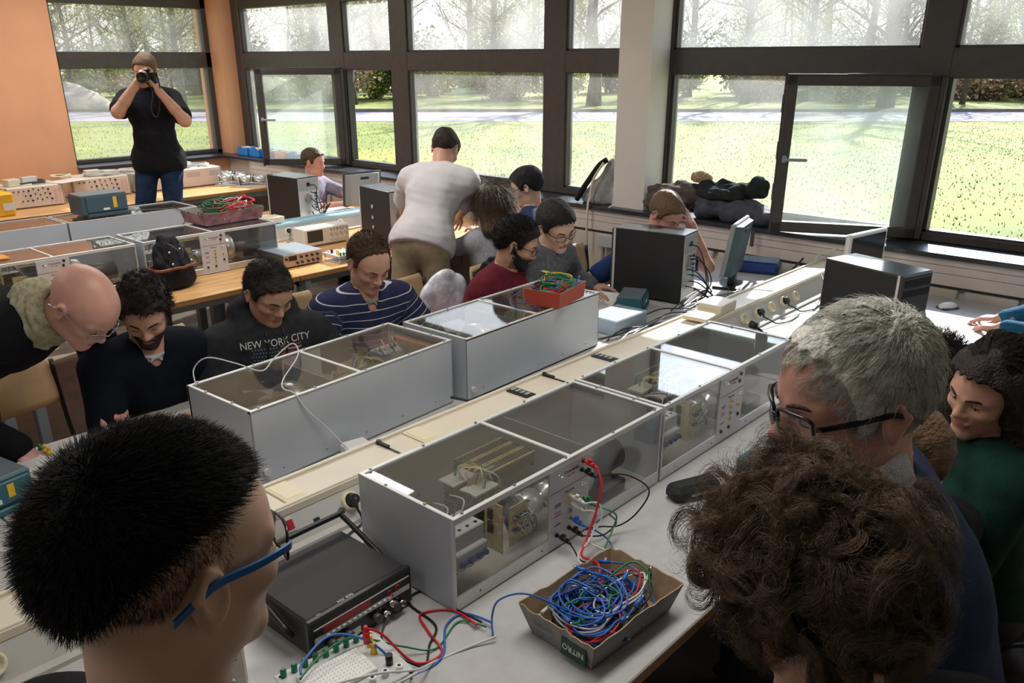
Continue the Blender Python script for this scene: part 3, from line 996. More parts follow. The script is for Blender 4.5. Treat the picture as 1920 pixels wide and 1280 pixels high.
# the thick trunks one can pick out, then the wood behind them
fixed = [(44, -23.0, 1), (46, -8.5, 1), (45, 4.2, 1), (43.0, 18.4, 1), (44.5, 28.0, 1), (45, -17, 0), (47, 12.5, 0), (46.5, 24, 2), (52, -1, 0)]
for d_, s_, k in fixed:
    spots.append((d_, s_, k))
for k in range(84):
    d_ = q.uniform(49, 84)
    s_ = q.uniform(-0.66, 0.68) * d_
    spots.append((d_, s_, q.randrange(4)))
used = set()
for i, (d_, s_, k) in enumerate(spots):
    p = gp(d_, s_)
    sc = q.uniform(0.85, 1.2)
    if k not in used:
        o = protos[k]; o.location = p; used.add(k)
    else:
        o = dup(protos[k], p, q.uniform(0, 6.28), TL, 'trees beyond the road')
    o.scale = (sc, sc, sc)
def bush(label, seed, n, rad, h, nl, lm, group):
    root = thing('bush', label, 'bush', (0, 0, GZ), 0, group)
    q = random.Random(seed)
    b = MB(); pts = []
    for k in range(n):
        a = q.uniform(0, 6.28); ln = q.uniform(0.6, 1) * h; t = q.uniform(0.1, 1.0)
        p = Vector((q.uniform(-.2, .2) * rad, q.uniform(-.2, .2) * rad, 0))
        P = [p]
        for j in range(4):
            p = p + Vector((math.cos(a) * rad * t / 4, math.sin(a) * rad * t / 4, ln / 4 * (1.4 - 0.25 * j))) + Vector((q.gauss(0, .08), q.gauss(0, .08), 0))
            P.append(p)
        b.tube(P, [0.02, 0.016, 0.012, 0.008, 0.004], 3, cap=False)
        for j in range(nl // n):
            c = q.choice(P[1:])
            pts.append((c.x + q.gauss(0, .22), c.y + q.gauss(0, .22), max(0.02, c.z + q.gauss(0, .2))))
    b.ob('stems', twig, root, recalc=False)
    leaves('foliage', pts, 0.07, lm, root, seed)
    return root
BL1, BL2, BL3 = 'pale green spring bush at the edge of the wood', 'brown leafless brushwood heap at the edge of the wood', 'dark evergreen bush in the shade of the wood'
bp = [(bush(BL1, 31, 40, 1.3, 1.8, 2600, leafm, 'green bushes at the wood edge'), BL1, 'green bushes at the wood edge'),
      (bush(BL2, 32, 70, 1.5, 1.2, 1600, brown, 'brushwood at the wood edge'), BL2, 'brushwood at the wood edge'),
      (bush(BL3, 33, 50, 1.6, 2.4, 3400, leafd, 'evergreens at the wood edge'), BL3, 'evergreens at the wood edge')]
first = [True] * 3
for i in range(120):
    k = q.choice((0, 0, 1, 2, 2))
    d_ = q.uniform(51, 74) if k != 1 else q.uniform(48, 54)
    s_ = q.uniform(-0.66, 0.66) * d_
    sc = q.uniform(0.8, 1.5)
    if first[k]:
        o = bp[k][0]; o.location = gp(d_, s_); first[k] = False
    else:
        o = dup(bp[k][0], gp(d_, s_), q.uniform(0, 6.28), bp[k][1], bp[k][2])
    o.scale = (sc * 1.2, sc * 1.2, sc)
# boulder beyond the left window
b = MB()
n = 28
vs = []
for i in range(15):
    ph = math.pi * i / 14
    for j in range(n):
        t = 2 * math.pi * j / n
        rr_ = 1 + 0.12 * math.sin(3 * t + 2 * ph) + 0.07 * math.sin(5 * ph + 4 * t) + 0.04 * math.sin(9 * t - 3 * ph)
        vs.append((2.6 * rr_ * math.sin(ph) * math.cos(t), 1.8 * rr_ * math.sin(ph) * math.sin(t), 1.0 * rr_ * math.cos(ph)))
b.add(vs, [(i * n + j, (i + 1) * n + j, (i + 1) * n + (j + 1) % n, i * n + (j + 1) % n) for i in range(14) for j in range(n)], 0, True)
o = b.ob('boulder', mat('boulder_stone', (0.42, 0.33, 0.26), 0.9, noise=(1.3, 0.35), bump=1.0, bscale=4))
o.location = gp(42.5, -22.3, GZ + 0.05); o.rotation_euler = (0, 0, R(40))
tag(o, 'large pale boulder on the grass beyond the road, behind the photographer', 'boulder')
# ================================================================== PEOPLE: implicit surfaces turned into one smooth mesh
class SDF:
    def __init__(s):
        s.p = []
    def cap(s, a, b, r1, r2=None, k=0.02, sub=False):
        r2 = r1 if r2 is None else r2
        a = np.array(a, float); b = np.array(b, float)
        def f(P):
            pa = P - a; ba = b - a
            L = max(ba @ ba, 1e-12)
            h = np.clip((pa @ ba) / L, 0, 1)
            return np.linalg.norm(pa - h[..., None] * ba, axis=-1) - (r1 + (r2 - r1) * h)
        m = max(r1, r2)
        s.p.append((f, np.minimum(a, b) - m, np.maximum(a, b) + m, k, sub))
        return s
    def ell(s, c, r, k=0.02, sub=False, rot=None):
        c = np.array(c, float); r = np.array(r, float)
        Rm = None if rot is None else np.array(rot)
        def f(P):
            q = P - c
            if Rm is not None:
                q = q @ Rm           # columns of rot are the local axes
            k0 = np.linalg.norm(q / r, axis=-1)
            k1 = np.linalg.norm(q / (r * r), axis=-1)
            return k0 * (k0 - 1) / np.maximum(k1, 1e-9)
        e = r if Rm is None else np.abs(Rm) @ r
        s.p.append((f, c - e, c + e, k, sub))
        return s
    def chain(s, pts, rs, k=0.01):
        for i in range(len(pts) - 1):
            s.cap(pts[i], pts[i + 1], rs[i], rs[i + 1], k)
        return s
    def mesh(s, h, post=None, clip=None, pad=0.012):
        lo = np.min([p[1] for p in s.p if not p[4]], 0) - pad - h
        hi = np.max([p[2] for p in s.p if not p[4]], 0) + pad + h
        if clip is not None:
            lo = np.maximum(lo, clip[0]); hi = np.minimum(hi, clip[1])
        n = np.ceil((hi - lo) / h).astype(int) + 1
        F = np.full(n, 0.1, np.float32)
        ax = [lo[i] + h * np.arange(n[i]) for i in range(3)]
        for (f, a, b, k, sub) in s.p:
            m = k * 1.2 + 2 * h
            i0 = np.maximum(np.floor((a - m - lo) / h).astype(int), 0)
            i1 = np.minimum(np.ceil((b + m - lo) / h).astype(int) + 1, n)
            if np.any(i1 <= i0):
                continue
            X, Y, Z = np.meshgrid(ax[0][i0[0]:i1[0]], ax[1][i0[1]:i1[1]], ax[2][i0[2]:i1[2]], indexing='ij')
            d = f(np.stack([X, Y, Z], -1)).astype(np.float32)
            sl = (slice(i0[0], i1[0]), slice(i0[1], i1[1]), slice(i0[2], i1[2]))
            A = F[sl]
            if sub:
                hh = np.maximum(k - np.abs(A + d), 0) / k
                F[sl] = np.maximum(A, -d) + hh * hh * k * 0.25
            else:
                hh = np.maximum(k - np.abs(A - d), 0) / k
                F[sl] = np.minimum(A, d) - hh * hh * k * 0.25
        if post is not None:
            X, Y, Z = np.meshgrid(*ax, indexing='ij')
            F = post(F, X, Y, Z).astype(np.float32)
        return surface_nets(F, lo, h)

def surface_nets(F, lo, h):
    S = F < 0
    nx, ny, nz = F.shape
    cnt = np.zeros((nx - 1, ny - 1, nz - 1), np.int8)
    for dx in (0, 1):
        for dy in (0, 1):
            for dz in (0, 1):
                cnt += S[dx:nx - 1 + dx, dy:ny - 1 + dy, dz:nz - 1 + dz]
    act = (cnt > 0) & (cnt < 8)
    I = np.argwhere(act)
    if len(I) == 0:
        return np.zeros((0, 3)), np.zeros((0, 4), int)
    idx = np.full(act.shape, -1, np.int32)
    idx[act] = np.arange(len(I))
    corner = {}
    for dx in (0, 1):
        for dy in (0, 1):
            for dz in (0, 1):
                corner[(dx, dy, dz)] = F[I[:, 0] + dx, I[:, 1] + dy, I[:, 2] + dz]
    acc = np.zeros((len(I), 3)); c = np.zeros(len(I))
    cs = list(corner)
    for a in cs:
        for ax in range(3):
            if a[ax] == 0:
                b = tuple(v + (1 if i == ax else 0) for i, v in enumerate(a))
                fa, fb = corner[a], corner[b]
                x = (fa < 0) != (fb < 0)
                t = np.where(x, fa / np.where(fa - fb == 0, 1, fa - fb), 0)
                p = np.array(a, float)[None, :].repeat(len(I), 0)
                p[:, ax] += t
                acc += p * x[:, None]; c += x
    V = lo + h * (I + acc / np.maximum(c, 1)[:, None])
    faces = []
    for ax in range(3):
        o1, o2 = [(1, 2), (2, 0), (0, 1)][ax]
        sl0 = [slice(None)] * 3; sl1 = [slice(None)] * 3
        sl0[ax] = slice(0, -1); sl1[ax] = slice(1, None)
        A = S[tuple(sl0)]; B = S[tuple(sl1)]
        E = np.argwhere(A != B)
        E = E[(E[:, o1] > 0) & (E[:, o2] > 0) & (E[:, o1] < F.shape[o1] - 1) & (E[:, o2] < F.shape[o2] - 1)]
        if not len(E):
            continue
        def g(d1, d2):
            q = E.copy(); q[:, o1] -= d1; q[:, o2] -= d2
            return idx[q[:, 0], q[:, 1], q[:, 2]]
        Q = np.stack([g(1, 1), g(0, 1), g(0, 0), g(1, 0)], 1)
        inside = A[E[:, 0], E[:, 1], E[:, 2]]
        Q[~inside] = Q[~inside][:, ::-1]
        faces.append(Q)
    Q = np.concatenate(faces)
    return V, Q[(Q >= 0).all(1)]

def np_mesh(name, V, Fq, mats, parent=None, mi=None, smooth=True):
    me = bpy.data.meshes.new(name)
    me.vertices.add(len(V)); me.vertices.foreach_set('co', np.asarray(V, np.float32).ravel())
    k = Fq.shape[1]
    me.loops.add(k * len(Fq)); me.loops.foreach_set('vertex_index', Fq.astype(np.int32).ravel())
    me.polygons.add(len(Fq)); me.polygons.foreach_set('loop_start', np.arange(0, k * len(Fq), k, dtype=np.int32))
    me.update(calc_edges=True)
    for m in (mats if isinstance(mats, (list, tuple)) else [mats]):
        me.materials.append(m)
    if mi is not None:
        me.polygons.foreach_set('material_index', mi.astype(np.int32))
    me.polygons.foreach_set('use_smooth', np.full(len(Fq), smooth))
    me.update()
    o = bpy.data.objects.new(name, me); COL.objects.link(o)
    if parent: o.parent = parent
    return o

def vnoise(P, sc, seed=0):
    """cheap smooth noise from sines"""
    q = np.random.default_rng(seed)
    out = 0
    for i in range(5):
        d = q.normal(size=3); d /= np.linalg.norm(d)
        out = out + np.sin((P @ d) * sc * (0.7 + 0.25 * i) + q.random() * 6.28)
    return out / 5

# -------- head in its own frame: x right, y forward, z up, origin between the ears
def head_sdf(female=False, jaw=1.0, nose=1.0, fat=0.0, smile=0.0, openm=0.0):
    s = SDF()
    s.ell((0, -0.016, 0.036), (0.074 + fat * .3, 0.096, 0.088), 0.02)
    s.ell((0, 0.028, 0.030), (0.064, 0.062, 0.066), 0.03)
    s.ell((0, 0.030, -0.035), (0.054 * jaw + fat, 0.055, 0.062), 0.03)
    s.cap((-0.036 * jaw - fat, 0.0, -0.062), (-0.013, 0.068, -0.086), 0.018, 0.017, 0.03)
    s.cap((0.036 * jaw + fat, 0.0, -0.062), (0.013, 0.068, -0.086), 0.018, 0.017, 0.03)
    s.ell((0, 0.073, -0.090), (0.020, 0.016, 0.015), 0.02)
    for sg in (-1, 1):
        s.ell((sg * 0.040, 0.058, -0.016), (0.021, 0.024, 0.018), 0.02)
        s.cap((sg * 0.048, 0.066, 0.024), (sg * 0.014, 0.084, 0.021), 0.009, 0.010, 0.014)
    for sg in (-1, 1):
        s.ell((sg * 0.031, 0.091, 0.008), (0.016, 0.012, 0.010), 0.012, sub=True)
        s.ell((sg * 0.031, 0.069, 0.006), (0.016, 0.0145, 0.0135), 0.004)
    s.cap((0, 0.082, 0.014), (0, 0.100 * nose, -0.020), 0.008, 0.0105, 0.012)
    s.ell((0, 0.101 * nose, -0.024), (0.0105, 0.0105, 0.009), 0.008)
    for sg in (-1, 1):
        s.ell((sg * 0.0115, 0.090, -0.027), (0.008, 0.0105, 0.0075), 0.008)
        s.ell((sg * 0.007, 0.094, -0.034), (0.0035, 0.005, 0.004), 0.004, sub=True)
    s.ell((0, 0.076, -0.050), (0.024, 0.016, 0.016), 0.02)
    s.ell((0, 0.090, -0.0485), (0.020 + smile * .01, 0.006, 0.0048), 0.005)
    s.ell((0, 0.088, -0.0600), (0.017 + smile * .008, 0.007, 0.0055), 0.005)
    if openm:
        s.ell((0, 0.096, -0.0545), (0.017, 0.012, 0.004 + openm * 0.004), 0.003, sub=True)
    else:
        s.cap((-0.020, 0.096, -0.0540 + smile * .004), (0, 0.099, -0.0545), 0.0016, 0.0016, 0.003, sub=True)
        s.cap((0.020, 0.096, -0.0540 + smile * .004), (0, 0.099, -0.0545), 0.0016, 0.0016, 0.003, sub=True)
    for sg in (-1, 1):   # ears
        t = 0.25
        rot = np.array([[math.cos(t), math.sin(t) * sg, 0], [-math.sin(t) * sg, math.cos(t), 0], [0, 0, 1]])
        s.ell((sg * 0.079, -0.010, 0.0), (0.0065, 0.017, 0.029), 0.010, rot=rot)
        s.cap((sg * 0.0735, 0.002, 0.012), (sg * 0.083, -0.014, 0.028), 0.004, 0.0045, 0.005)
        s.cap((sg * 0.083, -0.014, 0.028), (sg * 0.086, -0.026, 0.008), 0.0045, 0.0045, 0.005)
        s.cap((sg * 0.086, -0.026, 0.008), (sg * 0.078, -0.010, -0.026), 0.0042, 0.005, 0.005)
        s.ell((sg * 0.086, -0.008, 0.006), (0.0045, 0.0095, 0.016), 0.005, sub=True)
    return s

def hair_sdf(t=0.012, line=None, extra=None, amp=0.004, sc=90, seed=1, low=None):
    """hair mass over the skull, bounded by a hairline z(y)"""
    line = line or [(-0.13, -0.060), (-0.075, -0.052), (-0.035, -0.010), (-0.022, 0.030), (0.0, 0.036), (0.012, -0.004), (0.030, 0.000), (0.040, 0.040), (0.062, 0.070), (0.085, 0.085), (0.12, 0.09)]
    s = SDF()
    s.ell((0, -0.016, 0.036), (0.074 + t * .85, 0.096 + t, 0.088 + t), 0.02)
    s.ell((0, 0.026, 0.034), (0.064 + t * .9, 0.062 + t, 0.066 + t), 0.03)
    if extra:
        for e in extra:
            getattr(s, e[0])(*e[1:])
    ly = np.array([a for a, _ in line]); lz = np.array([b for _, b in line])
    def post(F, X, Y, Z):
        P = np.stack([X, Y, Z], -1)
        F = F + amp * vnoise(P * np.array([1, 0.6, 1]), sc, seed) + amp * 0.5 * vnoise(P, sc * 2.2, seed + 5)
        z = np.interp(Y, ly, lz) + 0.004 * np.sin(X * 260 + seed)
        if low is None:
            return np.maximum(F, (z - Z) * 0.8)
        keep = np.maximum(F, (z - Z) * 0.8)
        return np.minimum(keep, low(F, X, Y, Z)) if low else keep
    return s, post

def strands(n, seed, length, root_fn, dir_fn, r=0.0007, curl=0.0, curlf=3.0, seg=6, jit=0.25, grav=0.0, hug=0.0, clumps=0, cw=0.012):
    """hair strands as thin three-sided tubes; clumps>0 gathers them into locks that share one curl"""
    q = np.random.default_rng(seed)
    CEN = np.array([0, -0.014, 0.036]); RAD = np.array([0.080, 0.100, 0.094])
    P, Nn = root_fn(q, n)
    if clumps:
        G, GN = root_fn(q, clumps)
        clumps = len(G)
        d2_ = ((P[:, None, :] - G[None]) ** 2).sum(-1)
        cid = d2_.argmin(1)
        D = dir_fn(G, GN, q)[cid]
        L = (length * (0.6 + 0.7 * q.random(clumps)))[cid] * (0.9 + 0.2 * q.random(len(P)))
        ph = (q.random(clumps) * 6.28)[cid] + 0.25 * q.normal(size=len(P))
        sn = np.sign(q.normal(size=clumps))[cid]
        rnd = q.normal(size=(clumps, 3))[cid]
        cvar = (0.6 + 0.8 * q.random(clumps))[cid]
        pull = G[cid] - P
    else:
        D = dir_fn(P, Nn, q)
        L = length * (0.6 + 0.6 * q.random(len(P)))
        ph = q.random(len(P)) * 6.28
        rnd = q.normal(size=P.shape); sn = 1.0; cvar = 1.0; pull = None
    D = D / np.linalg.norm(D, axis=1)[:, None]
    side = np.cross(D, rnd); side /= np.linalg.norm(side, axis=1)[:, None]
    oth = np.cross(D, side)
    pts = [P.copy()]
    cur = P.copy(); d = D.copy()
    for k in range(seg):
        a = (curlf * (k + 1) / seg * 2 * math.pi * cvar + ph) * sn
        c = curl * (k + 1) / seg
        jj = q.normal(size=P.shape) * jit * (0.12 if clumps else 0.3)
        d2 = d + side * (np.cos(a) * c)[:, None] + oth * (np.sin(a) * c)[:, None] + jj
        d2[:, 2] -= grav * (k + 1) / seg
        if pull is not None:
            d2 = d2 + pull / length * 0.9
        if hug:
            Nc = (cur - CEN) / RAD ** 2; Nc /= np.linalg.norm(Nc, axis=1)[:, None]
            d2 = d2 - Nc * ((d2 * Nc).sum(1) * hug)[:, None]
            rr = np.linalg.norm((cur - CEN) / RAD, axis=1)
            d2 = d2 + Nc * np.clip((1.06 - rr) * 6, 0, 1.0)[:, None]
        d2 /= np.linalg.norm(d2, axis=1)[:, None]
        if hug:
            d = d * 0.4 + d2 * 0.6
        cur = cur + d2 * (L / seg)[:, None]
        pts.append(cur.copy())
    pts = np.stack(pts, 1)           # n, seg+1, 3
    m = len(P)
    T = pts[:, -1] - pts[:, 0]
    a1 = np.cross(T, q.normal(size=T.shape)); a1 /= np.linalg.norm(a1, axis=1)[:, None] + 1e-9
    a2 = np.cross(T, a1); a2 /= np.linalg.norm(a2, axis=1)[:, None] + 1e-9
    V = np.zeros((m, seg + 1, 3, 3))
    for j in range(3):
        t = 2 * math.pi * j / 3
        off = a1 * math.cos(t) + a2 * math.sin(t)
        for k in range(seg + 1):
            V[:, k, j] = pts[:, k] + off * r * (1 - 0.85 * (k / seg))
    V = V.reshape(-1, 3)
    base = (np.arange(m) * (seg + 1) * 3)[:, None, None, None]
    k = np.arange(seg)[None, :, None, None] * 3
    j = np.arange(3)[None, None, :, None]
    j2 = (j + 1) % 3
    Q = np.concatenate([base + k + j, base + k + j2, base + k + 3 + j2, base + k + 3 + j], -1).reshape(-1, 4)
    return V, Q

def skull_roots(line, t=0.006):
    ly = np.array([a for a, _ in line]); lz = np.array([b for _, b in line])
    def fn(q, n):
        d = q.normal(size=(n * 2, 3)); d /= np.linalg.norm(d, axis=1)[:, None]
        r = np.array([0.074 + t, 0.094 + t, 0.088 + t])
        P = d * r + np.array([0, -0.014, 0.036])
        P[:, 0] *= np.where(P[:, 1] > 0.03, 0.95, 1)
        ok = P[:, 2] > np.interp(P[:, 1], ly, lz)
        P = P[ok][:n]; N = (P - np.array([0, -0.014, 0.036])) / r
        N /= np.linalg.norm(N, axis=1)[:, None]
        return P, N
    return fn

# -------- hand in its own frame: fingers along +x, palm facing -z, thumb on +y (mirror for the other hand)
def hand_prims(s, W, d, n, mirror, curl=0.35, spread=0.12, thumb=0.5, sc=1.0):
    d = np.array(d, float); d /= np.linalg.norm(d)
    n = np.array(n, float); n -= d * (n @ d); n /= np.linalg.norm(n)      # back of the hand
    y = np.cross(n, d) * mirror
    W = np.array(W, float)
    T = lambda p: W + (d * p[0] + y * p[1] + n * p[2]) * sc
    s.cap(T((-0.03, 0, 0)), T((0.02, 0, 0)), 0.024 * sc, 0.022 * sc, 0.02)
    mc = [(0.088, 0.030), (0.093, 0.010), (0.088, -0.010), (0.080, -0.028)]
    ln = [(0.042, 0.026, 0.020), (0.047, 0.030, 0.021), (0.044, 0.028, 0.020), (0.034, 0.021, 0.018)]
    curls = curl if isinstance(curl, (list, tuple)) else [curl * c for c in (0.85, 1.0, 1.1, 1.2)]
    for i in range(4):
        kx, ky = mc[i]
        s.cap(T((0.015, ky * 0.55, 0)), T((kx, ky, 0.002)), 0.0125 * sc, 0.0105 * sc, 0.012)
        a = 0.0
        p = np.array([kx, ky, 0.002])
        sp = (1.5 - i) * spread
        pts = [p]; 
        for j in range(3):
            a += curls[i] * (0.8, 1.1, 0.8)[j]
            dr = np.array([math.cos(a) * math.cos(sp), math.sin(sp), -math.sin(a)])
            p = p + dr * ln[i][j]
            pts.append(p)
        rr = [0.0092, 0.0083, 0.0075, 0.0062]
        if i == 3: rr = [v * .88 for v in rr]
        s.chain([T(v) for v in pts], [v * sc for v in rr], 0.004)
    t0 = np.array([0.020, 0.022, -0.006]); t1 = t0 + np.array([0.030, 0.030 * (0.4 + thumb), -0.012])
    t2 = t1 + np.array([0.028, 0.016 * thumb * 1.2, -0.010]); t3 = t2 + np.array([0.024, 0.004, -0.006])
    s.chain([T(t0), T(t1), T(t2), T(t3)], [0.0145 * sc, 0.0115 * sc, 0.0098 * sc, 0.0075 * sc], 0.010)
    return s

def unit(v):
    v = np.array(v, float)
    return v / max(np.linalg.norm(v), 1e-9)
def ik(S, T, a, b, pole):
    S = np.array(S, float); T = np.array(T, float)
    v = T - S; L = np.linalg.norm(v)
    if L > (a + b) * 0.995:
        T = S + v / L * (a + b) * 0.995; v = T - S; L = np.linalg.norm(v)
    x = (a * a - b * b + L * L) / (2 * L)
    h = math.sqrt(max(a * a - x * x, 0))
    d = v / L
    p = np.array(pole, float); p = p - d * (p @ d); p = unit(p)
    return S + d * x + p * h, T

SKIN = {
    'light': mat('skin_light', (0.60, 0.33, 0.235), 0.5, noise=(18, 0.06)),
    'pink': mat('skin_pink', (0.62, 0.32, 0.25), 0.45, noise=(14, 0.10)),
    'tan': mat('skin_tan', (0.50, 0.28, 0.18), 0.5, noise=(18, 0.06)),
    'asian': mat('skin_warm', (0.66, 0.42, 0.30), 0.5, noise=(18, 0.06)),
}
LIP = mat('lips', (0.46, 0.17, 0.14), 0.45)
EYEW = mat('eye_white', (0.72, 0.70, 0.68), 0.25)
IRIS = mat('iris_dark', (0.03, 0.02, 0.015), 0.2)
def hairmat(name, c, rough=0.55, am=0.35):
    return mat(name, c, rough, noise=(70, am), bump=0.7, bscale=160, stretch=(1, 0.35, 1), spec=0.3)

def head_parts(root, H, fwd, up, skin, h, o):
    """returns head mesh arrays in world space; adds hair, brows, glasses as children"""
    f = unit(fwd); u = np.array(up, float); u = unit(u - f * (u @ f)); r = np.cross(f, u)
    Rm = np.stack([r, f, u], 1)          # columns: local axes
    sc = o.get('hs', 1.0)
    tw = lambda V: (np.asarray(V) * sc) @ Rm.T + H
    MW = Matrix(((r[0] * sc, f[0] * sc, u[0] * sc, H[0]), (r[1] * sc, f[1] * sc, u[1] * sc, H[1]), (r[2] * sc, f[2] * sc, u[2] * sc, H[2]), (0, 0, 0, 1)))
    s = head_sdf(jaw=o.get('jaw', 1.0), nose=o.get('nose', 1.0), fat=o.get('fat', 0), smile=o.get('smile', 0), openm=o.get('openm', 0))
    nb = (o['neck'] - H) @ Rm / sc
    s.cap((0, -0.022, -0.045), nb, o.get('nr', 0.052), o.get('nr', 0.052) * 1.12, 0.03)
    V, Q = s.mesh(h)
    cen = V[Q].mean(1)
    mi = np.zeros(len(Q))
    lip = (((cen[:, 0] / (0.021 + .008 * o.get('smile', 0))) ** 2 + ((cen[:, 2] + 0.0545) / 0.0105) ** 2) < 1) & (cen[:, 1] > 0.080)
    mi[lip] = 1
    bd = o.get('beard')
    if bd:
        z = -0.030 - 0.0 * cen[:, 1]
        m2 = (cen[:, 2] < z) & (cen[:, 2] > -0.125) & (cen[:, 1] > 0.005) & ~lip & ~((cen[:, 1] > 0.06) & (cen[:, 2] > -0.040) & (np.abs(cen[:, 0]) > .0) & (np.abs(cen[:, 0]) < .012) & (cen[:, 2] > -0.036))
        mi[m2] = 2
    # hair
    hm = o.get('hairm')
    kind = o.get('hair', 'short')
    if kind != 'bald':
        kw = dict(o.get('hk', {}))
        hs, post = hair_sdf(**kw)
        Vh, Qh = hs.mesh(h * 1.05 if h > 0.004 else h, post)
        VV, QQ = [Vh], [Qh]
        st = o.get('strands')
        if st:
            off = len(Vh)
            for a in st:
                Vs, Qs = strands(**a)
                VV.append(Vs); QQ.append(Qs + off); off += len(Vs)
        np_mesh('hair', tw(np.concatenate(VV)), np.concatenate(QQ), hm, root)
    if bd and bd.get('full'):
        bs = head_sdf(jaw=o.get('jaw', 1.0), nose=o.get('nose', 1.0), fat=o.get('fat', 0), smile=o.get('smile', 0))
        def bp_(F, X, Y, Z):
            zb = np.interp(Y, [-0.02, 0.0, 0.02, 0.05, 0.075, 0.12], [0.012, 0.008, -0.022, -0.040, -0.037, -0.038])
            A = np.stack([X, Y, Z], -1)
            G = F - bd.get('t', 0.0045) + 0.0018 * vnoise(A, 300, 3)
            G = np.maximum(G, (Z - zb) * 0.8)
            G = np.maximum(G, (-0.012 - Y) * 0.8)
            G = np.maximum(G, -0.108 - Z)
            mouth = (np.sqrt((X / 0.020) ** 2 + ((Z + 0.0545) / 0.0085) ** 2 + ((Y - 0.09) / 0.03) ** 2) - 1) * 0.008
            return np.maximum(G, -mouth)
        Vb, Qb = bs.mesh(max(h, 0.003), bp_)
        np_mesh('beard', tw(Vb), Qb, bd.get('m', hm), root)
    # brows
    bm_ = o.get('browm', hm) or hm
    if bm_ is not None:
        bt = o.get('brow', 0.0032)
        for sg in (-1, 1):
            b = MB()
            pts = [(sg * 0.013, 0.0955, 0.0235), (sg * 0.026, 0.0915, 0.0285), (sg * 0.040, 0.0825, 0.0290), (sg * 0.053, 0.0700, 0.0230)]
            b.tube([MW @ Vector(p) for p in spline(pts, 4)], [bt * sc * (0.8 if i < 2 else (0.35 if i > 10 else 1)) for i in range(13)], 6)
            b.ob('eyebrow', bm_, root)
    # eyes
    if o.get('eyes', 'down') != 'none':
        b = MB()
        ez = {'down': -0.0045, 'open': 0.0, 'side': 0.0}[o.get('eyes', 'down')]
        for sg in (-1, 1):
            if o.get('eyes') == 'open':
                b.sphere(MW @ Vector((sg * 0.031, 0.0760, 0.006)), 0.0092 * sc, 14, 0, (1.15, 1, 0.62), Matrix(Rm.tolist()))
                b.sphere(MW @ Vector((sg * 0.031 + o.get('look', 0), 0.0825, 0.0055)), 0.0042 * sc, 10, 1, (1, 0.7, 1), Matrix(Rm.tolist()))
            # lash line
            pts = [(sg * 0.0175, 0.0805, 0.006 + ez), (sg * 0.026, 0.0858, 0.0085 + ez * 1.6), (sg * 0.036, 0.0842, 0.0082 + ez * 1.6), (sg * 0.0455, 0.0745, 0.0045 + ez)]
            b.tube([MW @ Vector(p) for p in spline(pts, 4)], 0.0011 * sc, 5, 1)
        b.ob('eyes', [EYEW, IRIS], root)
    gl = o.get('glasses')
    if gl:
        gm, tm = gl.get('m'), gl.get('tm', gl.get('m'))
        b = MB()
        gw, gh, gr_ = gl.get('w', 0.026), gl.get('h', 0.017), gl.get('r', 0.0016)
        rings = []
        for sg in (-1, 1):
            pts = []
            for i in range(28):
                t = 2 * math.pi * i / 28
                ct, st_ = math.cos(t), math.sin(t)
                e = gl.get('sq', 0.55)
                x = sg * 0.0325 + gw * math.copysign(abs(ct) ** e, ct)
                z = 0.004 + gh * math.copysign(abs(st_) ** e, st_)
                y = 0.106 - 6.0 * (x * x) - 0.08 * (0.02 - z) * 0
                pts.append((x, y, z))
            rings.append(pts)
            b.tube([MW @ Vector(p) for p in pts], gr_ * sc, 6, closed=True)
        b.tube([MW @ Vector(p) for p in spline([(-0.0075, 0.105, 0.008), (0, 0.109, 0.011), (0.0075, 0.105, 0.008)], 4)], gr_ * sc, 6)
        go = b.ob('glasses', gm, root)
        for sg in (-1, 1):
            b = MB()
            tr_ = gl.get('tr', gr_)
            x0 = 0.0325 + gw
            y0 = 0.106 - 6.0 * x0 * x0
            P = [(sg * x0, y0, 0.012), (sg * (x0 + 0.008), y0 - 0.004, 0.012), (sg * 0.078, 0.04, 0.014), (sg * 0.0850, -0.004, 0.017), (sg * 0.085, -0.026, 0.008), (sg * 0.082, -0.046, -0.006)]
            pts = spline(P, 4)
            for i in range(len(pts) - 1):
                pass
            vs = []
            for i, p in enumerate(pts):
                for dz, dx in ((-1, -1), (1, -1), (1, 1), (-1, 1)):
                    vs.append(MW @ Vector((p.x + dx * tr_ * 0.7, p.y, p.z + dz * gl.get('th', tr_))))
            fs = []
            for i in range(len(pts) - 1):
                for j in range(4):
                    fs.append((4 * i + j, 4 * i + (j + 1) % 4, 4 * i + 4 + (j + 1) % 4, 4 * i + 4 + j))
            fs.append((0, 1, 2, 3)); m_ = 4 * (len(pts) - 1); fs.append((m_ + 3, m_ + 2, m_ + 1, m_))
            b.add(vs, fs)
            b.ob('temple_arm', tm, go)
        for pts in rings:
            b = MB()
            c = Vector((sum(p[0] for p in pts) / 28, sum(p[1] for p in pts) / 28, 0.004))
            vs = [MW @ Vector(p) for p in pts] + [MW @ c]
            b.add(vs, [(i, (i + 1) % 28, 28) for i in range(28)])
            b.ob('lens', LENS, go)
    return tw(V), Q, mi, MW

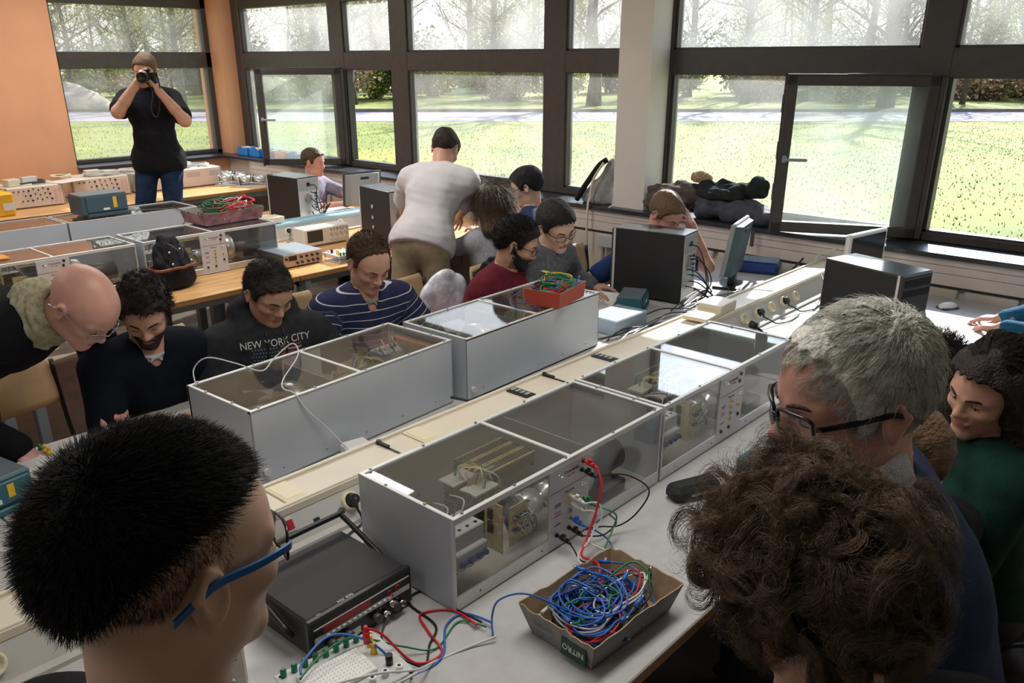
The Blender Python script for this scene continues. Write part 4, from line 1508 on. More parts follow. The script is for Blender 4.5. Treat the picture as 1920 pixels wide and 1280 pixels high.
def person(label, H, fwd, up=(0, 0, 1), neckdir=None, heading=0, lean=0.1, side=0.0, pose='sit', scale=1.0, skin='light',
           hands=None, top=None, legs=None, shoes=None, res=0.006, body_res=0.012, group='people in the lab', name='person', floor=0.0, sh_w=0.19,
           chest=1.0, belly=0.0, bare=False, **o):
    """H: head centre; fwd: where the face points; heading: angle of the chest; lean: forward tilt of the trunk"""
    H = np.array(H, float)
    S = scale
    hf = np.array([math.cos(heading), math.sin(heading), 0.0]); hl = np.array([-hf[1], hf[0], 0.0])
    u = unit(np.array([0, 0, 1.0]) * math.cos(lean) + hf * math.sin(lean) + hl * side)
    f = unit(hf - u * (hf @ u)); l = np.cross(u, f)
    face = unit(fwd)
    nd = unit(neckdir) if neckdir is not None else unit(u * 0.8 + np.array(unit(np.array(up, float))) * 0.5)
    N = H - nd * o.get('necklen', 0.165) * S - face * 0.025 * S
    P = N - u * 0.50 * S
    root = thing(name, label, 'person', (float(P[0]), float(P[1]), floor), 0, group)
    root_inv = -np.array([P[0], P[1], floor])
    o = dict(o); o['neck'] = N - u * 0.02
    Vh, Qh, mih, MW = head_parts(root, H, face, up, SKIN[skin], res, o)
    # arms
    SL = N - u * 0.055 * S + l * sh_w * S; SR = N - u * 0.055 * S - l * sh_w * S
    hands = hands or {}
    arms = {}
    for key, Sh, sg in (('L', SL, 1), ('R', SR, -1)):
        hd = hands.get(key, {})
        T = hd.get('at')
        if T is None:
            T = Sh - np.array([0, 0, 1]) * 0.42 * S + hf * 0.22 * S
        pole = hd.get('pole', l * sg * 0.6 - np.array([0, 0, 1.0]) - hf * 0.3)
        E_, T = ik(Sh, T, 0.295 * S, 0.255 * S, pole)
        arms[key] = (Sh, E_, T, hd)
    # legs
    HL = P + l * 0.09 * S; HR = P - l * 0.09 * S
    lg = {}
    for key, Hp, sg in (('L', HL, 1), ('R', HR, -1)):
        if legs and key in legs:
            A = np.array(legs[key], float)
        elif pose == 'sit':
            A = np.array([Hp[0], Hp[1], floor + 0.09]) + hf * 0.42 * S + hl * sg * 0.05
        else:
            A = np.array([Hp[0], Hp[1], floor + 0.09]) + hl * sg * 0.05 - hf * 0.02
        K, A = ik(Hp, A, 0.44 * S, 0.43 * S, hf + np.array([0, 0, 0.6 if pose == 'sit' else 0.0]))
        lg[key] = (Hp, K, A)
    def torso(s, t, kk=0.05, fem=o.get('fem', False)):
        cw = chest
        Rt = np.stack([l, f, u], 1)
        s.ell(P + u * 0.03 * S, (0.160 * S + t, 0.118 * S + t + belly * .5, 0.13 * S), kk, rot=Rt)
        s.ell(P + u * 0.17 * S + f * belly * .6, (0.140 * cw * S + t, 0.105 * S + t + belly, 0.15 * S), kk, rot=Rt)
        s.ell(P + u * 0.35 * S, (0.163 * cw * S + t, 0.115 * S + t, 0.165 * S + t), kk, rot=Rt)
        s.cap(SL - l * 0.03, SR + l * 0.03, 0.062 * S + t, None, kk)
        s.cap(N + u * 0.0 * S, SL * 0.6 + N * 0.4, 0.048 * S + t * .6, 0.055 * S + t, kk)
        s.cap(N + u * 0.0 * S, SR * 0.6 + N * 0.4, 0.048 * S + t * .6, 0.055 * S + t, kk)
        if fem:
            for sg in (-1, 1):
                s.ell(P + u * 0.33 * S + f * 0.085 * S + l * sg * 0.07, (0.065 + t, 0.06 + t, 0.065 + t), 0.03, rot=Rt)
    at = o.get('armt', 1.0)
    body = SDF()
    torso(body, 0.0)
    for key in 'LR':
        Sh, E_, T, hd = arms[key]
        body.cap(Sh, E_, 0.050 * S * at, 0.040 * S * at, 0.03)
        body.cap(E_, T, 0.040 * S * at, 0.027 * S, 0.02)
        Hp, K, A = lg[key]
        body.cap(Hp, K, 0.078 * S, 0.056 * S, 0.04)
        body.cap(K, A, 0.054 * S, 0.036 * S, 0.02)
    body.cap(N - u * .03, H - nd * 0.07 * S, 0.053 * S, 0.045 * S, 0.03)
    Vb, Qb = body.mesh(body_res)
    VV = [Vh, Vb]; QQ = [Qh, Qb + len(Vh)]; MI = [mih, np.zeros(len(Qb))]
    off = len(Vh) + len(Vb)
    for key, mir in (('L', -1), ('R', 1)):
        Sh, E_, T, hd = arms[key]
        if hd.get('hide'):
            continue
        s = SDF()
        d = hd.get('dir', T - E_)
        n = hd.get('back', (0, 0, 1))
        s.cap(E_ * 0.65 + T * 0.35, T, 0.037 * S * at, 0.0265 * S, 0.012)
        hand_prims(s, T, d, n, mir, hd.get('curl', 0.4), hd.get('spread', 0.10), hd.get('thumb', 0.6), S * (0.92 if o.get('fem') else 1.0))
        hh = max(0.0042, res)
        V_, Q_ = s.mesh(hh)
        VV.append(V_); QQ.append(Q_ + off); MI.append(np.zeros(len(Q_))); off += len(V_)
    V = np.concatenate(VV) + root_inv
    beardm = o.get('hairm')
    stub = mat('stubble_' + skin, tuple(0.42 * c for c in SKIN[skin].node_tree.nodes['Mix'].inputs['A'].default_value[:3]), 0.7)
    np_mesh('body', V, np.concatenate(QQ), [SKIN[skin], LIP, stub], root, np.concatenate(MI))
    for ch in root.children:                 # everything so far was laid out in world space
        if ch.name.split('.')[0] != 'body':
            ch.data.transform(Matrix.Translation(root_inv.tolist()))
        for c2 in ch.children:
            c2.data.transform(Matrix.Translation(root_inv.tolist()))
    frame = dict(P=P, N=N, u=u, f=f, l=l, arms=arms, lg=lg, root=root, inv=root_inv, MW=MW, H=H, S=S)
    # clothes
    if top:
        s = SDF()
        t = top.get('t', 0.012)
        torso(s, t)
        sl = top.get('sleeve', 1.0)      # 1 full, 0.5 short
        for key in 'LR':
            Sh, E_, T, hd = arms[key]
            at_ = at
            if sl >= 1:
                W2 = T - unit(T - E_) * 0.015
                s.cap(Sh, E_, 0.052 * S * at_ + t * 1.1, 0.043 * S * at_ + t * 1.3, 0.03)
                s.cap(E_, W2, 0.043 * S * at_ + t * 1.3, 0.030 * S + t, 0.02)
            else:
                s.cap(Sh, Sh + (E_ - Sh) * sl * 2 * 0.75, 0.052 * S * at_ + t * 0.9, 0.047 * S * at_ + t * 1.0, 0.03)
        hem = top.get('hem', -0.09)
        s.ell(P + u * (hem + 0.05) * S, ((0.172 if pose == 'sit' else 0.186) * S + t, (0.132 if pose == 'sit' else 0.145) * S + t + belly * .6, 0.20 * S), 0.05, rot=np.stack([l, f, u], 1))
        if top.get('hood'):
            bk = N - f * 0.065 * S + u * 0.03
            s.chain([N + l * 0.080 + f * 0.03 + u * .02, N + l * 0.090 - f * 0.055 + u * 0.065, bk - f * 0.045 + u * 0.06, N - l * 0.090 - f * 0.055 + u * 0.065, N - l * 0.080 + f * 0.03 + u * .02], [0.030, 0.042, 0.050, 0.042, 0.030], 0.03)
        if top.get('collar'):
            cr = 0.066
            ring = [N + u * (0.020 + 0.018 * math.cos(a + math.pi)) + (f * math.cos(a) + l * math.sin(a)) * cr for a in [i * math.pi / 6 for i in range(13)]]
            s.chain(ring, [top['collar']] * 13, 0.01)
        # open the neck
        s.cap(N + u * 0.02, N + nd * 0.16, 0.058 * S, 0.062 * S, 0.008, sub=True)
        if top.get('vneck'):
            s.cap(N + f * 0.08 - u * 0.05 * top['vneck'], N + f * 0.05 + u * 0.07, 0.012, 0.05, 0.01, sub=True)
        fold = top.get('fold', 0.003)
        Pv = P
        def post(F, X, Y, Z):
            A = np.stack([X, Y, Z], -1)
            G = F + fold * vnoise(A, 34, top.get('seed', 2)) + fold * 0.6 * vnoise(A @ np.diag([1, 1, 2.2]), 60, 9)
            hz = (A - Pv) @ u - hem * S
            G = np.maximum(G, -hz)
            return G
        V_, Q_ = s.mesh(top.get('res', 0.009), post)
        ob = np_mesh(top.get('name', 'sweater'), V_ + root_inv, Q_, top['m'], root)
        # trunk height stored for striped cloth
        hgt = (V_ - P) @ u
        for key in 'LR':
            Sh, E_, T, hd = arms[key]
            ax = unit(E_ - Sh)
            rel = V_ - Sh
            al = rel @ ax
            rad = np.linalg.norm(rel - al[:, None] * ax, axis=1)
            sel = (al > 0.02) & (rad < 0.085) & (np.abs((V_ - P) @ l) > 0.15)
            hgt[sel] = ((SL - P) @ u) - al[sel]
        at_l = ob.data.attributes.new('h', 'FLOAT', 'POINT')
        at_l.data.foreach_set('value', hgt.astype(np.float32))
        frame['top'] = ob
        if top.get('inner'):    # shirt collar showing at the neck
            b = SDF()
            ring = []
            for i in range(11):
                a = -2.6 + 5.2 * i / 10
                fr_ = 0.5 + 0.5 * math.cos(a)
                ring.append(N + u * (top.get('cz', 0.055) - 0.045 * fr_) * S + nd * 0.0 + (f * math.cos(a) * 1.0 + l * math.sin(a)) * (top.get('cr', 0.060) + 0.012 * fr_) * S)
            b.chain(ring, [0.007] * 11, 0.006)
            ch_ = top.get('ch', 0.0)
            if ch_:
                for kk_ in (1, 2, 3):
                    b.chain([p_ - u * ch_ * kk_ / 3 + (p_ - N - u * ((p_ - N) @ u)) * 0.10 * kk_ / 3 for p_ in ring], [0.006] * 11, 0.008)
            b.cap(ring[5] + l * 0.006, ring[5] + l * 0.034 - u * 0.030 + f * 0.012, 0.006, 0.004, 0.006)
            b.cap(ring[5] - l * 0.006, ring[5] - l * 0.034 - u * 0.030 + f * 0.012, 0.006, 0.004, 0.006)
            V_, Q_ = b.mesh(0.005)
            np_mesh('shirt_collar', V_ + root_inv, Q_, top['inner'], root)
    lm = (o.get('trousers') or mat('dark_trousers', (0.02, 0.022, 0.03), 0.85, noise=(20, 0.2)))
    s = SDF()
    Rt = np.stack([l, f, u], 1)
    s.ell(P + u * 0.01 * S, (0.163 * S + .014, 0.120 * S + .016 + belly * .5, 0.13 * S), 0.05, rot=Rt)
    for key in 'LR':
        Hp, K, A = lg[key]
        s.cap(Hp, K, 0.086 * S + .006, 0.066 * S, 0.04)
        s.cap(K, A, 0.066 * S, 0.054 * S, 0.02)
    def post2(F, X, Y, Z):
        A = np.stack([X, Y, Z], -1)
        return F + 0.004 * vnoise(A @ np.diag([1, 1, 1.6]), 30, 4)
    V_, Q_ = s.mesh(0.012, post2)
    np_mesh('trousers', V_ + root_inv, Q_, lm, root)
    for key in 'LR':
        Hp, K, A = lg[key]
        s = SDF()
        A0 = np.array([A[0], A[1], floor + 0.045])
        s.ell(A0 + hf * 0.06, (0.05, 0.13, 0.045), 0.02, rot=np.stack([hl, hf, np.array([0, 0, 1.0])], 1))
        s.cap(A0, A0 + np.array([0, 0, 0.05]), 0.05, 0.045, 0.02)
        V_, Q_ = s.mesh(0.012)
        V_[:, 2] = np.maximum(V_[:, 2], floor + 0.002)
        np_mesh('shoe', V_ + root_inv, Q_, M['black'], root)
    return frame
# ================================================================== THE PEOPLE
def D(az, down=0.0):
    a, p = R(az), R(down)
    return np.array([math.cos(a) * math.cos(p), math.sin(a) * math.cos(p), -math.sin(p)])
def cloth(name, c, rough=0.9, n=(25, 0.15), b=0.35, bs=350):
    return mat(name, c, rough, noise=n, bump=b, bscale=bs, spec=0.15)
H_BLACK = hairmat('hair_black', (0.008, 0.007, 0.007))
H_DARK = hairmat('hair_dark_brown', (0.022, 0.014, 0.010))
H_BROWN = hairmat('hair_brown', (0.07, 0.042, 0.024))
H_LBROWN = hairmat('hair_light_brown', (0.15, 0.09, 0.05), am=0.15)
H_GREY = hairmat('hair_grey', (0.70, 0.69, 0.62), am=0.18)
H_CURLY = hairmat('hair_curly_brown', (0.17, 0.115, 0.070), am=0.3)
GOLDF = mat('glasses_gold', (0.5, 0.38, 0.25), 0.3, 0.8)
BLKF = mat('glasses_black', (0.012, 0.012, 0.014), 0.25)
BLUEF = mat('glasses_blue', (0.015, 0.13, 0.36), 0.35)
LINE = [(-0.13, -0.060), (-0.075, -0.052), (-0.035, -0.010), (-0.022, 0.030), (0.0, 0.036), (0.012, -0.004), (0.030, 0.000), (0.040, 0.040), (0.062, 0.070), (0.085, 0.085), (0.12, 0.09)]
def fuzz(n, seed, L, r=0.0008, t=0.010, comb=(0, -0.3, 0.5), line=LINE, curl=0.0, curlf=2.0, jit=0.3, grav=0.1, seg=5, nf=0.8, hug=0.0, clumps=0, crown=None, rad=1.0, rnd=0.15):
    """comb: common direction; crown: hair also runs away from this point over the skull"""
    cv = np.array(comb, float)
    def dfn(P, N, q):
        d = cv + rnd * q.normal(size=P.shape)
        if crown is not None:
            w = P - np.array(crown); w /= np.linalg.norm(w, axis=1)[:, None]
            d = d + w * rad
        d = d - N * (d * N).sum(1)[:, None]
        return d + N * nf
    return dict(n=n, seed=seed, length=L, root_fn=skull_roots(line, t), dir_fn=dfn, r=r, curl=curl, curlf=curlf, jit=jit, grav=grav, seg=seg, hug=hug, clumps=clumps)

# 1 photographer by the window, standing on a low step
b = MB(); b.rbox((-0.25, -0.35, 0.18), (0.25, 0.35, 0.22), 0.006); b.box((-0.22, -0.32, 0), (-0.18, 0.32, 0.18)); b.box((0.18, -0.32, 0), (0.22, 0.32, 0.18))
o = b.ob('step', M['edge']); o.location = (-7.02, 3.36, 0); tag(o, 'low wooden step under the photographer in the black t-shirt', 'step')
ph = person('standing photographer in a black t-shirt and jeans holding a camera to his eye', (-7.02, 3.335, 1.875), D(-42, 24), (0.1, 0.12, 1), heading=R(-47), lean=0.03, pose='stand', scale=1.08, skin='light',
    floor=0.22, res=0.007, hs=1.06, at=1.0,
    hands={'R': dict(at=(-6.83, 3.16, 1.785), dir=(0.15, 0.35, 0.75), back=(-0.3, -0.9, 0.1), curl=1.0, pole=(-0.2, -0.7, -0.9)),
           'L': dict(at=(-6.74, 3.29, 1.725), dir=(-0.25, -0.25, 0.55), back=(0.5, 0.5, -0.5), curl=0.9, pole=(0.3, 0.6, -0.9))},
    top=dict(m=cloth('black_tshirt_cloth', (0.012, 0.013, 0.018)), name='t_shirt', sleeve=0.50, t=0.020, hem=-0.07, fold=0.006), belly=0.03, sh_w=0.175, armt=1.15,
    trousers=cloth('blue_jeans', (0.018, 0.035, 0.085), 0.9, (12, 0.3)), hairm=H_LBROWN, hk=dict(t=0.010), browm=H_LBROWN)
# camera held at the face
cr = thing('camera', 'black camera with a large lens held up by the photographer', 'camera', (-6.80, 3.245, 1.83), R(-47))
b = MB(); b.rbox((-0.03, -0.07, -0.045), (0.03, 0.07, 0.045), 0.01); b.rbox((-0.025, -0.025, 0.04), (0.03, 0.025, 0.065), 0.01); b.rbox((0.0, -0.075, -0.045), (0.045, -0.045, 0.035), 0.01)
b.ob('camera_body', M['black'], cr)
b = MB(); b.lathe([(0.030, 0.028), (0.034, 0.05), (0.036, 0.09), (0.042, 0.11), (0.042, 0.125), (0.036, 0.126), (0.034, 0.110), (0, 0.108)], (0, 0.0, 0.0), 20, 0, 'x')
b.ob('lens', M['black'], cr)
b = MB(); b.tube(spline([(0.0, 0.072, 0.03), (0.02, 0.09, -0.1), (0.03, 0.06, -0.25), (0.03, 0.03, -0.30), (0.03, 0.0, -0.24), (0.0, 0.02, -0.1), (-0.02, -0.06, 0.0)], 6), 0.006, 6)
b.ob('strap', M['black'], cr)

# 2 man with earphones behind the middle bench
person('seated man in profile with an earphone behind the dark computer tower by the corner', (-6.45, 4.485, 1.095), D(28, 8), heading=R(20), lean=0.12, skin='pink', res=0.007,
    hands={'R': dict(at=(-5.95, 4.45, 0.79), curl=0.4), 'L': dict(at=(-5.95, 4.72, 0.79), curl=0.4)},
    top=dict(m=cloth('violet_grey_cloth', (0.28, 0.27, 0.36)), name='t_shirt', sleeve=0.5), hairm=H_BROWN, hk=dict(t=0.011, amp=0.006))
# 3 white t-shirt, bent over the middle bench with his back to us
person('standing man in a white t-shirt and khaki trousers bending over the bench', (-3.86, 3.66, 1.44), D(112, 42), heading=R(112), lean=0.66, pose='stand', scale=1.0, skin='light', res=0.006,
    neckdir=(-0.25, 0.45, 0.9), hands={'R': dict(at=(-4.20, 4.06, 0.83), dir=(-0.5, 0.4, -0.35), back=(0.3, 0.4, 0.7), curl=0.5, pole=(0.9, -0.1, -0.4)),
           'L': dict(at=(-4.42, 3.80, 0.83), dir=(-0.5, 0.4, -0.3), curl=0.5, pole=(-0.8, -0.5, -0.3))},
    top=dict(m=cloth('white_tshirt_cloth', (0.62, 0.60, 0.62), 0.9, (10, 0.04)), name='t_shirt', sleeve=0.55, t=0.020, hem=-0.03, fold=0.006), sh_w=0.20, armt=1.1,
    legs={'L': (-3.78, 3.02, 0.09), 'R': (-3.48, 3.16, 0.09)},
    trousers=cloth('khaki_cotton', (0.30, 0.235, 0.155), 0.9, (12, 0.2)), hairm=H_DARK, hk=dict(t=0.010), browm=H_DARK)
# 4 woman with long brown hair
LONG = [(-0.13, -0.20), (-0.02, -0.20), (0.0, -0.02), (0.03, 0.03), (0.05, 0.06), (0.085, 0.085), (0.12, 0.09)]
person('seated woman with long straight brown hair and a pale grey cardigan seen from behind', (-3.49, 3.70, 1.115), D(146, 25), heading=R(150), lean=0.15, scale=0.92, skin='light', res=0.006, fem=True, sh_w=0.165,
    hands={'L': dict(at=(-4.0, 3.72, 0.80), curl=0.4), 'R': dict(at=(-3.95, 4.0, 0.80), curl=0.4)},
    top=dict(m=cloth('pale_grey_knit', (0.36, 0.36, 0.40), 0.9, (60, 0.12)), name='cardigan', sleeve=0.5), hairm=H_BROWN,
    hk=dict(t=0.014, amp=0.002, sc=140, line=LONG, extra=[('cap', (-0.05, -0.05, 0.02), (-0.055, -0.075, -0.15), 0.055, 0.045, 0.03), ('cap', (0.05, -0.05, 0.02), (0.055, -0.075, -0.15), 0.055, 0.045, 0.03), ('cap', (0, -0.08, 0.02), (0, -0.095, -0.17), 0.05, 0.045, 0.03)]),
    strands=[fuzz(2500, 4, 0.16, 0.0010, 0.014, (0, -0.2, -0.9), [(-0.13, -0.1), (0.0, -0.02), (0.05, 0.05), (0.12, 0.09)], grav=1.2, nf=0.35, jit=0.15)])
# 5 young man in profile, blue t-shirt
person('young man in profile with black hair, glasses and a navy t-shirt by the windows', (-3.62, 4.16, 1.18), D(212, 22), heading=R(205), lean=0.18, skin='asian', res=0.006,
    hands={'L': dict(at=(-3.95, 4.05, 0.85), curl=0.4), 'R': dict(at=(-4.05, 4.3, 0.80), curl=0.4)},
    top=dict(m=cloth('navy_tshirt_cloth', (0.03, 0.05, 0.12)), name='t_shirt', sleeve=0.5), hairm=H_BLACK, hk=dict(t=0.018, amp=0.006, sc=60),
    glasses=dict(m=BLKF, w=0.024, h=0.015), trousers=cloth('dark_cloth', (0.02, 0.02, 0.025)))
# 6 maroon sweater
person('seated man with black hair, beard and glasses in a maroon sweater', (-2.655, 2.975, 1.125), D(38, 22), heading=R(18), lean=0.46, side=-0.05, skin='tan', res=0.005,
    hands={'R': dict(at=(-2.62, 2.98, 0.93), hide=True, pole=(-.6, -1, -.3)), 'L': dict(at=(-2.55, 3.35, 0.80), curl=0.4)},
    top=dict(m=cloth('maroon_wool', (0.13, 0.016, 0.028)), inner=cloth('pale_blue_shirt', (0.45, 0.48, 0.56)), t=0.018), hairm=H_BLACK, beard=dict(full=True, t=0.0022), hk=dict(t=0.015, amp=0.006, sc=80),
    glasses=dict(m=BLKF, w=0.023, h=0.017), strands=[fuzz(3000, 5, 0.025, 0.0010, 0.014, (0, 0, 0.2), curl=1.0, hug=0.4, nf=0.5)])
# 7 grey fleece
person('smiling man with black hair and glasses in a grey zip fleece', (-2.685, 3.315, 1.16), D(-12, 26), (0, -0.15, 1), heading=R(5), lean=0.46, skin='asian', res=0.005, hs=1.03,
    hands={'L': dict(at=(-2.66, 3.60, 0.80), dir=(0.5, 0.6, -0.1), curl=0.35, pole=(-0.1, 0.8, -0.8)), 'R': dict(at=(-2.52, 3.10, 0.80), curl=0.3)},
    top=dict(m=cloth('grey_fleece', (0.13, 0.14, 0.155), 0.95, (40, 0.2)), collar=0.022, t=0.022, name='fleece', inner=cloth('dark_navy_shirt', (0.02, 0.03, 0.06))), hairm=H_BLACK, hk=dict(t=0.018, amp=0.004),
    glasses=dict(m=BLKF, w=0.024, h=0.015), openm=0.6, smile=0.6)
# 8 hand on the forehead
person('man in a dark blue shirt resting his forehead on his hand behind the computer tower', (-2.49, 4.05, 1.150), D(-8, 34), heading=R(-5), lean=0.42, sh_w=0.17, skin='pink', res=0.005,
    hands={'L': dict(at=(-2.400, 4.185, 1.085), dir=(0.10, -0.75, 0.65), back=(0.9, 0.3, 0.2), curl=0.45, spread=0.14, pole=(0.3, 0.1, -1)), 'R': dict(at=(-2.62, 3.92, 0.80), curl=0.4, pole=(-0.6, -0.5, -1.0))},
    top=dict(m=cloth('royal_navy_cotton', (0.02, 0.045, 0.14)), name='polo_shirt', sleeve=0.5, collar=0.014), hairm=H_LBROWN, hk=dict(t=0.011, amp=0.005))
# 9 bald man leaning in
bald = person('bald man in a black sweater with a beige scarf and glasses leaning over the bench', (-2.60, 0.925, 1.262), D(28, 52), (0.35, 0.15, 1), neckdir=D(30, -18), heading=R(26), lean=1.12, pose='stand', skin='pink', res=0.0042, hs=1.06,
    hands={'R': dict(at=(-2.70, 0.70, 0.83), dir=(0.5, 0.1, -0.4), curl=0.5, pole=(-0.5, -0.6, 0.2)), 'L': dict(at=(-2.885, 1.035, 0.845), dir=(0.55, 0.25, -0.45), back=(0.3, 0.3, 0.9), curl=0.75, spread=0.03, pole=(-0.9, 0.5, 0.1))},
    top=dict(m=cloth('black_wool', (0.008, 0.008, 0.010)), t=0.02), hair='bald', browm=hairmat('brow_grey', (0.25, 0.18, 0.14)), brow=0.002, glasses=dict(m=mat('glasses_steel', (0.4, 0.4, 0.42), 0.3, 0.9), w=0.025, h=0.014, r=0.0012),
    legs={'L': (-3.25, 0.62, 0.09), 'R': (-3.2, 0.25, 0.09)}, trousers=cloth('black_trousers', (0.008, 0.008, 0.010)))
# 10 bearded man looking down
person('seated man with thick dark hair and short beard in a black sweater, looking down', (-2.84, 1.215, 1.135), D(-30, 33), heading=R(-4), lean=0.42, skin='light', res=0.0042, sh_w=0.17,
    hands={'R': dict(at=(-2.62, 1.12, 0.79), curl=0.4, pole=(-.5, -.5, -1)), 'L': dict(at=(-2.62, 1.34, 0.80), curl=0.3, hide=False)},
    top=dict(m=cloth('blue_black_wool', (0.007, 0.009, 0.016)), t=0.018, vneck=1.0, inner=cloth('white_blue_shirt', (0.50, 0.55, 0.64))), hairm=H_DARK, beard=dict(full=True, t=0.0016, m=hairmat('beard_brown', (0.05, 0.03, 0.022))), hk=dict(t=0.014, amp=0.006, sc=60), brow=0.0036,
    strands=[fuzz(6000, 6, 0.030, 0.0009, 0.013, (0, 0.2, 0.1), curl=0.6, hug=0.5, nf=0.5, clumps=260)])
# 11 hoodie
hood = person('young man with short dark hair in a charcoal hoodie with a flag print', (-2.765, 1.665, 1.125), D(-2, 30), heading=R(-14), lean=0.28, skin='tan', res=0.0042,
    hands={'R': dict(at=(-2.56, 1.45, 0.79), curl=0.4), 'L': dict(at=(-2.55, 1.85, 0.79), curl=0.4)},
    top=dict(m=cloth('charcoal_fleece', (0.028, 0.030, 0.034), 0.95, (30, 0.2)), hood=True, t=0.026, name='hoodie', fold=0.005), hairm=H_DARK, hk=dict(t=0.010, amp=0.004), brow=0.0034,
    strands=[fuzz(4500, 7, 0.016, 0.0009, 0.009, (0, 0.3, 0.1), hug=0.5, nf=0.4)])
# 12 striped sweater
strp = cloth('striped_wool', (0.028, 0.032, 0.085))
nt = strp.node_tree
at_ = nt.nodes.new('ShaderNodeAttribute'); at_.attribute_name = 'h'
mu = nt.nodes.new('ShaderNodeMath'); mu.operation = 'MULTIPLY'; mu.inputs[1].default_value = 1 / 0.034
fr_ = nt.nodes.new('ShaderNodeMath'); fr_.operation = 'FRACT'
ls = nt.nodes.new('ShaderNodeMath'); ls.operation = 'LESS_THAN'; ls.inputs[1].default_value = 0.10
mx_ = nt.nodes.new('ShaderNodeMix'); mx_.data_type = 'RGBA'; mx_.inputs['B'].default_value = (0.60, 0.60, 0.62, 1)
bs_ = nt.nodes['Principled BSDF']; prev = bs_.inputs['Base Color'].links[0].from_socket
nt.links.new(at_.outputs['Fac'], mu.inputs[0]); nt.links.new(mu.outputs[0], fr_.inputs[0]); nt.links.new(fr_.outputs[0], ls.inputs[0])
nt.links.new(ls.outputs[0], mx_.inputs['Factor']); nt.links.new(prev, mx_.inputs['A']); nt.links.new(mx_.outputs['Result'], bs_.inputs['Base Color'])
person('man with receding brown hair in a navy sweater with white stripes over a checked shirt', (-2.79, 2.175, 1.150), D(-8, 30), heading=R(-12), lean=0.34, skin='light', res=0.0042, hs=1.02,
    hands={'R': dict(at=(-2.56, 1.98, 0.80), curl=0.4), 'L': dict(at=(-2.50, 2.42, 0.80), curl=0.4)},
    top=dict(m=strp, t=0.018, vneck=1.0, name='striped_sweater', inner=mat('checked_shirt', (0.26, 0.27, 0.22), 0.9, noise=(180, 0.6))), hairm=H_BROWN,
    hk=dict(t=0.008, amp=0.003, line=[(-0.13, -0.060), (-0.075, -0.052), (-0.035, -0.010), (-0.022, 0.030), (0.0, 0.036), (0.012, 0.0), (0.028, 0.01), (0.034, 0.07), (0.05, 0.100), (0.085, 0.12)]),
    strands=[fuzz(3500, 8, 0.012, 0.0008, 0.008, (0, 0.2, 0.1), line=[(-0.13, -0.060), (-0.075, -0.052), (-0.022, 0.030), (0.0, 0.04), (0.03, 0.06), (0.05, 0.105), (0.085, 0.13)])])
# 13 foreground left
SID = [(-0.13, -0.090), (-0.09, -0.080), (-0.045, -0.030), (-0.022, 0.030), (0.0, 0.036), (0.012, -0.004), (0.026, 0.000), (0.040, 0.040), (0.062, 0.070), (0.075, 0.080), (0.12, 0.09)]
TOPL = [(-0.16, -0.055), (-0.110, -0.040), (-0.080, 0.020), (-0.03, 0.060), (0.03, 0.078), (0.08, 0.090), (0.12, 0.095)]
person('man in the near foreground with short black hair and blue temple glasses, seen from behind', (-0.648, 0.262, 1.548), D(94, 6), heading=R(108), necklen=0.21, lean=0.05, pose='stand', scale=1.0, skin='asian', res=0.003, hs=0.98, nr=0.058,
    hands={'R': dict(at=(-0.45, 0.30, 0.75)), 'L': dict(at=(-0.62, 0.0, 0.75))},
    top=dict(m=cloth('dark_jumper', (0.01, 0.01, 0.012))), hairm=H_BLACK, hk=dict(t=0.002, amp=0.0012, sc=200, line=TOPL, extra=[('ell', (0, -0.016, 0.054), (0.066, 0.094, 0.062), 0.03)]),
    strands=[fuzz(20000, 9, 0.019, 0.00050, 0.007, (0, 0.3, 0.1), line=TOPL, jit=0.3, grav=-0.1, nf=0.5, crown=(0, -0.07, 0.12), rad=0.6),
             fuzz(30000, 10, 0.007, 0.00019, 0.002, (0, 0.0, -0.6), line=SID, jit=0.1, nf=0.3, seg=2)],
    glasses=dict(m=BLKF, tm=BLUEF, w=0.026, h=0.0175, tr=0.0022, th=0.0035), belly=0.0)
# 14 grey haired man
GL = [(-0.13, -0.075), (-0.075, -0.068), (-0.040, -0.030), (-0.022, 0.020), (0.0, 0.034), (0.012, -0.020), (0.030, -0.010), (0.040, 0.045), (0.055, 0.088), (0.085, 0.105), (0.12, 0.11)]
person('grey haired man with black glasses, white collar and navy sweater bending towards the bench', (-0.352, 1.085, 1.535), D(230, 12), (0.1, 0.05, 1), neckdir=(-0.1, -0.05, 0.95), heading=R(200), lean=0.35, pose='stand', skin='pink', res=0.003, hs=1.03, nose=1.06,
    top=dict(m=cloth('navy_blue_wool', (0.022, 0.032, 0.085)), t=0.022, cr=0.072, cz=0.085, ch=0.035, inner=cloth('white_shirt', (0.72, 0.74, 0.80), 0.8, (5, 0.03))), hairm=H_GREY, browm=H_BROWN,
    hk=dict(t=0.008, amp=0.003, sc=90, line=GL),
    strands=[fuzz(18000, 11, 0.046, 0.00050, 0.008, (0.5, -0.15, 0.0), line=GL, jit=0.22, grav=0.04, nf=0.18, seg=7, hug=0.95, crown=(-0.03, -0.06, 0.13), rad=1.0, clumps=420),
             fuzz(1200, 17, 0.030, 0.00040, 0.010, (0.3, 0.1, 0.1), line=GL, jit=0.5, nf=0.45, hug=0.4, seg=6, crown=(-0.03, -0.06, 0.13), curl=0.5)],
    glasses=dict(m=BLKF, w=0.0275, h=0.0185, r=0.0027, th=0.0034, tr=0.0024, sq=0.42), hands={'L': dict(at=(-0.30, 0.80, 0.72)), 'R': dict(at=(-0.38, 1.45, 0.72))}, legs={'L': (-0.15, 0.95, 0.09), 'R': (-0.1, 1.3, 0.09)})
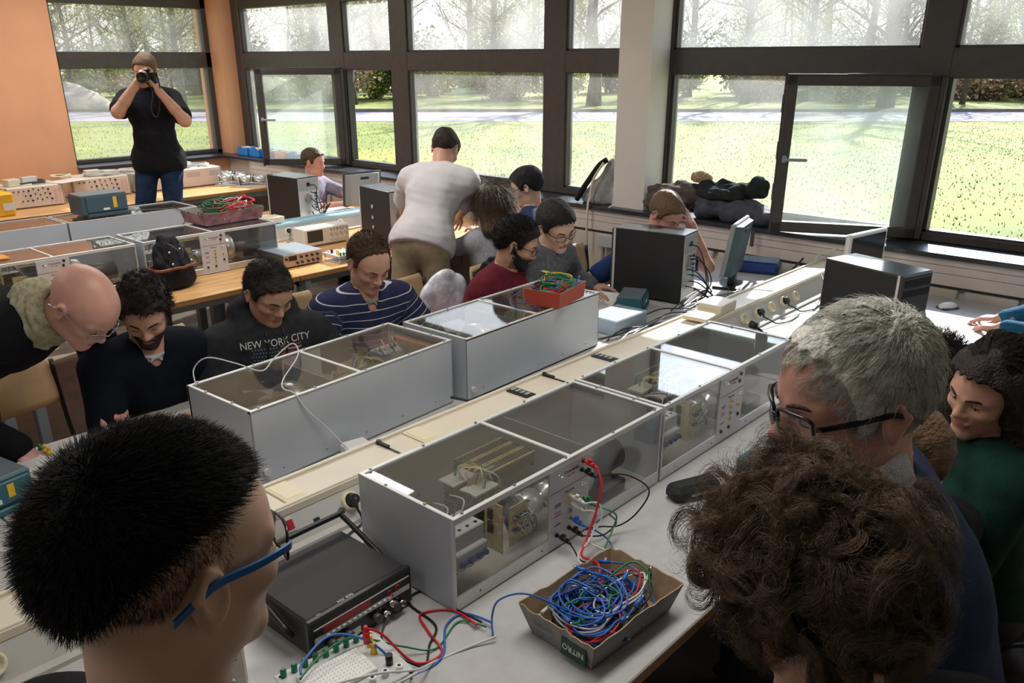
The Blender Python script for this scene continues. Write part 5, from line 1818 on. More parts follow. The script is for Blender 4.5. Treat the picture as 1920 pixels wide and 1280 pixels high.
# 15 curly hair, right foreground
CL = [(-0.13, -0.085), (-0.03, -0.08), (0.0, -0.02), (0.04, 0.05), (0.085, 0.09), (0.12, 0.09)]
person('person in the near foreground with a large mop of curly brown hair, head bent down', (-0.255, 0.765, 1.430), D(165, 48), heading=R(150), lean=0.45, pose='stand', skin='light', res=0.0035, nr=0.05, fem=False,
    top=dict(m=cloth('black_jacket', (0.008, 0.008, 0.010)), t=0.02), hairm=H_CURLY, hk=dict(t=0.012, amp=0.006, sc=60, line=CL, seed=4),
    strands=[fuzz(27000, 12, 0.098, 0.00048, 0.016, (0, -0.1, 0.0), line=CL, curl=1.5, curlf=1.0, jit=0.2, grav=0.35, nf=0.5, seg=12, clumps=420, crown=(0, -0.07, 0.12), rad=0.15, hug=0.4, rnd=0.9),
             fuzz(1300, 13, 0.055, 0.00040, 0.026, (0, 0.1, 0.1), line=CL, curl=2.0, curlf=1.2, jit=0.3, grav=0.1, nf=0.8, seg=9)],
    hands={'L': dict(at=(-0.20, 0.42, 0.70)), 'R': dict(at=(-0.12, 0.85, 0.70))}, legs={'L': (-0.05, 0.45, 0.09), 'R': (0.0, 0.75, 0.09)})
# 16 curly haired woman in green
WL = [(-0.16, -0.30), (0.02, -0.30), (0.024, -0.10), (0.03, 0.0), (0.045, 0.055), (0.07, 0.080), (0.085, 0.088), (0.12, 0.09)]
person('smiling woman with long dark curly hair in a dark green top', (-0.395, 2.225, 1.190), D(243, 14), (0.12, -0.1, 1), heading=R(215), lean=0.12, scale=0.95, skin='light', res=0.004, fem=True, sh_w=0.17, eyes='open', look=-0.002, smile=1.0,
    top=dict(m=cloth('dark_green_jersey', (0.008, 0.036, 0.028)), name='top', t=0.012), hairm=H_DARK, brow=0.0034,
    hands={'L': dict(at=(-0.58, 2.05, 0.68)), 'R': dict(at=(-0.60, 2.4, 0.68))},
    hk=dict(t=0.022, amp=0.008, sc=60, line=WL, extra=[('cap', (-0.075, -0.035, 0.03), (-0.095, -0.02, -0.20), 0.042, 0.055, 0.04), ('cap', (0.075, -0.035, 0.03), (0.095, -0.02, -0.20), 0.042, 0.055, 0.04), ('cap', (0, -0.09, 0.02), (0, -0.10, -0.22), 0.06, 0.06, 0.04)]),
    strands=[fuzz(9000, 14, 0.25, 0.0007, 0.020, (0, -0.8, -0.4), line=[(-0.13, -0.1), (-0.02, -0.04), (0.0, 0.06), (0.03, 0.10), (0.06, 0.12), (0.12, 0.15)], curl=1.0, curlf=2.2, grav=1.4, nf=0.15, seg=12, clumps=260, hug=0.8)])
# 17 brown haired person seen from behind
person('brown haired person seen from behind, between the grey haired man and the woman in green', (-0.465, 1.835, 1.120), D(165, 25), heading=R(165), lean=0.2, scale=0.95, skin='light', res=0.005,
    top=dict(m=cloth('dark_grey_cloth', (0.02, 0.02, 0.024))), hairm=H_LBROWN, hk=dict(t=0.014, amp=0.004),
    hands={'L': dict(at=(-0.58, 1.62, 0.68)), 'R': dict(at=(-0.60, 1.95, 0.68))},
    strands=[fuzz(6000, 15, 0.04, 0.0007, 0.012, (0, -0.3, 0.0), grav=0.2, hug=0.9, nf=0.2, crown=(0, -0.03, 0.12), clumps=300)])
# 18 person hidden behind the grey haired man
person('person mostly hidden behind the grey haired man, only dark brown hair showing', (-0.60, 2.42, 1.10), D(215, 20), heading=R(200), lean=0.15, scale=0.95, skin='tan', res=0.006,
    top=dict(m=cloth('dark_grey_cloth', (0.02, 0.02, 0.024))), hairm=H_DARK, hk=dict(t=0.02, amp=0.008, line=WL),
    hands={'L': dict(at=(-0.66, 2.25, 0.68)), 'R': dict(at=(-0.66, 2.6, 0.68))}, strands=[fuzz(2500, 16, 0.06, 0.0009, 0.02, curl=1.5)])
# 19 person at the laptop, only the forearms in view
person('person in a blue pullover at the right picture edge typing on the white laptop', (-0.40, 4.55, 1.20), D(215, 25), heading=R(195), lean=0.15, skin='pink', res=0.006,
    hands={'R': dict(at=(-0.80, 4.43, 0.80), dir=(-0.9, 0.05, -0.15), curl=0.5), 'L': dict(at=(-0.76, 4.27, 0.80), dir=(-0.9, 0.15, -0.15), curl=0.5)},
    top=dict(m=cloth('petrol_blue_wool', (0.02, 0.12, 0.22))), hairm=H_DARK)

# scarf of the bald man
P_, N_, u_, f_, l_, H_0, inv_ = (bald[k] for k in ('P', 'N', 'u', 'f', 'l', 'H', 'inv'))
ax = unit(H_0 - N_)
e1 = unit(np.cross(ax, [0, 0, 1.0])); e2 = np.cross(ax, e1)
s = SDF()
for off, rad, th in ((0.000, 0.078, 0.024), (0.030, 0.070, 0.022), (-0.025, 0.085, 0.022)):
    ring = [N_ + ax * (0.035 + off) + (e1 * math.cos(a) + e2 * math.sin(a)) * rad for a in [i * math.pi / 7 for i in range(15)]]
    s.chain(ring, [th] * 15, 0.015)
def sp_(F, X, Y, Z):
    A = np.stack([X, Y, Z], -1)
    return F + 0.005 * vnoise(A, 90, 6) + 0.003 * np.sin((A @ ax) * 260)
V_, Q_ = s.mesh(0.006, sp_)
np_mesh('scarf', V_ + inv_, Q_, cloth('beige_scarf_knit', (0.36, 0.33, 0.22), 0.95, (60, 0.25)), bald['root'])

# print on the hoodie, laid on the cloth
from mathutils.bvhtree import BVHTree
top_o = hood['top']
me_ = top_o.data
bv = BVHTree.FromPolygons([v.co[:] for v in me_.vertices], [tuple(p.vertices) for p in me_.polygons])
hc = Vector(hood['N'] - hood['u'] * 0.035 + hood['f'] * 0.30 + hood['inv'])
hx_, hy_, hz_ = Vector(hood['l']), Vector(hood['u']), Vector(hood['f'])
def lay(x, y, d=0.0018):
    p = hc + hx_ * x + hy_ * y
    hit = bv.ray_cast(p, -hz_, 0.8)
    if hit[0] is None:
        return p - hz_ * 0.15
    return hit[0] + hz_ * d
me = text_mesh('NEW YORK CITY', 0.036, 0)
b = MB(); vs = [lay(v.co.x, v.co.y + 0.030) for v in me.vertices]; b.add(vs, [tuple(p.vertices) for p in me.polygons])
b.ob('lettering', mat('print_white', (0.62, 0.63, 0.63), 0.8), hood['root'], recalc=False)
b = MB()
q = random.Random(3)
for j in range(7):
    for i in range(9):
        x0, y0 = -0.095 + i * 0.0115 + (j % 2) * 0.005, 0.012 - j * 0.013
        vs = [lay(x0 + 0.0042 * math.cos(a) * (1 if k % 2 == 0 else .45), y0 + 0.0042 * math.sin(a) * (1 if k % 2 == 0 else .45)) for k, a in enumerate([t * math.pi / 5 for t in range(10)])]
        b.add(vs + [sum(vs, Vector()) / 10], [(k, (k + 1) % 10, 10) for k in range(10)])
b.ob('printed_stars', mat('print_blue_grey', (0.16, 0.22, 0.32), 0.8), hood['root'], recalc=False)
b = MB()
for j in range(7):
    y0 = 0.016 - j * 0.0135
    xs = [0.012 + k * 0.008 for k in range(12)]
    vs = [lay(x, y0 + 0.003 * math.sin(x * 60)) for x in xs] + [lay(x, y0 - 0.0085 + 0.003 * math.sin(x * 60)) for x in xs]
    b.add(vs, [(k, k + 1, 13 + k, 12 + k) for k in range(11)], j % 2)
b.ob('printed_stripes', [mat('print_red', (0.22, 0.05, 0.05), 0.8), mat('print_grey', (0.30, 0.27, 0.26), 0.8)], hood['root'], recalc=False)
for sg in (-1, 1):
    b = MB(); b.tube([lay(sg * 0.03 + sg * 0.012 * t, 0.12 - 0.19 * t, 0.005) for t in [k / 8 for k in range(9)]], 0.003, 6); b.ob('drawstring', M['black'], hood['root'])
# ================================================================== DEVICES AND THINGS ON THE BENCHES
TZ = 0.75
def pc_tower(label, x, y, rz, D_=0.40, Wd=0.19, Hh=0.37, black=True, group='computer towers'):
    """local: depth along x; front at -x, back with ports at +x"""
    r = thing('computer_tower', label, 'computer', (x, y, TZ), rz, group)
    hx, hy = D_ / 2, Wd / 2
    b = MB()
    b.rbox((-hx + 0.012, -hy, 0.012), (hx - 0.002, hy, Hh), 0.003)
    b.ob('case', M['blackm'], r)
    b = MB(); b.rbox((-hx + 0.01, -hy - 0.001, Hh - 0.006), (hx, hy + 0.001, Hh + 0.002), 0.002); b.ob('top_panel', mat('tower_top_steel', (0.10, 0.11, 0.12), 0.22, 0.55), r)
    b = MB()
    b.rbox((-hx, -hy + 0.002, 0.01), (-hx + 0.016, hy - 0.002, Hh - 0.002), 0.005)
    for z in (0.335, 0.29):
        b.rbox((-hx - 0.002, -hy + 0.015, Hh * z / 0.37 - 0.02), (-hx + 0.002, hy - 0.015, Hh * z / 0.37 + 0.018), 0.002, 1)
    b.rbox((-hx - 0.002, -hy + 0.05, 0.12), (-hx + 0.002, hy - 0.04, 0.17), 0.002, 1)
    b.cyl((-hx - 0.003, hy - 0.03, 0.22), (-hx, hy - 0.03, 0.22), 0.008, 12, 1)
    b.ob('front_panel', [M['dgrey'], M['black']], r)
    for yy in (-hy + 0.002, hy - 0.002):
        b = MB(); b.box((-hx + 0.014, yy - 0.004, 0.012), (-hx + 0.026, yy + 0.004, Hh)); b.ob('side_strip', M['lgrey'], r)
    # back: steel plate, power supply, fan grille, ports
    b = MB()
    b.box((hx - 0.003, -hy + 0.004, 0.014), (hx, hy - 0.004, Hh - 0.006))
    b.box((hx, -hy + 0.01, Hh - 0.10), (hx + 0.002, hy - 0.01, Hh - 0.012), 1)
    for k in range(5):
        b.box((hx, -hy + 0.02, 0.03 + k * 0.018), (hx + 0.0015, hy - 0.05, 0.041 + k * 0.018), 0)
    b.ob('back_plate', [M['alu'], M['grey']], r)
    b = MB()
    for k in range(6):
        rr = 0.008 + 0.006 * k
        b.tube([(hx + 0.003, -0.01 + rr * math.cos(t * math.pi / 10), Hh * 0.56 + rr * math.sin(t * math.pi / 10)) for t in range(20)], 0.0012, 4, closed=True)
    b.ob('fan_grille', M['screw'], r)
    b = MB()
    for k, (zz, mi) in enumerate(((0.66, 0), (0.60, 1), (0.53, 0), (0.47, 2), (0.42, 2), (0.36, 0))):
        b.rbox((hx, hy - 0.05, Hh * zz - 0.007), (hx + 0.004, hy - 0.03, Hh * zz + 0.007), 0.001, mi)
    b.rbox((hx, -0.02, Hh - 0.07), (hx + 0.004, 0.015, Hh - 0.04), 0.002, 0)
    b.ob('ports', [M['black'], M['blue'], M['green']], r)
    b = MB(); b.box((-hx + 0.02, -hy + 0.005, 0), (-hx + 0.06, hy - 0.005, 0.013)); b.box((hx - 0.06, -hy + 0.005, 0), (hx - 0.02, hy - 0.005, 0.013)); b.ob('feet', M['black'], r)
    return r
pc_tower('black computer tower in front of the man with a hand on his forehead', -2.395, 3.80, R(9), 0.42, 0.185)
pc_tower('black computer tower with its drive bays visible, behind the grey haired man\'s head', -1.205, 3.76, R(180 - 17), 0.40, 0.205)
pc_tower('dark computer tower with light metal back in front of the man with the earphone', -5.71, 3.755, R(5), 0.385, 0.21)
t4 = pc_tower('dark computer tower with round holes in its side, left of the man in white', -4.65, 3.81, R(-9), 0.43, 0.19)
b = MB()
for k, z in enumerate((0.245, 0.17, 0.10)):
    b.cyl((-0.02, -0.097, z), (-0.02, -0.0935, z), 0.026 - 0.006 * k, 18)
    b.cyl((-0.02, -0.099, z), (-0.02, -0.0965, z), 0.013, 14, 1)
b.ob('side_vents', [M['black'], M['chrome']], t4)

def monitor(label, x, y, rz, w_=0.40, h_=0.30, z0=0.06, frame='dgrey', screen='black', thick=0.045, tilt=0.0, base=True, back='grey'):
    """local: screen faces -y"""
    r = thing('monitor', label, 'monitor', (x, y, TZ), rz, 'monitors')
    Rt = Matrix.Rotation(tilt, 4, 'X')
    b = MB(); b.rbox((-w_ / 2, -0.012, z0), (w_ / 2, 0.012, z0 + h_), 0.006, 0, Rt)
    b.ob('bezel', M[frame], r)
    b = MB(); b.box((-w_ / 2 + 0.018, -0.0135, z0 + 0.022), (w_ / 2 - 0.018, -0.0115, z0 + h_ - 0.018), 0, Rt); b.ob('screen', mat('dark_screen', (0.03, 0.035, 0.035), 0.15), r)
    b = MB()
    pr = [(-w_ / 2 + 0.012, 0.010), (w_ / 2 - 0.012, 0.010), (w_ / 2 - 0.05, thick), (-w_ / 2 + 0.05, thick)]
    b.prism(pr, z0 + 0.012, z0 + h_ - 0.012, 'z', 0, Rt)
    b.rbox((-0.04, thick, z0 + h_ - 0.055), (0.04, thick + 0.004, z0 + h_ - 0.035), 0.003, 1, Rt)
    b.ob('back_shell', [M[back], M['black']], r)
    if base:
        b = MB()
        b.rbox((-0.035, 0.015, 0.01), (0.035, 0.055, z0 + h_ * 0.55), 0.008)
        b.rbox((-0.11, -0.05, 0), (0.11, 0.12, 0.014), 0.006)
        b.ob('stand', M['black'], r)
    return r
monitor('grey monitor seen from behind between the black tower and the windows', -2.20, 4.28, R(-76), 0.34, 0.31, 0.075, 'grey', back='tealm', tilt=R(-8))
monitor('white framed monitor beyond the black tower near the windows', -1.52, 4.50, R(80), 0.36, 0.27, 0.10, 'white_p', back='white_p')
monitor('dark monitor seen from behind next to the man in the white t-shirt', -5.72, 4.43, R(-98), 0.36, 0.28, 0.06, 'dgrey', tilt=R(-6))

def keyboard(label, x, y, rz):
    r = thing('keyboard', label, 'keyboard', (x, y, TZ), rz)
    b = MB(); b.rbox((-0.22, -0.075, 0), (0.22, 0.075, 0.02), 0.004); b.ob('housing', M['lgrey'], r)
    b = MB()
    for j in range(5):
        for i in range(20):
            b.rbox((-0.21 + i * 0.021, -0.063 + j * 0.025, 0.019), (-0.192 + i * 0.021, -0.042 + j * 0.025, 0.026), 0.002)
    b.ob('keys', M['white_p'], r)
keyboard('light grey keyboard on the middle bench in front of the seated man with the earphone', -5.90, 4.18, R(86))

def oscilloscope(label, x, y, rz, W2=0.38, Hs=0.13, Dp=0.13):
    """front faces +x"""
    r = thing('oscilloscope', label, 'oscilloscope', (x, y, TZ), rz, 'oscilloscopes')
    b = MB(); b.rbox((-Dp, -W2 / 2, 0.01), (0, W2 / 2, Hs), 0.006); b.rbox((-Dp + .02, -W2 / 2 + .02, 0), (-0.02, W2 / 2 - .02, 0.012), 0.002); b.ob('housing', M['lgrey'], r)
    b = MB(); b.rbox((-0.002, -W2 / 2 + 0.005, 0.015), (0.006, W2 / 2 - 0.005, Hs - 0.004), 0.004); b.ob('front_panel', M['beige'], r)
    b = MB(); b.rbox((0.004, -W2 / 2 + 0.03, 0.035), (0.008, -W2 / 2 + 0.03 + 0.125, Hs - 0.015), 0.003); b.ob('screen', mat('dark_screen', (0.03, 0.035, 0.035), 0.15), r)
    for i in range(4):
        for j in range(2):
            b = MB(); y0 = W2 / 2 - 0.04 - i * 0.04; z0 = 0.045 + j * 0.045
            b.cyl((0.005, y0, z0), (0.016, y0, z0), 0.009, 14); b.ob('knob', M['lgrey'], r)
    b = MB()
    for i in range(6):
        for j in range(2):
            b.rbox((0.005, W2 / 2 - 0.035 - i * 0.026, Hs - 0.030 + j * 0.012), (0.009, W2 / 2 - 0.020 - i * 0.026, Hs - 0.023 + j * 0.012), 0.001)
    b.ob('button_row', M['grey'], r)
    return r
oscilloscope('beige oscilloscope with a dark screen behind the striped sweater man\'s head', -4.82, 3.41, R(-2))
oscilloscope('beige oscilloscope half hidden by the man with blue glasses in the foreground', -1.335, 0.48, R(-6), 0.34, 0.12)

# power supply with pink panel
r = thing('power_supply', 'flat bench power supply with a pinkish panel and a row of black knobs', 'power supply', (-4.42, 2.935, TZ))
b = MB(); b.rbox((-0.30, -0.145, 0.008), (0, 0.145, 0.085), 0.004); b.ob('case', M['dgrey'], r)
b = MB(); b.rbox((-0.30, -0.14, 0.084), (-0.002, 0.14, 0.088), 0.001); b.ob('top_cover', M['bluem'], r)
b = MB(); b.rbox((-0.002, -0.143, 0.008), (0.006, 0.143, 0.086), 0.003); b.ob('front_panel', mat('pinkish_panel', (0.55, 0.40, 0.35), 0.4, 0.2), r)
b = MB(); b.rbox((0.005, -0.11, 0.045), (0.008, -0.05, 0.075), 0.002); b.ob('display', M['black'], r)
for y, z in [(-0.13, 0.062), (-0.02, 0.062), (0.02, 0.062), (0.06, 0.062), (0.10, 0.062), (-0.05, 0.028), (-0.015, 0.028), (0.03, 0.028), (0.065, 0.028), (0.10, 0.028)]:
    b = MB(); b.cyl((0.005, y, z), (0.018, y, z), 0.008, 12); b.ob('knob', M['black'], r)

def trainer_board(label, x, y, rz, sc=1.0, name='breadboard'):
    """board on pillars: green terminals along the -x edge, yellow posts, white prototyping block"""
    r = thing('circuit_trainer', label, 'circuit board', (x, y, TZ), rz, 'circuit trainers')
    b = MB(); b.box((-0.085, -0.11, 0.002), (0.085, 0.11, 0.005)); b.box((-0.09, -0.115, 0.046), (0.09, 0.115, 0.050)); b.ob('board', M['lgrey'], r)
    for xx in (-0.08, 0.08):
        for yy in (-0.105, 0.105):
            b = MB(); b.cyl((xx, yy, 0), (xx, yy, 0.050), 0.004, 8); b.ob('pillar', M['chrome'], r)
    b = MB(); b.rbox((-0.05, -0.085, 0.050), (0.035, 0.055, 0.060), 0.002)
    for i in range(16):
        for j in range(8):
            b.box((-0.045 + j * 0.0095, -0.08 + i * 0.0082, 0.0601), (-0.043 + j * 0.0095, -0.078 + i * 0.0082, 0.0604), 1)
    b.ob('prototyping_block', [M['white_p'], M['grey']], r)
    for i in range(9):
        yy = -0.10 + i * 0.024
        b = MB(); b.cyl((-0.076, yy, 0.050), (-0.076, yy, 0.066), 0.0065, 10); b.cyl((-0.076, yy, 0.066), (-0.076, yy, 0.070), 0.0065, 10, r2=0.004)
        b.ob('terminal', M['green'], r)
    for (xx, yy) in ((-0.045, 0.085), (-0.02, 0.078)):
        b = MB(); b.cyl((xx, yy, 0.050), (xx, yy, 0.066), 0.008, 10, r2=0.006); b.cyl((xx, yy, 0.066), (xx, yy, 0.078), 0.005, 10); b.ob('terminal', M['yellow'], r)
    for (xx, yy) in ((0.055, 0.03), (0.055, 0.06), (0.06, 0.09), (0.055, -0.02)):
        b = MB(); b.cyl((xx, yy, 0.050), (xx, yy, 0.064), 0.0075, 12); b.cyl((xx, yy, 0.0641), (xx, yy, 0.0645), 0.004, 8, 1); b.ob('terminal', [M['white_p'], M['black']], r)
    b = MB(); b.cyl((0.03, 0.085, 0.050), (0.03, 0.085, 0.074), 0.008, 12); b.ob('terminal', M['black'], r)
    b = MB()
    for k in range(8):
        b.rbox((-0.06 + k * 0.015, -0.09, 0.008), (-0.050 + k * 0.015, -0.07 + 0.02 * (k % 3), 0.02), 0.001)
    b.ob('components', M['pcbg'], r)
    return r
trainer_board('circuit trainer with green and yellow terminals at the bottom edge, under the red plug', -1.155, 0.775, R(-8))
trainer_board('small circuit trainer with bright green terminals on the orange bench behind the striped man', -4.36, 3.22, R(178))
trainer_board('circuit trainer with two yellow posts beside the bald man\'s hand', -2.62, 0.70, R(20))

# black generator with tilting handle
r = thing('function_generator', 'black multifunction generator with a red display and a folded carrying handle', 'generator', (-1.285, 0.922, TZ), R(1))
D2, W2, H2 = 0.255, 0.285, 0.105
b = MB(); b.rbox((-D2, -W2 / 2, 0.012), (-0.01, W2 / 2, H2), 0.006); b.ob('case', M['blackm'], r)
b = MB(); b.rbox((-0.014, -W2 / 2 - 0.004, 0.008), (0.004, W2 / 2 + 0.004, H2 + 0.002), 0.004); b.ob('front_frame', M['black'], r)
b = MB(); b.box((0.004, -W2 / 2 + 0.008, 0.083), (0.0052, W2 / 2 - 0.006, 0.086)); b.box((0.004, -W2 / 2 + 0.008, 0.050), (0.0052, W2 / 2 - 0.006, 0.063))
b.box((0.004, -W2 / 2 + 0.01, 0.012), (0.0052, -W2 / 2 + 0.13, 0.030)); b.ob('white_strip', M['white_p'], r)
b = MB(); b.box((0.004, -W2 / 2 + 0.012, 0.064), (0.0050, W2 / 2 - 0.01, 0.0825)); b.ob('front_panel', mat('dark_slate', (0.02, 0.03, 0.035), 0.4), r)
b = MB(); b.rbox((0.0045, -0.11, 0.066), (0.0062, 0.02, 0.081), 0.001); b.ob('display', mat('red_display', (0.42, 0.015, 0.02), 0.25), r)
b = MB(); add_text(b, 'MX 870', 0.013, frame_M((-0.012, -0.035, H2 + 0.0022), (0, 1, 0), (-1, 0, 0)), 0); add_text(b, 'ITT', 0.008, frame_M((-0.008, -0.11, H2 + 0.0022), (0, 1, 0), (-1, 0, 0)), 0)
b.ob('lettering', M['lgrey'], r)
for k in range(13):
    b = MB(); y0 = -0.105 + k * 0.0145; b.rbox((0.004, y0, 0.052), (0.009, y0 + 0.009, 0.060), 0.001); b.ob('push_button', M['lgrey'], r)
for (y, z) in ((-0.095, 0.033), (-0.05, 0.030), (0.03, 0.030), (0.085, 0.033)):
    b = MB(); b.cyl((0.004, y, z), (0.022, y, z), 0.011, 14); b.ob('knob', M['dgrey'], r)
for (y, z) in ((0.055, 0.028), (0.075, 0.045), (0.105, 0.030)):
    b = MB(); b.cyl((0.004, y, z), (0.020, y, z), 0.008, 12); b.ob('connector', M['chrome'], r)
for (y, z) in ((0.10, 0.073), (0.075, 0.071), (0.08, 0.060)):
    b = MB(); b.tube([(0.006, y + 0.005 * math.cos(t * math.pi / 8), z + 0.005 * math.sin(t * math.pi / 8)) for t in range(16)], 0.0012, 5, closed=True); b.ob('indicator_ring', M['red'], r)
b = MB()
b.tube(spline([(-0.05, -W2 / 2 - 0.012, 0.055), (-D2 - 0.005, -W2 / 2 - 0.012, H2 + 0.03), (-D2 - 0.012, -W2 / 2, H2 + 0.036), (-D2 - 0.012, W2 / 2, H2 + 0.036), (-D2 - 0.005, W2 / 2 + 0.012, H2 + 0.03), (-0.05, W2 / 2 + 0.012, 0.055)], 5), 0.0075, 8)
b.ob('handle', M['black'], r)
for y in (-W2 / 2 + 0.01, W2 / 2 - 0.02):
    for xx in (-0.02, -D2 + 0.01):
        b = MB(); b.rbox((xx - 0.006, y, 0), (xx + 0.012, y + 0.012, 0.014), 0.002); b.ob('foot', M['black'], r)

# --- cardboard box of blue cables
card = mat('cardboard', (0.40, 0.28, 0.17), 0.85, noise=(25, 0.15))
cardg = mat('printed_cardboard', (0.26, 0.25, 0.24), 0.7, noise=(12, 0.1))
def open_box(name, label, cat, x, y, rz, lx, ly, h, mats, flare=0.02, z=TZ, jag=0.004, seed=1, walln=14):
    """open tray with separate thick walls; local origin at the centre of the base"""
    r = thing(name, label, cat, (x, y, z), rz)
    q = random.Random(seed)
    b = MB(); b.box((-lx / 2, -ly / 2, 0.001), (lx / 2, ly / 2, 0.004), 1); b.ob('base', mats, r)
    t = 0.003
    for (ax, s) in (('x', 1), ('x', -1), ('y', 1), ('y', -1)):
        b = MB()
        L = ly if ax == 'x' else lx
        W3 = (lx if ax == 'x' else ly) / 2
        top, bot = [], []
        n = walln
        vs, fs = [], []
        for i in range(n + 1):
            u = -0.5 + i / n
            zt = h + q.uniform(-jag, jag)
            fl = flare
            a0, a1 = u * L, u * (L + 2 * flare)
            for (zz, off, aa) in ((0.001, 0, a0), (0.001, -t, a0), (zt, fl, a1), (zt, fl - t, a1)):
                p = (s * (W3 + off), aa, zz) if ax == 'x' else (aa, s * (W3 + off), zz)
                vs.append(p)
        for i in range(n):
            k = 4 * i
            fs += [(k, k + 4, k + 6, k + 2), (k + 1, k + 3, k + 7, k + 5), (k + 2, k + 6, k + 7, k + 3), (k, k + 1, k + 5, k + 4)]
        fs += [(0, 2, 3, 1), (4 * n, 4 * n + 1, 4 * n + 3, 4 * n + 2)]
        b.add(vs, fs)
        b.m = [0 if i % 4 == 0 else 1 for i in range(4 * n)] + [1, 1]
        b.ob('side', mats, r)
    return r
def tangle(parent, n, lx, ly, z0, z1, cols, seed, r=0.0022, loop=(0.03, 0.09), name='cable'):
    q = random.Random(seed)
    for i in range(n):
        cx, cy = q.uniform(-lx, lx) * 0.55, q.uniform(-ly, ly) * 0.55
        R1, R2 = q.uniform(*loop), q.uniform(*loop)
        a0 = q.uniform(0, 6.28); turn = q.uniform(0.8, 2.2) * 2 * math.pi
        zz = z0 + (z1 - z0) * (i / n)
        pts = []
        m = 12
        for k in range(m + 1):
            a = a0 + turn * k / m
            p = (max(-lx, min(lx, cx + R1 * math.cos(a) + q.uniform(-.008, .008))), max(-ly, min(ly, cy + R2 * math.sin(a) + q.uniform(-.008, .008))), max(z0, zz + q.uniform(-.006, .010) + 0.012 * math.sin(a)))
            pts.append(p)
        b = MB(); b.tube(spline(pts, 4), r, 6)
        d = (Vector(pts[-1]) - Vector(pts[-2])).normalized()
        e = Vector(pts[-1])
        b.cyl(e, e + d * 0.028, 0.005, 8); b.cyl(e + d * 0.028, e + d * 0.036, 0.0022, 6, 1)
        b.ob(name, [cols[i % len(cols)], M['chrome']], parent)
cbx = open_box('cardboard_box', 'worn cardboard tray full of blue leads at the front edge of the white bench', 'box', -0.905, 1.315, R(-3), 0.175, 0.285, 0.082, [cardg, card], 0.022, seed=4, jag=0.005)
b = MB()
Mf = frame_M((0.05, -0.159, 0.040), (-1, 0, 0), Vector((0, -0.0, -1)))
b.rbox((0.015, -0.1605, 0.014), (0.085, -0.1535, 0.060), 0.001, 0)
b.ob('label_patch', mat('label_dark_green', (0.015, 0.045, 0.025), 0.5), cbx)
b = MB(); add_text(b, 'NITRO', 0.020, frame_M((0.050, -0.1612, 0.040), (-1, 0, 0), (0, 0, -1)), 0); add_text(b, 'electronique', 0.013, frame_M((-0.045, -0.1612, 0.045), (-1, 0, 0), (0, 0, -1)), 1)
b.ob('lettering', [M['white_p'], M['grey']], cbx)
ct = thing('cable_tangle', 'tangle of mostly blue banana leads heaped in the cardboard tray', 'cables', (-0.905, 1.315, TZ), R(-3))
tangle(ct, 46, 0.078, 0.13, 0.012, 0.082, [M['blue'], M['blue'], M['blued'], M['blue'], M['black'], M['blue'], M['red'], M['blued'], M['green'], M['blue'], M['wwire']], 8, 0.0023, (0.025, 0.085))
# lead spilling over the left side
def lead(label, pts, m, r=0.0024, cat='cable', name='test_lead', ends=None, group=None, k=8):
    b = MB(); b.tube(spline(pts, k), r, 8)
    o = b.ob(name, m)
    tag(o, label, cat, group)
    return o
lead('blue lead arching out of the cardboard tray over its left rim', [(-0.93, 1.22, 0.82), (-1.00, 1.16, 0.865), (-1.055, 1.13, 0.84), (-1.075, 1.125, 0.79), (-1.02, 1.16, 0.775), (-1.04, 1.13, 0.80)][:4] + [(-1.05, 1.10, 0.756)], M['blue'])
lead('green lead arching over the far corner of the cardboard tray', [(-0.93, 1.36, 0.83), (-0.90, 1.42, 0.865), (-0.85, 1.42, 0.85), (-0.83, 1.38, 0.80)], M['green'])

# --- leads plugged in the first box's panel
px0 = -1.35 + 0.17
def PP(y, z, dx=0.006):
    return Vector((px0 + dx, 1.544 + y, TZ + z))
def plug_lead(label, y, z, m, pts, r=0.0023, pm=None):
    root = thing('test_lead', label, 'cable', (px0, 1.544 + y, TZ + z))
    b = MB(); o0 = Vector((px0, 1.544 + y, TZ + z))
    b.cyl((0.006, 0, 0), (0.018, 0, 0), 0.0045, 10); b.cyl((0.016, 0, 0), (0.040, 0, -0.004), 0.0068, 10); b.cyl((0.040, 0, -0.004), (0.052, 0, -0.008), 0.0055, 10, r2=0.003)
    b.rbox((0.020, -0.005, 0.0), (0.032, 0.005, 0.012), 0.002)
    b.ob('plug', pm or m, root)
    P = [Vector((0.048, 0, -0.007))] + [Vector(p) - o0 for p in pts]
    b = MB(); b.tube(spline(P, 8), r, 8); b.ob('wire', m, root)
    return root
plug_lead('red lead with a thick red plug in the topmost socket of the box panel', 0.045, 0.224, M['red'], [(-1.105, 1.575, 0.93), (-1.10, 1.545, 0.86), (-1.095, 1.50, 0.80), (-1.06, 1.44, 0.80), (-0.98, 1.40, 0.83), (-0.93, 1.33, 0.80)], 0.0034)
plug_lead('black lead looping far to the right from the second socket of the box panel', 0.039, 0.200, M['black'], [(-1.09, 1.66, 0.935), (-1.05, 1.72, 0.88), (-1.07, 1.70, 0.81), (-1.10, 1.66, 0.775), (-1.12, 1.60, 0.79), (-1.13, 1.55, 0.80)])
plug_lead('white lead from the upper yellow socket of the box panel', -0.007, 0.140, M['wwire'], [(-1.10, 1.56, 0.885), (-1.085, 1.55, 0.84), (-1.10, 1.51, 0.80), (-1.04, 1.52, 0.785), (-0.99, 1.44, 0.82)])
plug_lead('white lead from the second yellow socket of the box panel', -0.007, 0.118, M['wwire'], [(-1.105, 1.55, 0.86), (-1.09, 1.52, 0.81), (-1.08, 1.45, 0.79), (-1.02, 1.40, 0.80)])
plug_lead('blue lead in the lower part of the box panel', -0.007, 0.074, M['blue'], [(-1.10, 1.56, 0.80), (-1.08, 1.58, 0.775), (-1.05, 1.57, 0.757)], pm=M['blue'])
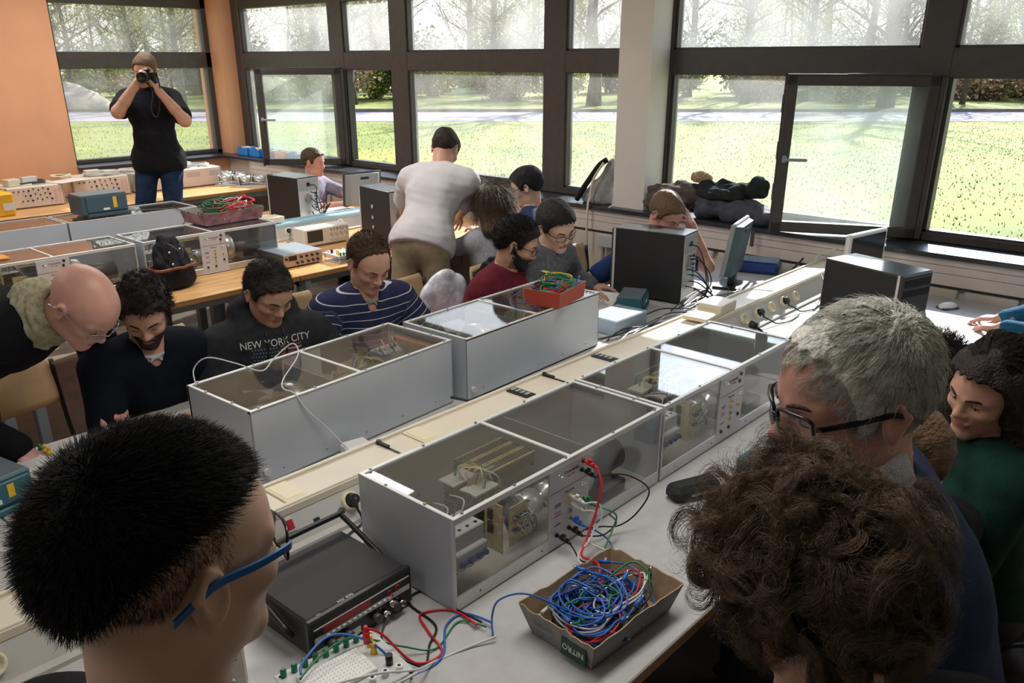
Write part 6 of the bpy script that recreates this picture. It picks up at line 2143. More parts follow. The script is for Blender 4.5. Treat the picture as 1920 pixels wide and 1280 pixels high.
plug_lead('green lead in the right hand socket of the box panel', 0.045, 0.112, M['green'], [(-1.08, 1.61, 0.84), (-1.08, 1.60, 0.80), (-1.05, 1.52, 0.78), (-1.0, 1.45, 0.80)])
plug_lead('black lead in the lowest middle socket of the box panel', -0.010, 0.044, M['black'], [(-1.09, 1.57, 0.79), (-1.09, 1.63, 0.80), (-1.12, 1.64, 0.81)])
plug_lead('black lead in the lowest left socket of the box panel', -0.062, 0.044, M['black'], [(-1.11, 1.47, 0.785), (-1.08, 1.46, 0.77), (-1.02, 1.43, 0.80)])
# leads on the white bench between the tray and the generator
zb = TZ + 0.004
lead('red lead curling over the bench between the generator and the cardboard tray', [(-1.10, 1.10, zb + .01), (-1.19, 1.11, zb), (-1.235, 1.05, zb), (-1.18, 1.02, zb), (-1.10, 0.99, zb), (-1.11, 0.92, zb + .01), (-1.16, 0.875, 0.84), (-1.175, 0.845, 0.86), (-1.175, 0.843, 0.835)], M['red'], 0.0030)
lead('black lead curling over the bench beside the red one', [(-1.10, 1.115, zb + .01), (-1.23, 1.115, zb), (-1.30, 1.115, zb), (-1.29, 1.06, zb), (-1.18, 1.045, zb), (-1.14, 0.99, zb), (-1.10, 0.93, zb), (-1.19, 0.90, zb + 0.03), (-1.24, 0.96, 0.80)], M['black'], 0.0028)
lead('blue lead running across the bench from the tray to the circuit trainer', [(-1.08, 1.13, zb + .01), (-1.16, 1.12, zb), (-1.16, 1.06, zb), (-1.09, 0.98, zb), (-1.10, 0.90, zb), (-1.17, 0.85, 0.83), (-1.235, 0.80, 0.84), (-1.22, 0.72, 0.83), (-1.20, 0.70, 0.822)], M['blue'], 0.0028)
lead('green lead running from the tray towards the green terminals', [(-1.08, 1.11, zb + .01), (-1.15, 1.09, zb), (-1.12, 0.99, zb), (-1.16, 0.93, zb + .02), (-1.21, 0.84, 0.825), (-1.21, 0.76, 0.83), (-1.19, 0.69, 0.822)], M['green'], 0.0022)
lead('white lead crossing the bench to the bottom edge', [(-1.04, 1.10, zb + .01), (-1.07, 1.04, zb), (-1.09, 0.96, zb), (-1.06, 0.88, 0.80), (-1.08, 0.79, 0.835), (-1.13, 0.70, 0.83), (-1.17, 0.64, 0.82)], M['wwire'], 0.0028)
# crocodile/banana plug standing on the yellow terminal
b = MB(); b.cyl((0, 0, 0), (0, 0, 0.030), 0.0075, 10); b.cyl((0, 0, 0.03), (0, 0, 0.042), 0.006, 10, r2=0.004)
o = b.ob('banana_plug', M['red']); o.location = (-1.175, 0.847, 0.826); tag(o, 'red plug standing on the yellow terminal of the circuit trainer', 'plug')

# --- thick black mains cable of box C and grey loop over it, adapter
lead('thick black mains cable leaving the back of the second grey box', [(-2.075, 1.96, 0.795), (-2.02, 2.0, 0.785), (-1.98, 2.08, 0.760), (-1.98, 2.30, 0.757), (-1.96, 2.6, 0.757), (-1.98, 2.9, 0.757)], M['black'], 0.0055)
lead('black cable loop lying behind the first grey box', [(-2.05, 1.135, 0.756), (-2.0, 1.17, 0.775), (-1.95, 1.24, 0.79), (-1.93, 1.30, 0.78)], M['black'], 0.005)
lead('white wire looped over the lid of the grey box down to the white adapter', [(-2.02, 1.432, 0.80), (-2.055, 1.40, 0.86), (-2.065, 1.33, 0.95), (-2.075, 1.30, 1.01), (-2.10, 1.28, 1.025), (-2.16, 1.32, 1.03), (-2.22, 1.42, 1.07), (-2.28, 1.44, 1.09), (-2.30, 1.38, 1.05), (-2.25, 1.30, 1.04), (-2.30, 1.24, 1.07), (-2.36, 1.18, 1.09), (-2.40, 1.15, 1.05), (-2.36, 1.13, 1.01)], M['wwire'], 0.0022)
b = MB(); b.rbox((-0.03, -0.045, 0), (0.03, 0.045, 0.05), 0.008); o = b.ob('power_adapter', M['white_p']); o.location = (-2.02, 1.475, TZ); o.rotation_euler = (0, 0, R(-12)); tag(o, 'white power adapter on the bench at the foot of the grey box', 'adapter')
# plugs in the front duct
for i, (y, lab) in enumerate(((1.215, 'black mains plug in the cream socket beside the nearest box'), (3.70, 'black mains plug in the cream socket nearest the grey haired man'), (3.98, 'dark mains plug in the fourth cream socket of the duct'))):
    r = thing('mains_plug', lab, 'plug', (C1, y, TZ))
    d = Vector((0.85, 0, 0.53)).normalized(); c = Vector((0.095, 0, 0.055))
    b = MB(); b.cyl(c + d * 0.006, c + d * 0.035, 0.019, 16, r2=0.015); b.cyl(c + d * 0.030 + Vector((0, 0, 0.006)), c + d * 0.040 - Vector((0, 0, 0.03)), 0.008, 10, r2=0.005); b.ob('plug_body', M['black'], r)
    b = MB(); b.tube(spline([c + d * 0.040 - Vector((0, 0, 0.03)), (0.155, 0.02, 0.03), (0.175, 0.06, 0.008), (0.20, 0.15, 0.006), (0.19, 0.28, 0.006)] if i else [c + d * 0.040 - Vector((0, 0, 0.03)), (0.150, 0.0, 0.01), (0.165, -0.05, 0.006), (0.19, -0.12, 0.006)], 6), 0.0035, 8); b.ob('cord', M['black'], r)
r = thing('mains_plug', 'black angled plug lying against the duct near the second equipment box', 'plug', (-1.66, 3.52, TZ))
b = MB(); b.cyl((0, 0, 0.055), (0.02, 0.02, 0.045), 0.018, 14); b.tube(spline([(0.02, 0.02, 0.04), (0.05, 0.04, 0.01), (0.03, 0.0, 0.006), (0.03, -0.1, 0.006)], 6), 0.006, 8); b.ob('plug_body', M['black'], r)
# middle duct plugs and cable
for i, (y, m) in enumerate(((3.12, 'black'), (3.34, 'black'), (3.56, 'black'))):
    r = thing('mains_plug', ['black mains plug in the middle bench duct, leftmost of three', 'black mains plug in the middle bench duct, centre of three', 'black mains plug in the middle bench duct, rightmost of three'][i], 'plug', (C2, y, TZ))
    b = MB(); c = Vector((0.095, 0, 0.055)); b.cyl(c + d * 0.004, c + d * 0.03, 0.017, 12, r2=0.014); b.ob('plug_body', M[m], r)
    b = MB(); b.tube(spline([c + d * 0.03, (0.16, -0.03, 0.03), (0.20, -0.08, 0.006), (0.26, -0.05, 0.006)], 6), 0.0035, 6); b.ob('cord', M['wwire'] if i == 2 else M['black'], r)

# --- red box with coloured leads on box D
rb = open_box('red_box', 'red cardboard box of coloured leads standing on the grey box', 'box', -2.165, 2.675, R(12), 0.165, 0.235, 0.068, [mat('red_card', (0.42, 0.055, 0.030), 0.6), card], 0.006, z=1.0035, jag=0.001, seed=2, walln=4)
ct = thing('cable_tangle', 'green, blue and red leads piled in the red box', 'cables', (-2.165, 2.675, 1.0035), R(12))
tangle(ct, 22, 0.075, 0.11, 0.01, 0.085, [M['green'], M['blue'], M['red'], M['green'], M['blued'], M['yellow'], M['pcbg']], 5, 0.0026, (0.03, 0.08))
lead('blue and black lead hanging over the lid left of the red box', [(-2.25, 2.60, 1.06), (-2.28, 2.52, 1.02), (-2.20, 2.46, 1.008), (-2.13, 2.50, 1.008), (-2.18, 2.56, 1.010), (-2.24, 2.50, 1.012)], M['blued'], 0.0022)
# --- pinkish cable box on the middle bench
pb = open_box('cable_box', 'open box lined with pink cloth and heaped with red, green and white leads', 'box', -4.95, 2.72, R(2), 0.25, 0.40, 0.075, [mat('mauve_cloth', (0.30, 0.15, 0.16), 0.9, noise=(14, 0.4), bump=0.8, bscale=20), cardg], 0.015, z=1.0035, jag=0.006, seed=6)
ct = thing('cable_tangle', 'red, green and white leads heaped in the pink lined box', 'cables', (-4.95, 2.72, 1.0035), R(2))
tangle(ct, 34, 0.11, 0.18, 0.02, 0.12, [M['green'], M['red'], M['pcbg'], M['wwire'], M['green'], M['red'], M['black']], 9, 0.0032, (0.04, 0.12))

# --- dark blue variable speed unit on box H
def drive_unit(label, x, y, z, rz, sx=0.20, sy=0.30, sz=0.14, m='tealm', group=None):
    r = thing('drive_unit', label, 'device', (x, y, z), rz, group)
    b = MB(); b.rbox((-sx / 2, -sy / 2, 0.012), (sx / 2, sy / 2, sz), 0.006); b.rbox((-sx / 2 + .01, -sy / 2 + 0.03, 0.0), (sx / 2 + 0.012, sy / 2 + 0.01, 0.022), 0.004); b.rbox((sx / 2 - 0.002, -sy / 2 + 0.03, 0.03), (sx / 2 + 0.01, sy / 2 - 0.01, sz - 0.01), 0.004)
    b.ob('housing', M[m], r)
    b = MB(); b.rbox((-sx / 2 + .004, -sy / 2 + .004, sz - 0.004), (sx / 2 - .004, sy / 2 - .004, sz + 0.002), 0.002); b.ob('cover', mat('pale_blue_grey', (0.16, 0.20, 0.23), 0.35), r)
    b = MB(); b.box((sx / 2 + 0.0095, sy * 0.17, 0.05), (sx / 2 + 0.0112, sy * 0.25, sz - 0.02)); b.ob('warning_label', M['yellow'], r)
    b = MB(); b.box((sx / 2 + 0.0095, -sy * 0.06, 0.040), (sx / 2 + 0.0112, sy * 0.08, 0.054)); b.ob('type_plate', M['white_p'], r)
    return r
drive_unit('dark blue grey drive unit with a yellow warning label on the glass topped box', -5.755, 2.28, 1.0035, R(0))
drive_unit('teal device with a yellow label leaning beside the black tower on the front bench', -2.33, 3.52, TZ, R(25), 0.13, 0.20, 0.085, 'teal')
lead('thin dark cable trailing from the drive unit over the white box back', [(-5.66, 2.43, 1.02), (-5.60, 2.60, 1.012), (-5.57, 2.72, 1.005), (-5.56, 2.78, 0.95), (-5.57, 2.72, 0.86)], M['dgrey'], 0.003)
r = thing('converter_box', 'grey blue converter box with connectors at the end of the grey equipment box', 'device', (-2.20, 3.20, TZ), R(0))
b = MB(); b.rbox((-0.09, -0.13, 0.0), (0.09, 0.13, 0.075), 0.005); b.ob('housing', M['bluem'], r)
b = MB()
for k in range(5):
    b.rbox((0.02 + k * 0.012, 0.125, 0.02), (0.028 + k * 0.012, 0.15, 0.05), 0.002)
b.ob('connectors', M['chrome'], r)
b = MB(); b.rbox((-0.11, -0.14, 0), (0.11, 0.14, 0.012), 0.003); o = b.ob('open_book', M['white_p']); o.location = (-2.50, 3.42, TZ + 0.012); o.rotation_euler = (R(8), 0, R(20)); tag(o, 'open white booklet under the grey fleece man\'s hand', 'booklet')
o.location.z = TZ + 0.018
# --- cream adapter boxes on the ducts
for (x, y, z, rz_, lab) in ((-1.79, 3.36, 0.8632, 3, 'cream plastic lidded box sitting on the front cable duct'), (-5.30, 3.20, 0.8632, 2, 'cream plastic box on the middle bench duct beside the pink lined box')):
    r = thing('plastic_box', lab, 'box', (x, y, z), R(rz_), 'cream plastic boxes')
    b = MB(); b.rbox((-0.065, -0.15, 0), (0.055, 0.0, 0.018), 0.003); b.ob('tray', M['cream'], r)
    b = MB(); b.rbox((-0.065, 0.0, 0), (0.055, 0.16, 0.045), 0.004); b.ob('lid', M['beige'], r)

# --- cable spaghetti behind box D and by the tower
q = random.Random(44)
for i in range(16):
    x0 = -2.14 + 0.020 * i; 
    pts = [(x0 + q.uniform(-.02, .02), 2.98 + q.uniform(-.06, .04), 0.757)]
    for k in range(1, 8):
        pts.append((x0 + 0.01 * k + q.uniform(-.05, .05), 2.98 + 0.17 * k + q.uniform(-.03, .03), 0.758 + q.uniform(0, .03)))
    pts = [(max(-2.30, min(-1.96, a)), b_, c) for a, b_, c in pts]
    lead(['black', 'dark grey', 'white'][i % 3] + ' cable lying in the bundle between the black tower and the duct', pts, [M['black'], M['dgrey'], M['wwire']][i % 3], 0.0035, group=['black', 'dark grey', 'white'][i % 3] + ' cables in the bench bundle', k=6)
for i in range(7):
    z = [1.06, 1.0, 0.98, 0.93, 0.90, 0.86, 0.84][i]
    sx_, sy_ = -2.19, 3.80 + 0.02 * (i % 3)
    lead(['black', 'blue'][1 if i == 4 else 0] + ' cable number plugged'.replace(' number', '') + ' into the back of the black tower', [(sx_, sy_, z), (sx_ + 0.06, sy_ + 0.01, z - 0.005), (sx_ + 0.11, sy_ + 0.02 * i, z - 0.09), (sx_ + 0.09 - 0.01 * i, sy_ + 0.08, 0.80), (sx_ + 0.06, sy_ + 0.02 - 0.04 * i, 0.762)], M['blued'] if i == 4 else M['black'], 0.0035, group='cables in the back of the tower' if i != 4 else None)
for i in range(5):
    lead('cable hanging from the back of the middle bench tower', [(-5.51, 3.78, 1.06 - 0.05 * i), (-5.46, 3.80, 1.05 - 0.06 * i), (-5.43, 3.78 + 0.03 * i, 0.92), (-5.45, 3.84, 0.80), (-5.48, 3.95 + 0.02 * i, 0.765)], M['black'], 0.004, group='cables of the middle bench tower')
lead('dark cable running along the back of the cream duct by the windows', [(-1.96, 3.9, 0.757), (-1.99, 4.2, 0.76), (-2.0, 4.5, 0.76), (-2.02, 4.75, 0.78), (-2.0, 4.86, 0.84)], M['dgrey'], 0.006)
lead('white cable rising from the duct to the wall', [(-1.86, 4.70, 0.865), (-1.88, 4.80, 0.89), (-1.80, 4.87, 0.93)], M['wwire'], 0.004)
lead('thin black cable hanging over the duct face near the windows', [(-1.72, 4.45, 0.865), (-1.66, 4.35, 0.84), (-1.62, 4.22, 0.775), (-1.60, 4.10, 0.757)], M['black'], 0.003)

# --- laptop, mouse, cases
r = thing('laptop', 'open white laptop lit by the sun on the white bench', 'laptop', (-0.93, 4.16, TZ), R(20))
b = MB(); b.rbox((-0.12, -0.16, 0), (0.12, 0.16, 0.012), 0.003); b.ob('base', M['white_p'], r)
b = MB(); b.box((-0.10, -0.14, 0.012), (0.02, 0.14, 0.0135)); b.ob('keyboard', M['lgrey'], r)
b = MB(); b.rbox((-0.004, -0.16, 0), (0.004, 0.16, 0.215), 0.002, 0, Matrix.Translation((-0.125, 0, 0.008)) @ Matrix.Rotation(R(-16), 4, 'Y')); b.ob('lid', M['lgrey'], r)
r = thing('mouse', 'grey computer mouse beside the laptop', 'mouse', (-1.10, 4.63, TZ), R(60))
b = MB(); b.sphere((0, 0, 0.012), 1, 20, 0, (0.055, 0.032, 0.022)); b.v = [(a, c, max(0.0, z)) for a, c, z in b.v]; b.ob('shell', M['white_p'], r)
b = MB(); b.rbox((-0.05, -0.033, 0), (0.05, 0.033, 0.010), 0.004); b.ob('base', M['dgrey'], r)
r = thing('tool_bag', 'dark blue padded case lying under the duct cover near the windows', 'bag', (-2.215, 4.715, TZ), R(18))
b = MB(); b.rbox((-0.13, -0.085, 0), (0.13, 0.085, 0.075), 0.022); b.ob('case', M['blued'], r)
b = MB(); b.rbox((-0.12, -0.075, 0.072), (0.12, 0.075, 0.080), 0.006); b.ob('top_flap', mat('pale_blue_vinyl', (0.16, 0.26, 0.42), 0.25), r)
r = thing('spectacle_case', 'black zipped glasses case on the white bench beside the curly hair', 'case', (-1.06, 1.985, TZ), R(68))
b = MB(); b.rbox((-0.085, -0.035, 0), (0.085, 0.035, 0.05), 0.016); b.ob('shell', M['blackm'], r)
b = MB(); b.tube([(0.086 * math.cos(t * math.pi / 10) ** 1, 0.036 * math.sin(t * math.pi / 10), 0.027) for t in range(20)], 0.0025, 5, closed=True); b.ob('zip', M['dgrey'], r)
b = MB(); add_text(b, 'ALAIN MIKLI'[:0] + 'optic', 0.018, frame_M((0, -0.0355, 0.03), (1, 0, 0), (0, 0, 1))) if False else b.box((-0.03, -0.0362, 0.018), (0.03, -0.0345, 0.026)); b.ob('print', M['lgrey'], r)
b = MB(); b.rbox((-0.04, -0.04, 0), (0.04, 0.04, 0.06), 0.004); o = b.ob('small_device', M['teal']); o.location = (-0.99, 2.23, TZ); tag(o, 'small teal device on the bench near the grey haired man\'s nose', 'device')
drive_unit('teal device at the left picture edge beside the trainer with yellow posts', -2.55, 0.52, TZ, R(12), 0.18, 0.24, 0.11, 'teal')
b = MB(); b.rbox((-0.10, -0.14, 0), (0.10, 0.14, 0.002), 0.0008); o = b.ob('paper', M['white_p']); o.location = (-2.70, 1.30, TZ); tag(o, 'white sheet of paper beside the first grey box', 'paper')
b = MB(); b.rbox((-0.06, -0.03, 0), (0.06, 0.03, 0.004), 0.001); o = b.ob('note', mat('orange_note', (0.75, 0.32, 0.05), 0.7)); o.location = (-4.83, 1.37, 1.0035); tag(o, 'orange note lying on the lid of the middle bench box', 'paper')
# ================================================================== BACK BENCH, SILL, CHAIRS, BAGS
def instrument(label, x, y0, y1, h, style, rz=0.0, dp=0.36):
    """beige bench instrument, front faces +x"""
    L = y1 - y0
    r = thing('lab_instrument', label, 'instrument', (x, (y0 + y1) / 2, TZ), rz, 'back bench instruments')
    b = MB(); b.rbox((-dp, -L / 2, 0.01), (-0.005, L / 2, h), 0.006); b.box((-dp + .02, -L / 2 + .02, 0), (-0.03, L / 2 - .02, 0.012)); b.ob('case', M['beige'], r)
    b = MB(); b.rbox((-0.006, -L / 2 + 0.012, 0.012), (0.003, L / 2 - 0.012, h - 0.006), 0.003); b.ob('front_panel', mat('pale_pink_panel', (0.66, 0.55, 0.50), 0.5), r)
    for s in (-1, 1):
        b = MB(); b.rbox((-0.02, min(s * L / 2, s * (L / 2 - 0.012)), 0.008), (0.006, max(s * L / 2, s * (L / 2 - 0.012)), h), 0.002); b.ob('side_rail', M['grey'], r)
    q = random.Random(len(label))
    if style == 'knobs':
        for row in range(3):
            for k in range(8):
                y = -L / 2 + 0.06 + (L - 0.15) * k / 8 + 0.01 * row
                z = h - 0.035 - row * (h - 0.06) / 3 + (0.012 if k in (4, 6) else 0)
                if (row, k) in ((1, 0), (1, 1), (2, 0)): continue
                b = MB(); rr = 0.008 if k in (3, 7) else 0.0055
                b.cyl((0.002, y, z), (0.014, y, z), rr, 10); b.ob('knob', M['black'], r)
        b = MB()
        for k in range(10):
            z = 0.03 + (h - 0.06) * k / 10
            b.box((0.003, L / 2 - 0.09, z), (0.0036, L / 2 - 0.06, z + 0.003)); b.box((0.003, L / 2 - 0.05, z), (0.0036, L / 2 - 0.03, z + 0.003))
        b.ob('markings', M['inkr'], r)
    else:
        b = MB()
        for c in (-L * 0.36, L * 0.2):
            for k in range(16):
                b.box((0.002, c + k * 0.009, h * 0.55), (0.0036, c + k * 0.009 + 0.004, h * 0.82))
        b.ob('vent_slots', M['grey'], r)
    return r
instrument('beige instrument with rows of small black knobs, next to the yellow carton', -8.00, 2.42, 2.89, 0.185, 'knobs')
instrument('beige instrument with black knobs, partly behind the dark blue unit', -8.16, 3.03, 3.56, 0.185, 'knobs')
instrument('beige ventilated instrument beside the photographer\'s right leg', -8.14, 3.60, 4.02, 0.185, 'vents')
instrument('long beige ventilated instrument beside the silver motor racks', -8.12, 4.06, 4.50, 0.185, 'vents')
# things on top of the instruments
def small_box(name, label, loc, rz, s, m, cat='box', group=None):
    b = MB(); b.rbox((-s[0] / 2, -s[1] / 2, 0), (s[0] / 2, s[1] / 2, s[2]), min(s) * 0.08)
    o = b.ob(name, m); o.location = loc; o.rotation_euler = (0, 0, rz); tag(o, label, cat, group); return o
ztop = TZ + 0.186
small_box('junction_box', 'beige junction box on the leftmost beige instrument', (-8.12, 2.52, ztop), R(10), (0.10, 0.11, 0.06), M['beige'])
small_box('junction_box', 'pale metal box with a wire handle behind the beige junction box', (-8.24, 2.70, ztop), R(4), (0.06, 0.13, 0.055), M['lgrey'])
small_box('junction_box', 'grey and white box on the second instrument, farthest from the wall edge', (-8.30, 3.28, ztop), R(-8), (0.10, 0.13, 0.055), M['beige'])
small_box('junction_box', 'pale grey box on the second instrument beside the coiled cable', (-8.24, 3.42, ztop), R(6), (0.09, 0.14, 0.045), M['lgrey'])
small_box('junction_box', 'cream box on the instrument left of the photographer', (-8.28, 3.80, ztop), R(6), (0.12, 0.13, 0.055), M['cream'])
small_box('junction_box', 'white box on the long instrument right of the photographer', (-8.26, 4.16, ztop), R(6), (0.13, 0.12, 0.06), M['white_p'])
b = MB(); b.box((-0.10, -0.16, 0), (0.10, 0.16, 0.002)); o = b.ob('paper', M['white_p']); o.location = (-8.12, 2.98, ztop + 0.001); o.rotation_euler = (0, 0, R(20)); tag(o, 'white paper bridging the first two beige instruments', 'paper')
def coil(label, c, r_, n, m, rad=0.006, sq=1.4):
    b = MB(); q = random.Random(int(c[1] * 100))
    pts = []
    for k in range(n * 8):
        a = k * math.pi / 4
        rr = r_ * (1 + q.uniform(-.12, .12))
        pts.append((rr * math.cos(a), rr * sq * math.sin(a), rad + 0.018 * k / (n * 8) + q.uniform(0, 0.012)))
    b.tube(spline(pts, 3), rad, 6); o = b.ob('coiled_cable', m); o.location = c; tag(o, label, 'cable'); return o
coil('grey coiled cable on the front of the leftmost instrument', (-8.16, 2.66, ztop), 0.10, 4, M['dgrey'])
coil('cream coiled cable between the boxes above the orange wall edge', (-8.36, 3.02, ztop - 0.0), 0.06, 3, M['cream'])
coil('grey coiled cable on the second beige instrument', (-8.30, 3.36, ztop), 0.11, 5, M['lgrey'])
coil('white and black coiled cable left of the photographer\'s leg', (-8.30, 3.66, ztop), 0.09, 4, M['wwire'])
coil('pale coiled cable on the long instrument', (-8.28, 4.28, ztop), 0.11, 5, M['lgrey'])
small_box('carton', 'yellow carton with a white label at the left picture edge', (-7.82, 2.25, TZ), R(3), (0.24, 0.26, 0.19), mat('yellow_card', (0.85, 0.48, 0.02), 0.6))
b = MB(); b.box((-7.699, 2.29, 0.80), (-7.697, 2.38, 0.86)); o = b.ob('carton_label', M['white_p'])
o.parent = bpy.data.objects['carton']; o.matrix_parent_inverse = (Matrix.Translation((-7.82, 2.25, TZ)) @ Matrix.Rotation(R(3), 4, 'Z')).inverted()

# motor racks
def motor_rack(label, x, y, rz):
    r = thing('motor_rack', label, 'motor', (x, y, TZ), rz, 'motor racks on the back bench')
    b = MB(); b.rbox((-0.10, -0.17, 0), (0.10, 0.17, 0.010), 0.002); b.ob('base_plate', M['alu'], r)
    for yy in (-0.13, 0.0, 0.13):
        b = MB(); b.rbox((-0.05, yy - 0.005, 0.01), (0.05, yy + 0.005, 0.10), 0.002); b.ob('bracket', M['alu'], r)
    for y0, y1 in ((-0.12, -0.02), (0.015, 0.12)):
        b = MB(); b.cyl((0, y0, 0.065), (0, y1, 0.065), 0.036, 22); b.cyl((0, y0 - 0.01, 0.065), (0, y0, 0.065), 0.026, 16, 1); b.ob('motor', [M['drum'], M['black']], r)
    b = MB()
    wire(b, [(0.03, -0.1, 0.02), (0.06, 0.0, 0.04), (0.03, 0.1, 0.02)], 0.003)
    b.ob('wires', M['wwire'], r)
    return r
m0 = motor_rack('silver twin motor rack nearest the bench edge beside the dark tower', -7.80, 4.66, R(-38))
for (x, y, a, lab) in ((-8.02, 4.56, -38, 'silver twin motor rack, second from the bench edge'), (-8.22, 4.70, -38, 'silver twin motor rack in the middle of the group below the corner sill'), (-8.42, 4.62, -38, 'silver twin motor rack closest to the long beige instrument')):
    dup(m0, (x, y, TZ), R(a), lab, 'motor racks on the back bench')

# bins on the corner sill
binb = mat('blue_bin_plastic', (0.02, 0.22, 0.62), 0.4)
def bin_(label, x, y, m, s=(0.13, 0.20, 0.085), fill=True):
    r = thing('storage_bin', label, 'bin', (x, y, 0.98), 0, 'storage bins on the corner sill')
    t = 0.004
    b = MB(); lx, ly, h = s[1], s[0], s[2]
    b.box((-lx / 2, -ly / 2, 0), (lx / 2, ly / 2, t))
    b.box((-lx / 2, -ly / 2, 0), (-lx / 2 + t, ly / 2, h)); b.box((lx / 2 - t, -ly / 2, 0), (lx / 2, ly / 2, h))
    b.box((-lx / 2, -ly / 2, 0), (lx / 2, -ly / 2 + t, h * 0.92)); b.box((-lx / 2, ly / 2 - t, 0), (lx / 2, ly / 2, h))
    b.box((-lx / 2 - 0.004, -ly / 2 - 0.004, h * 0.86), (lx / 2 + 0.004, -ly / 2, h * 0.92))
    b.ob('bin', m, r)
    q = random.Random(int(-x * 100))
    for k in range(5):
        b = MB(); pts = [(q.uniform(-lx, lx) * .4, q.uniform(-ly, ly) * .4, h * 0.6 + q.uniform(0, .04)) for _ in range(5)]
        b.tube(spline(pts, 5), 0.004, 5); b.ob('contents', [M['wwire'], M['green'], M['beige'], M['yellow'], M['blue']][k], r)
    return r
for i, (x, m, lab) in enumerate(((-8.44, binb, 'blue storage bin in the very corner of the sill'), (-8.21, binb, 'blue storage bin, second from the corner of the sill'), (-7.97, M['blue'], 'blue storage bin behind the edge of the open casement'),
        (-7.73, mat('orange_bin', (0.7, 0.25, 0.05), 0.5), 'orange storage bin behind the glass of the open casement'), (-7.49, binb, 'blue storage bin, fifth from the corner of the sill'), (-7.25, M['beige'], 'beige storage bin nearest the open window'))):
    bin_(lab, x, 5.03, m)

# --- chairs
ply = mat('plywood_chair', (0.50, 0.33, 0.17), 0.45, noise=(5, 0.15), stretch=(4, 1, 1))
def chair(label, x, y, rz):
    """sitter faces +x"""
    r = thing('chair', label, 'chair', (x, y, 0), rz, 'plywood chairs')
    b = MB(); vs = []; n = 10; m = 8
    def shell(f, nu, nv, th, nrm):
        vs = []
        for i in range(nu + 1):
            for j in range(nv + 1):
                p = Vector(f(i / nu, j / nv)); vs.append(p)
        base = len(vs)
        vs += [p + nrm * th for p in vs[:base]]
        fs = []
        W3 = nv + 1
        for i in range(nu):
            for j in range(nv):
                k = i * W3 + j
                fs.append((k, k + 1, k + W3 + 1, k + W3)); fs.append((base + k, base + k + W3, base + k + W3 + 1, base + k + 1))
        edge = [j for j in range(W3)] + [i * W3 + nv for i in range(1, nu + 1)] + [nu * W3 + j for j in range(nv - 1, -1, -1)] + [i * W3 for i in range(nu - 1, 0, -1)]
        for a, b2 in zip(edge, edge[1:] + edge[:1]):
            fs.append((a, base + a, base + b2, b2))
        return vs, fs
    def back(u, v):
        y = (u - 0.5) * (0.40 - 0.05 * abs(2 * v - 1) ** 3)
        z = 0.62 + 0.20 * v + 0.012 * math.cos((u - .5) * math.pi)
        return (-0.20 - 0.05 * v + 0.04 * (2 * u - 1) ** 2 * -1 + 0.04, y, z)
    a, f = shell(back, 10, 8, 0.009, Vector((-1, 0, 0.1))); b.add(a, f, 0, True); b.ob('backrest', ply, r)
    b = MB()
    def seat(u, v):
        return (-0.19 + 0.39 * v, (u - .5) * (0.38 + 0.03 * v), 0.445 - 0.012 * math.sin(math.pi * u) * math.sin(math.pi * v) - 0.02 * max(0, v - 0.8) * 2)
    a, f = shell(seat, 8, 8, 0.009, Vector((0, 0, -1))); b.add(a, f, 0, True); b.ob('seat', ply, r)
    for s in (-1, 1):
        b = MB(); b.tube(spline([(0.20, s * 0.20, 0.0), (0.17, s * 0.18, 0.43), (-0.10, s * 0.18, 0.432), (-0.18, s * 0.185, 0.50), (-0.225, s * 0.185, 0.80)], 6), 0.010, 8); b.ob('side_frame', M['black'], r)
        b = MB(); b.tube([(-0.10, s * 0.18, 0.43), (-0.22, s * 0.21, 0.0)], 0.010, 8); b.ob('leg', M['black'], r)
    b = MB(); b.tube([(0.17, -0.18, 0.42), (0.17, 0.18, 0.42)], 0.008, 6); b.ob('crossbar', M['black'], r)
    return r
c0 = chair('plywood chair with a pale curved backrest between the bald man and the bench', -3.36, 0.98, R(10))
for (x, y, a, lab) in ((-3.42, 2.28, 0, 'plywood chair behind the striped sweater man'), (-3.18, 3.62, 10, 'plywood chair behind the man in the grey fleece'), (-3.10, 4.25, 0, 'plywood chair of the man resting his forehead on his hand'),
                       (-6.74, 3.06, 182, 'plywood chair at the far side of the middle bench, in front of the photographer'), (-0.17, 2.10, 185, 'plywood chair behind the woman in dark green'), (-3.35, 1.55, 3, 'plywood chair of the man in the charcoal hoodie'),
                       (-3.25, 2.95, 5, 'plywood chair of the man in the maroon sweater')):
    dup(c0, (x, y, 0), R(a), lab, 'plywood chairs')

# --- cloth heaps: implicit surfaces with folds
def cloth_blob(name, label, cat, loc, prims, m, seed, amp=0.018, sc=45, res=0.009, parent=None, squash=None):
    s = SDF()
    for p in prims:
        getattr(s, p[0])(*p[1:])
    def post(F, X, Y, Z):
        A = np.stack([X, Y, Z], -1)
        n = vnoise(A, sc, seed)
        F = F + amp * (1 - 2 * np.abs(n)) + amp * 0.4 * vnoise(A, sc * 2.3, seed + 3)
        return np.maximum(F, 0.0 - Z)
    V, Q = s.mesh(res, post)
    o = np_mesh(name, V, Q, m, parent)
    if parent is None:
        o.location = loc; tag(o, label, cat)
    return o
cloth_blob('coat', 'brown coat with a light fur hood heaped against the pillar', 'coat', (-3.02, 5.0, 0.98),
    [('ell', (0, 0, 0.09), (0.16, 0.11, 0.12), 0.04), ('ell', (-0.10, -0.05, 0.08), (0.09, 0.07, 0.12), 0.04), ('ell', (0.13, -0.02, 0.14), (0.12, 0.09, 0.08), 0.04)], cloth('brown_coat_cloth', (0.11, 0.085, 0.075)), 3)
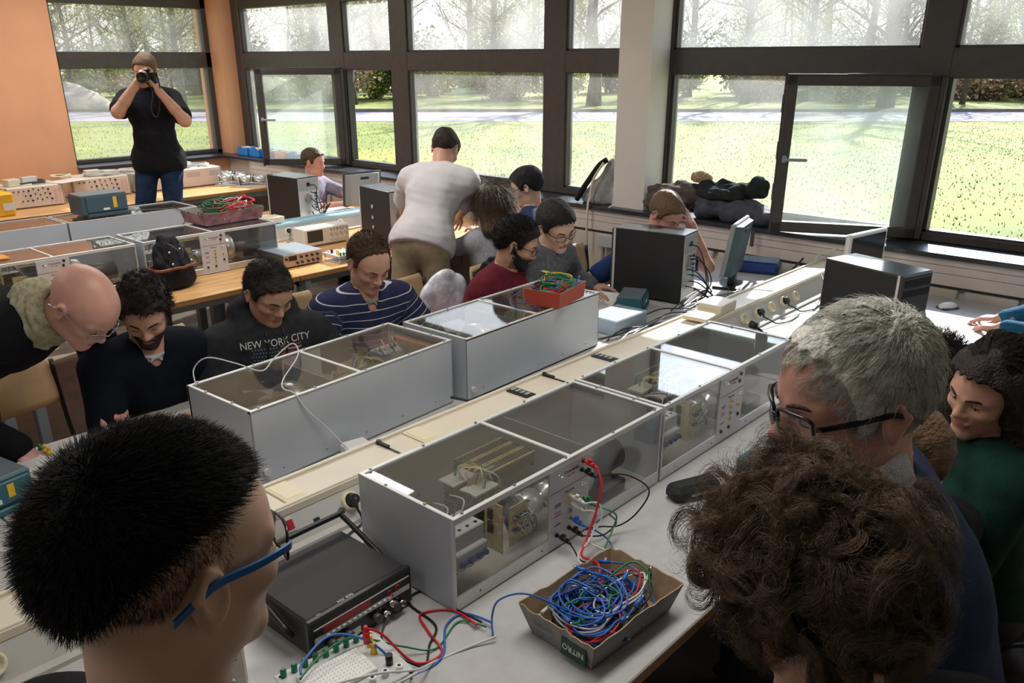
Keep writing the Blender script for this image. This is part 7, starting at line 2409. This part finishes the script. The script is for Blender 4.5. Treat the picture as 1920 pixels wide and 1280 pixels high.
cloth_blob('fur_hood', 'light brown fur hood sticking up from the brown coat', 'coat', (-2.86, 5.08, 1.19), [('ell', (0, 0, 0.03), (0.08, 0.05, 0.05), 0.03)], mat('fur', (0.42, 0.30, 0.18), 0.95, noise=(90, 0.5), bump=1.0, bscale=120), 4, 0.008, 90)
cloth_blob('jacket', 'black jacket spread over the grey one beside the open window', 'jacket', (-2.60, 5.0, 1.12),
    [('cap', (-0.22, 0, 0.04), (0.20, 0.02, 0.07), 0.055, 0.06, 0.04), ('ell', (0.20, 0, 0.10), (0.07, 0.06, 0.07), 0.03), ('ell', (-0.05, -0.05, 0.02), (0.18, 0.07, 0.06), 0.04)], cloth('black_jacket_cloth', (0.025, 0.03, 0.03)), 5)
cloth_blob('jacket', 'dark grey padded jacket under the black one on the sill', 'jacket', (-2.55, 4.99, 0.98),
    [('ell', (0.05, 0, 0.07), (0.22, 0.12, 0.09), 0.04), ('ell', (-0.18, 0, 0.08), (0.12, 0.11, 0.10), 0.04), ('ell', (0.22, -0.02, 0.05), (0.10, 0.10, 0.07), 0.04)], cloth('slate_nylon', (0.075, 0.08, 0.10), 0.55), 6)
b = MB(); b.rbox((-0.012, -0.004, -0.10), (0.012, 0.004, 0.0), 0.002); o = b.ob('strap', M['dgrey']); o.location = (-2.34, 4.852, 0.965); tag(o, 'dark strap hanging down over the sill edge', 'strap')
# grey backpack leaning on the pillar
r = thing('backpack', 'black and light grey backpack leaning on the pillar on the sill', 'backpack', (-3.62, 5.0, 0.98), R(0))
cloth_blob('pack_body', '', '', None, [('cap', (0.0, 0.0, 0.05), (0.08, 0.03, 0.27), 0.09, 0.06, 0.04), ('cap', (-0.10, -0.02, 0.03), (-0.03, 0.0, 0.12), 0.05, 0.06, 0.04)], cloth('pale_grey_nylon', (0.30, 0.30, 0.30), 0.7), 8, 0.006, 40, 0.008, r)
b = MB(); b.tube(spline([(-0.17, -0.08, 0.02), (-0.11, -0.09, 0.10), (-0.04, -0.08, 0.20), (0.02, -0.07, 0.28), (0.07, -0.05, 0.32)], 6), 0.020, 8); b.ob('shoulder_strap', cloth('black_mesh', (0.02, 0.02, 0.02)), r)
b = MB(); b.tube(spline([(0.06, -0.08, 0.30), (0.0, -0.115, 0.18), (-0.02, -0.12, 0.05), (-0.01, -0.155, 0.01), (-0.01, -0.16, -0.2), (-0.01, -0.15, -0.30)], 6), 0.009, 6); b.ob('strap_tail', M['beige'], r)
# wall box
small_box('wall_socket_box', 'grey junction box fixed under the duct cover near the pillar', (-3.45, 4.86, 0.70), 0, (0.14, 0.06, 0.09), M['lgrey'])
# black drawstring backpack on the middle bench
r = thing('backpack', 'black drawstring backpack with a brown leather band on the orange bench', 'backpack', (-4.52, 2.13, TZ), R(12))
cloth_blob('bag_body', '', '', None, [('ell', (0, 0, 0.08), (0.085, 0.135, 0.10), 0.03), ('ell', (0, 0, 0.04), (0.088, 0.14, 0.06), 0.03)], cloth('black_nylon', (0.010, 0.010, 0.013), 0.5), 11, 0.004, 35, 0.006, r)
cloth_blob('bag_top', '', '', None, [('cap', (0, 0, 0.12), (-0.02, 0.01, 0.24), 0.10, 0.055, 0.03), ('cap', (0.0, -0.07, 0.14), (-0.03, -0.03, 0.26), 0.05, 0.03, 0.03), ('cap', (0.0, 0.07, 0.14), (-0.03, 0.05, 0.25), 0.05, 0.03, 0.03)], cloth('black_nylon', (0.010, 0.010, 0.013), 0.5), 12, 0.010, 55, 0.006, r)
b = MB(); b.tube([(0.093 * math.cos(t * math.pi / 14), 0.143 * math.sin(t * math.pi / 14), 0.125 + 0.004 * math.sin(t)) for t in range(28)], 0.009, 6, closed=True); b.ob('leather_band', mat('brown_leather', (0.22, 0.07, 0.03), 0.35), r)
for (y, z) in ((-0.06, 0.155), (0.065, 0.155), (-0.05, 0.215), (0.02, 0.225)):
    b = MB(); b.sphere((0.09 if z < 0.2 else 0.06, y, z), 0.007, 10); b.ob('rivet', M['chrome'], r)
b = MB(); b.tube(spline([(0.03, -0.03, 0.26), (0.09, -0.01, 0.22), (0.10, -0.005, 0.17), (0.10, 0.01, 0.22), (0.05, 0.03, 0.25)], 6), 0.003, 6); b.ob('drawstring', M['dgrey'], r)
# shiny white and black jackets over the chairs in the aisle
cloth_blob('puffer_jacket', 'shiny white puffer jacket hung over a chair back behind the second box', 'jacket', (-3.29, 3.08, 0.50),
    [('ell', (0, 0, 0.18), (0.07, 0.19, 0.20), 0.04), ('ell', (0.02, 0.10, 0.10), (0.07, 0.12, 0.12), 0.04)], mat('white_puffer', (0.62, 0.63, 0.70), 0.25, noise=(14, 0.3), bump=0.8, bscale=25), 14, 0.008, 26, 0.008)
cloth_blob('black_coat', 'black coat draped on the chair beside the woman with long hair', 'coat', (-3.22, 3.42, 0.50),
    [('ell', (0, 0, 0.18), (0.06, 0.20, 0.24), 0.05)], cloth('black_coat_cloth', (0.012, 0.013, 0.018)), 15, 0.010, 35, 0.010)
# aisle clutter far side
r = thing('handbag', 'dark bag on the chair seat at the right picture edge', 'bag', (-0.17, 2.08, 0.447), R(20))
cloth_blob('bag_body', '', '', None, [('ell', (0, 0, 0.07), (0.13, 0.11, 0.08), 0.03)], cloth('dark_brown_bag', (0.03, 0.02, 0.018), 0.5), 21, 0.006, 40, 0.008, r)
b = MB(); b.tube(spline([(-0.08, -0.05, 0.12), (-0.04, -0.05, 0.20), (0.04, -0.05, 0.20), (0.08, -0.05, 0.12)], 6), 0.007, 6); b.ob('handle', M['black'], r)
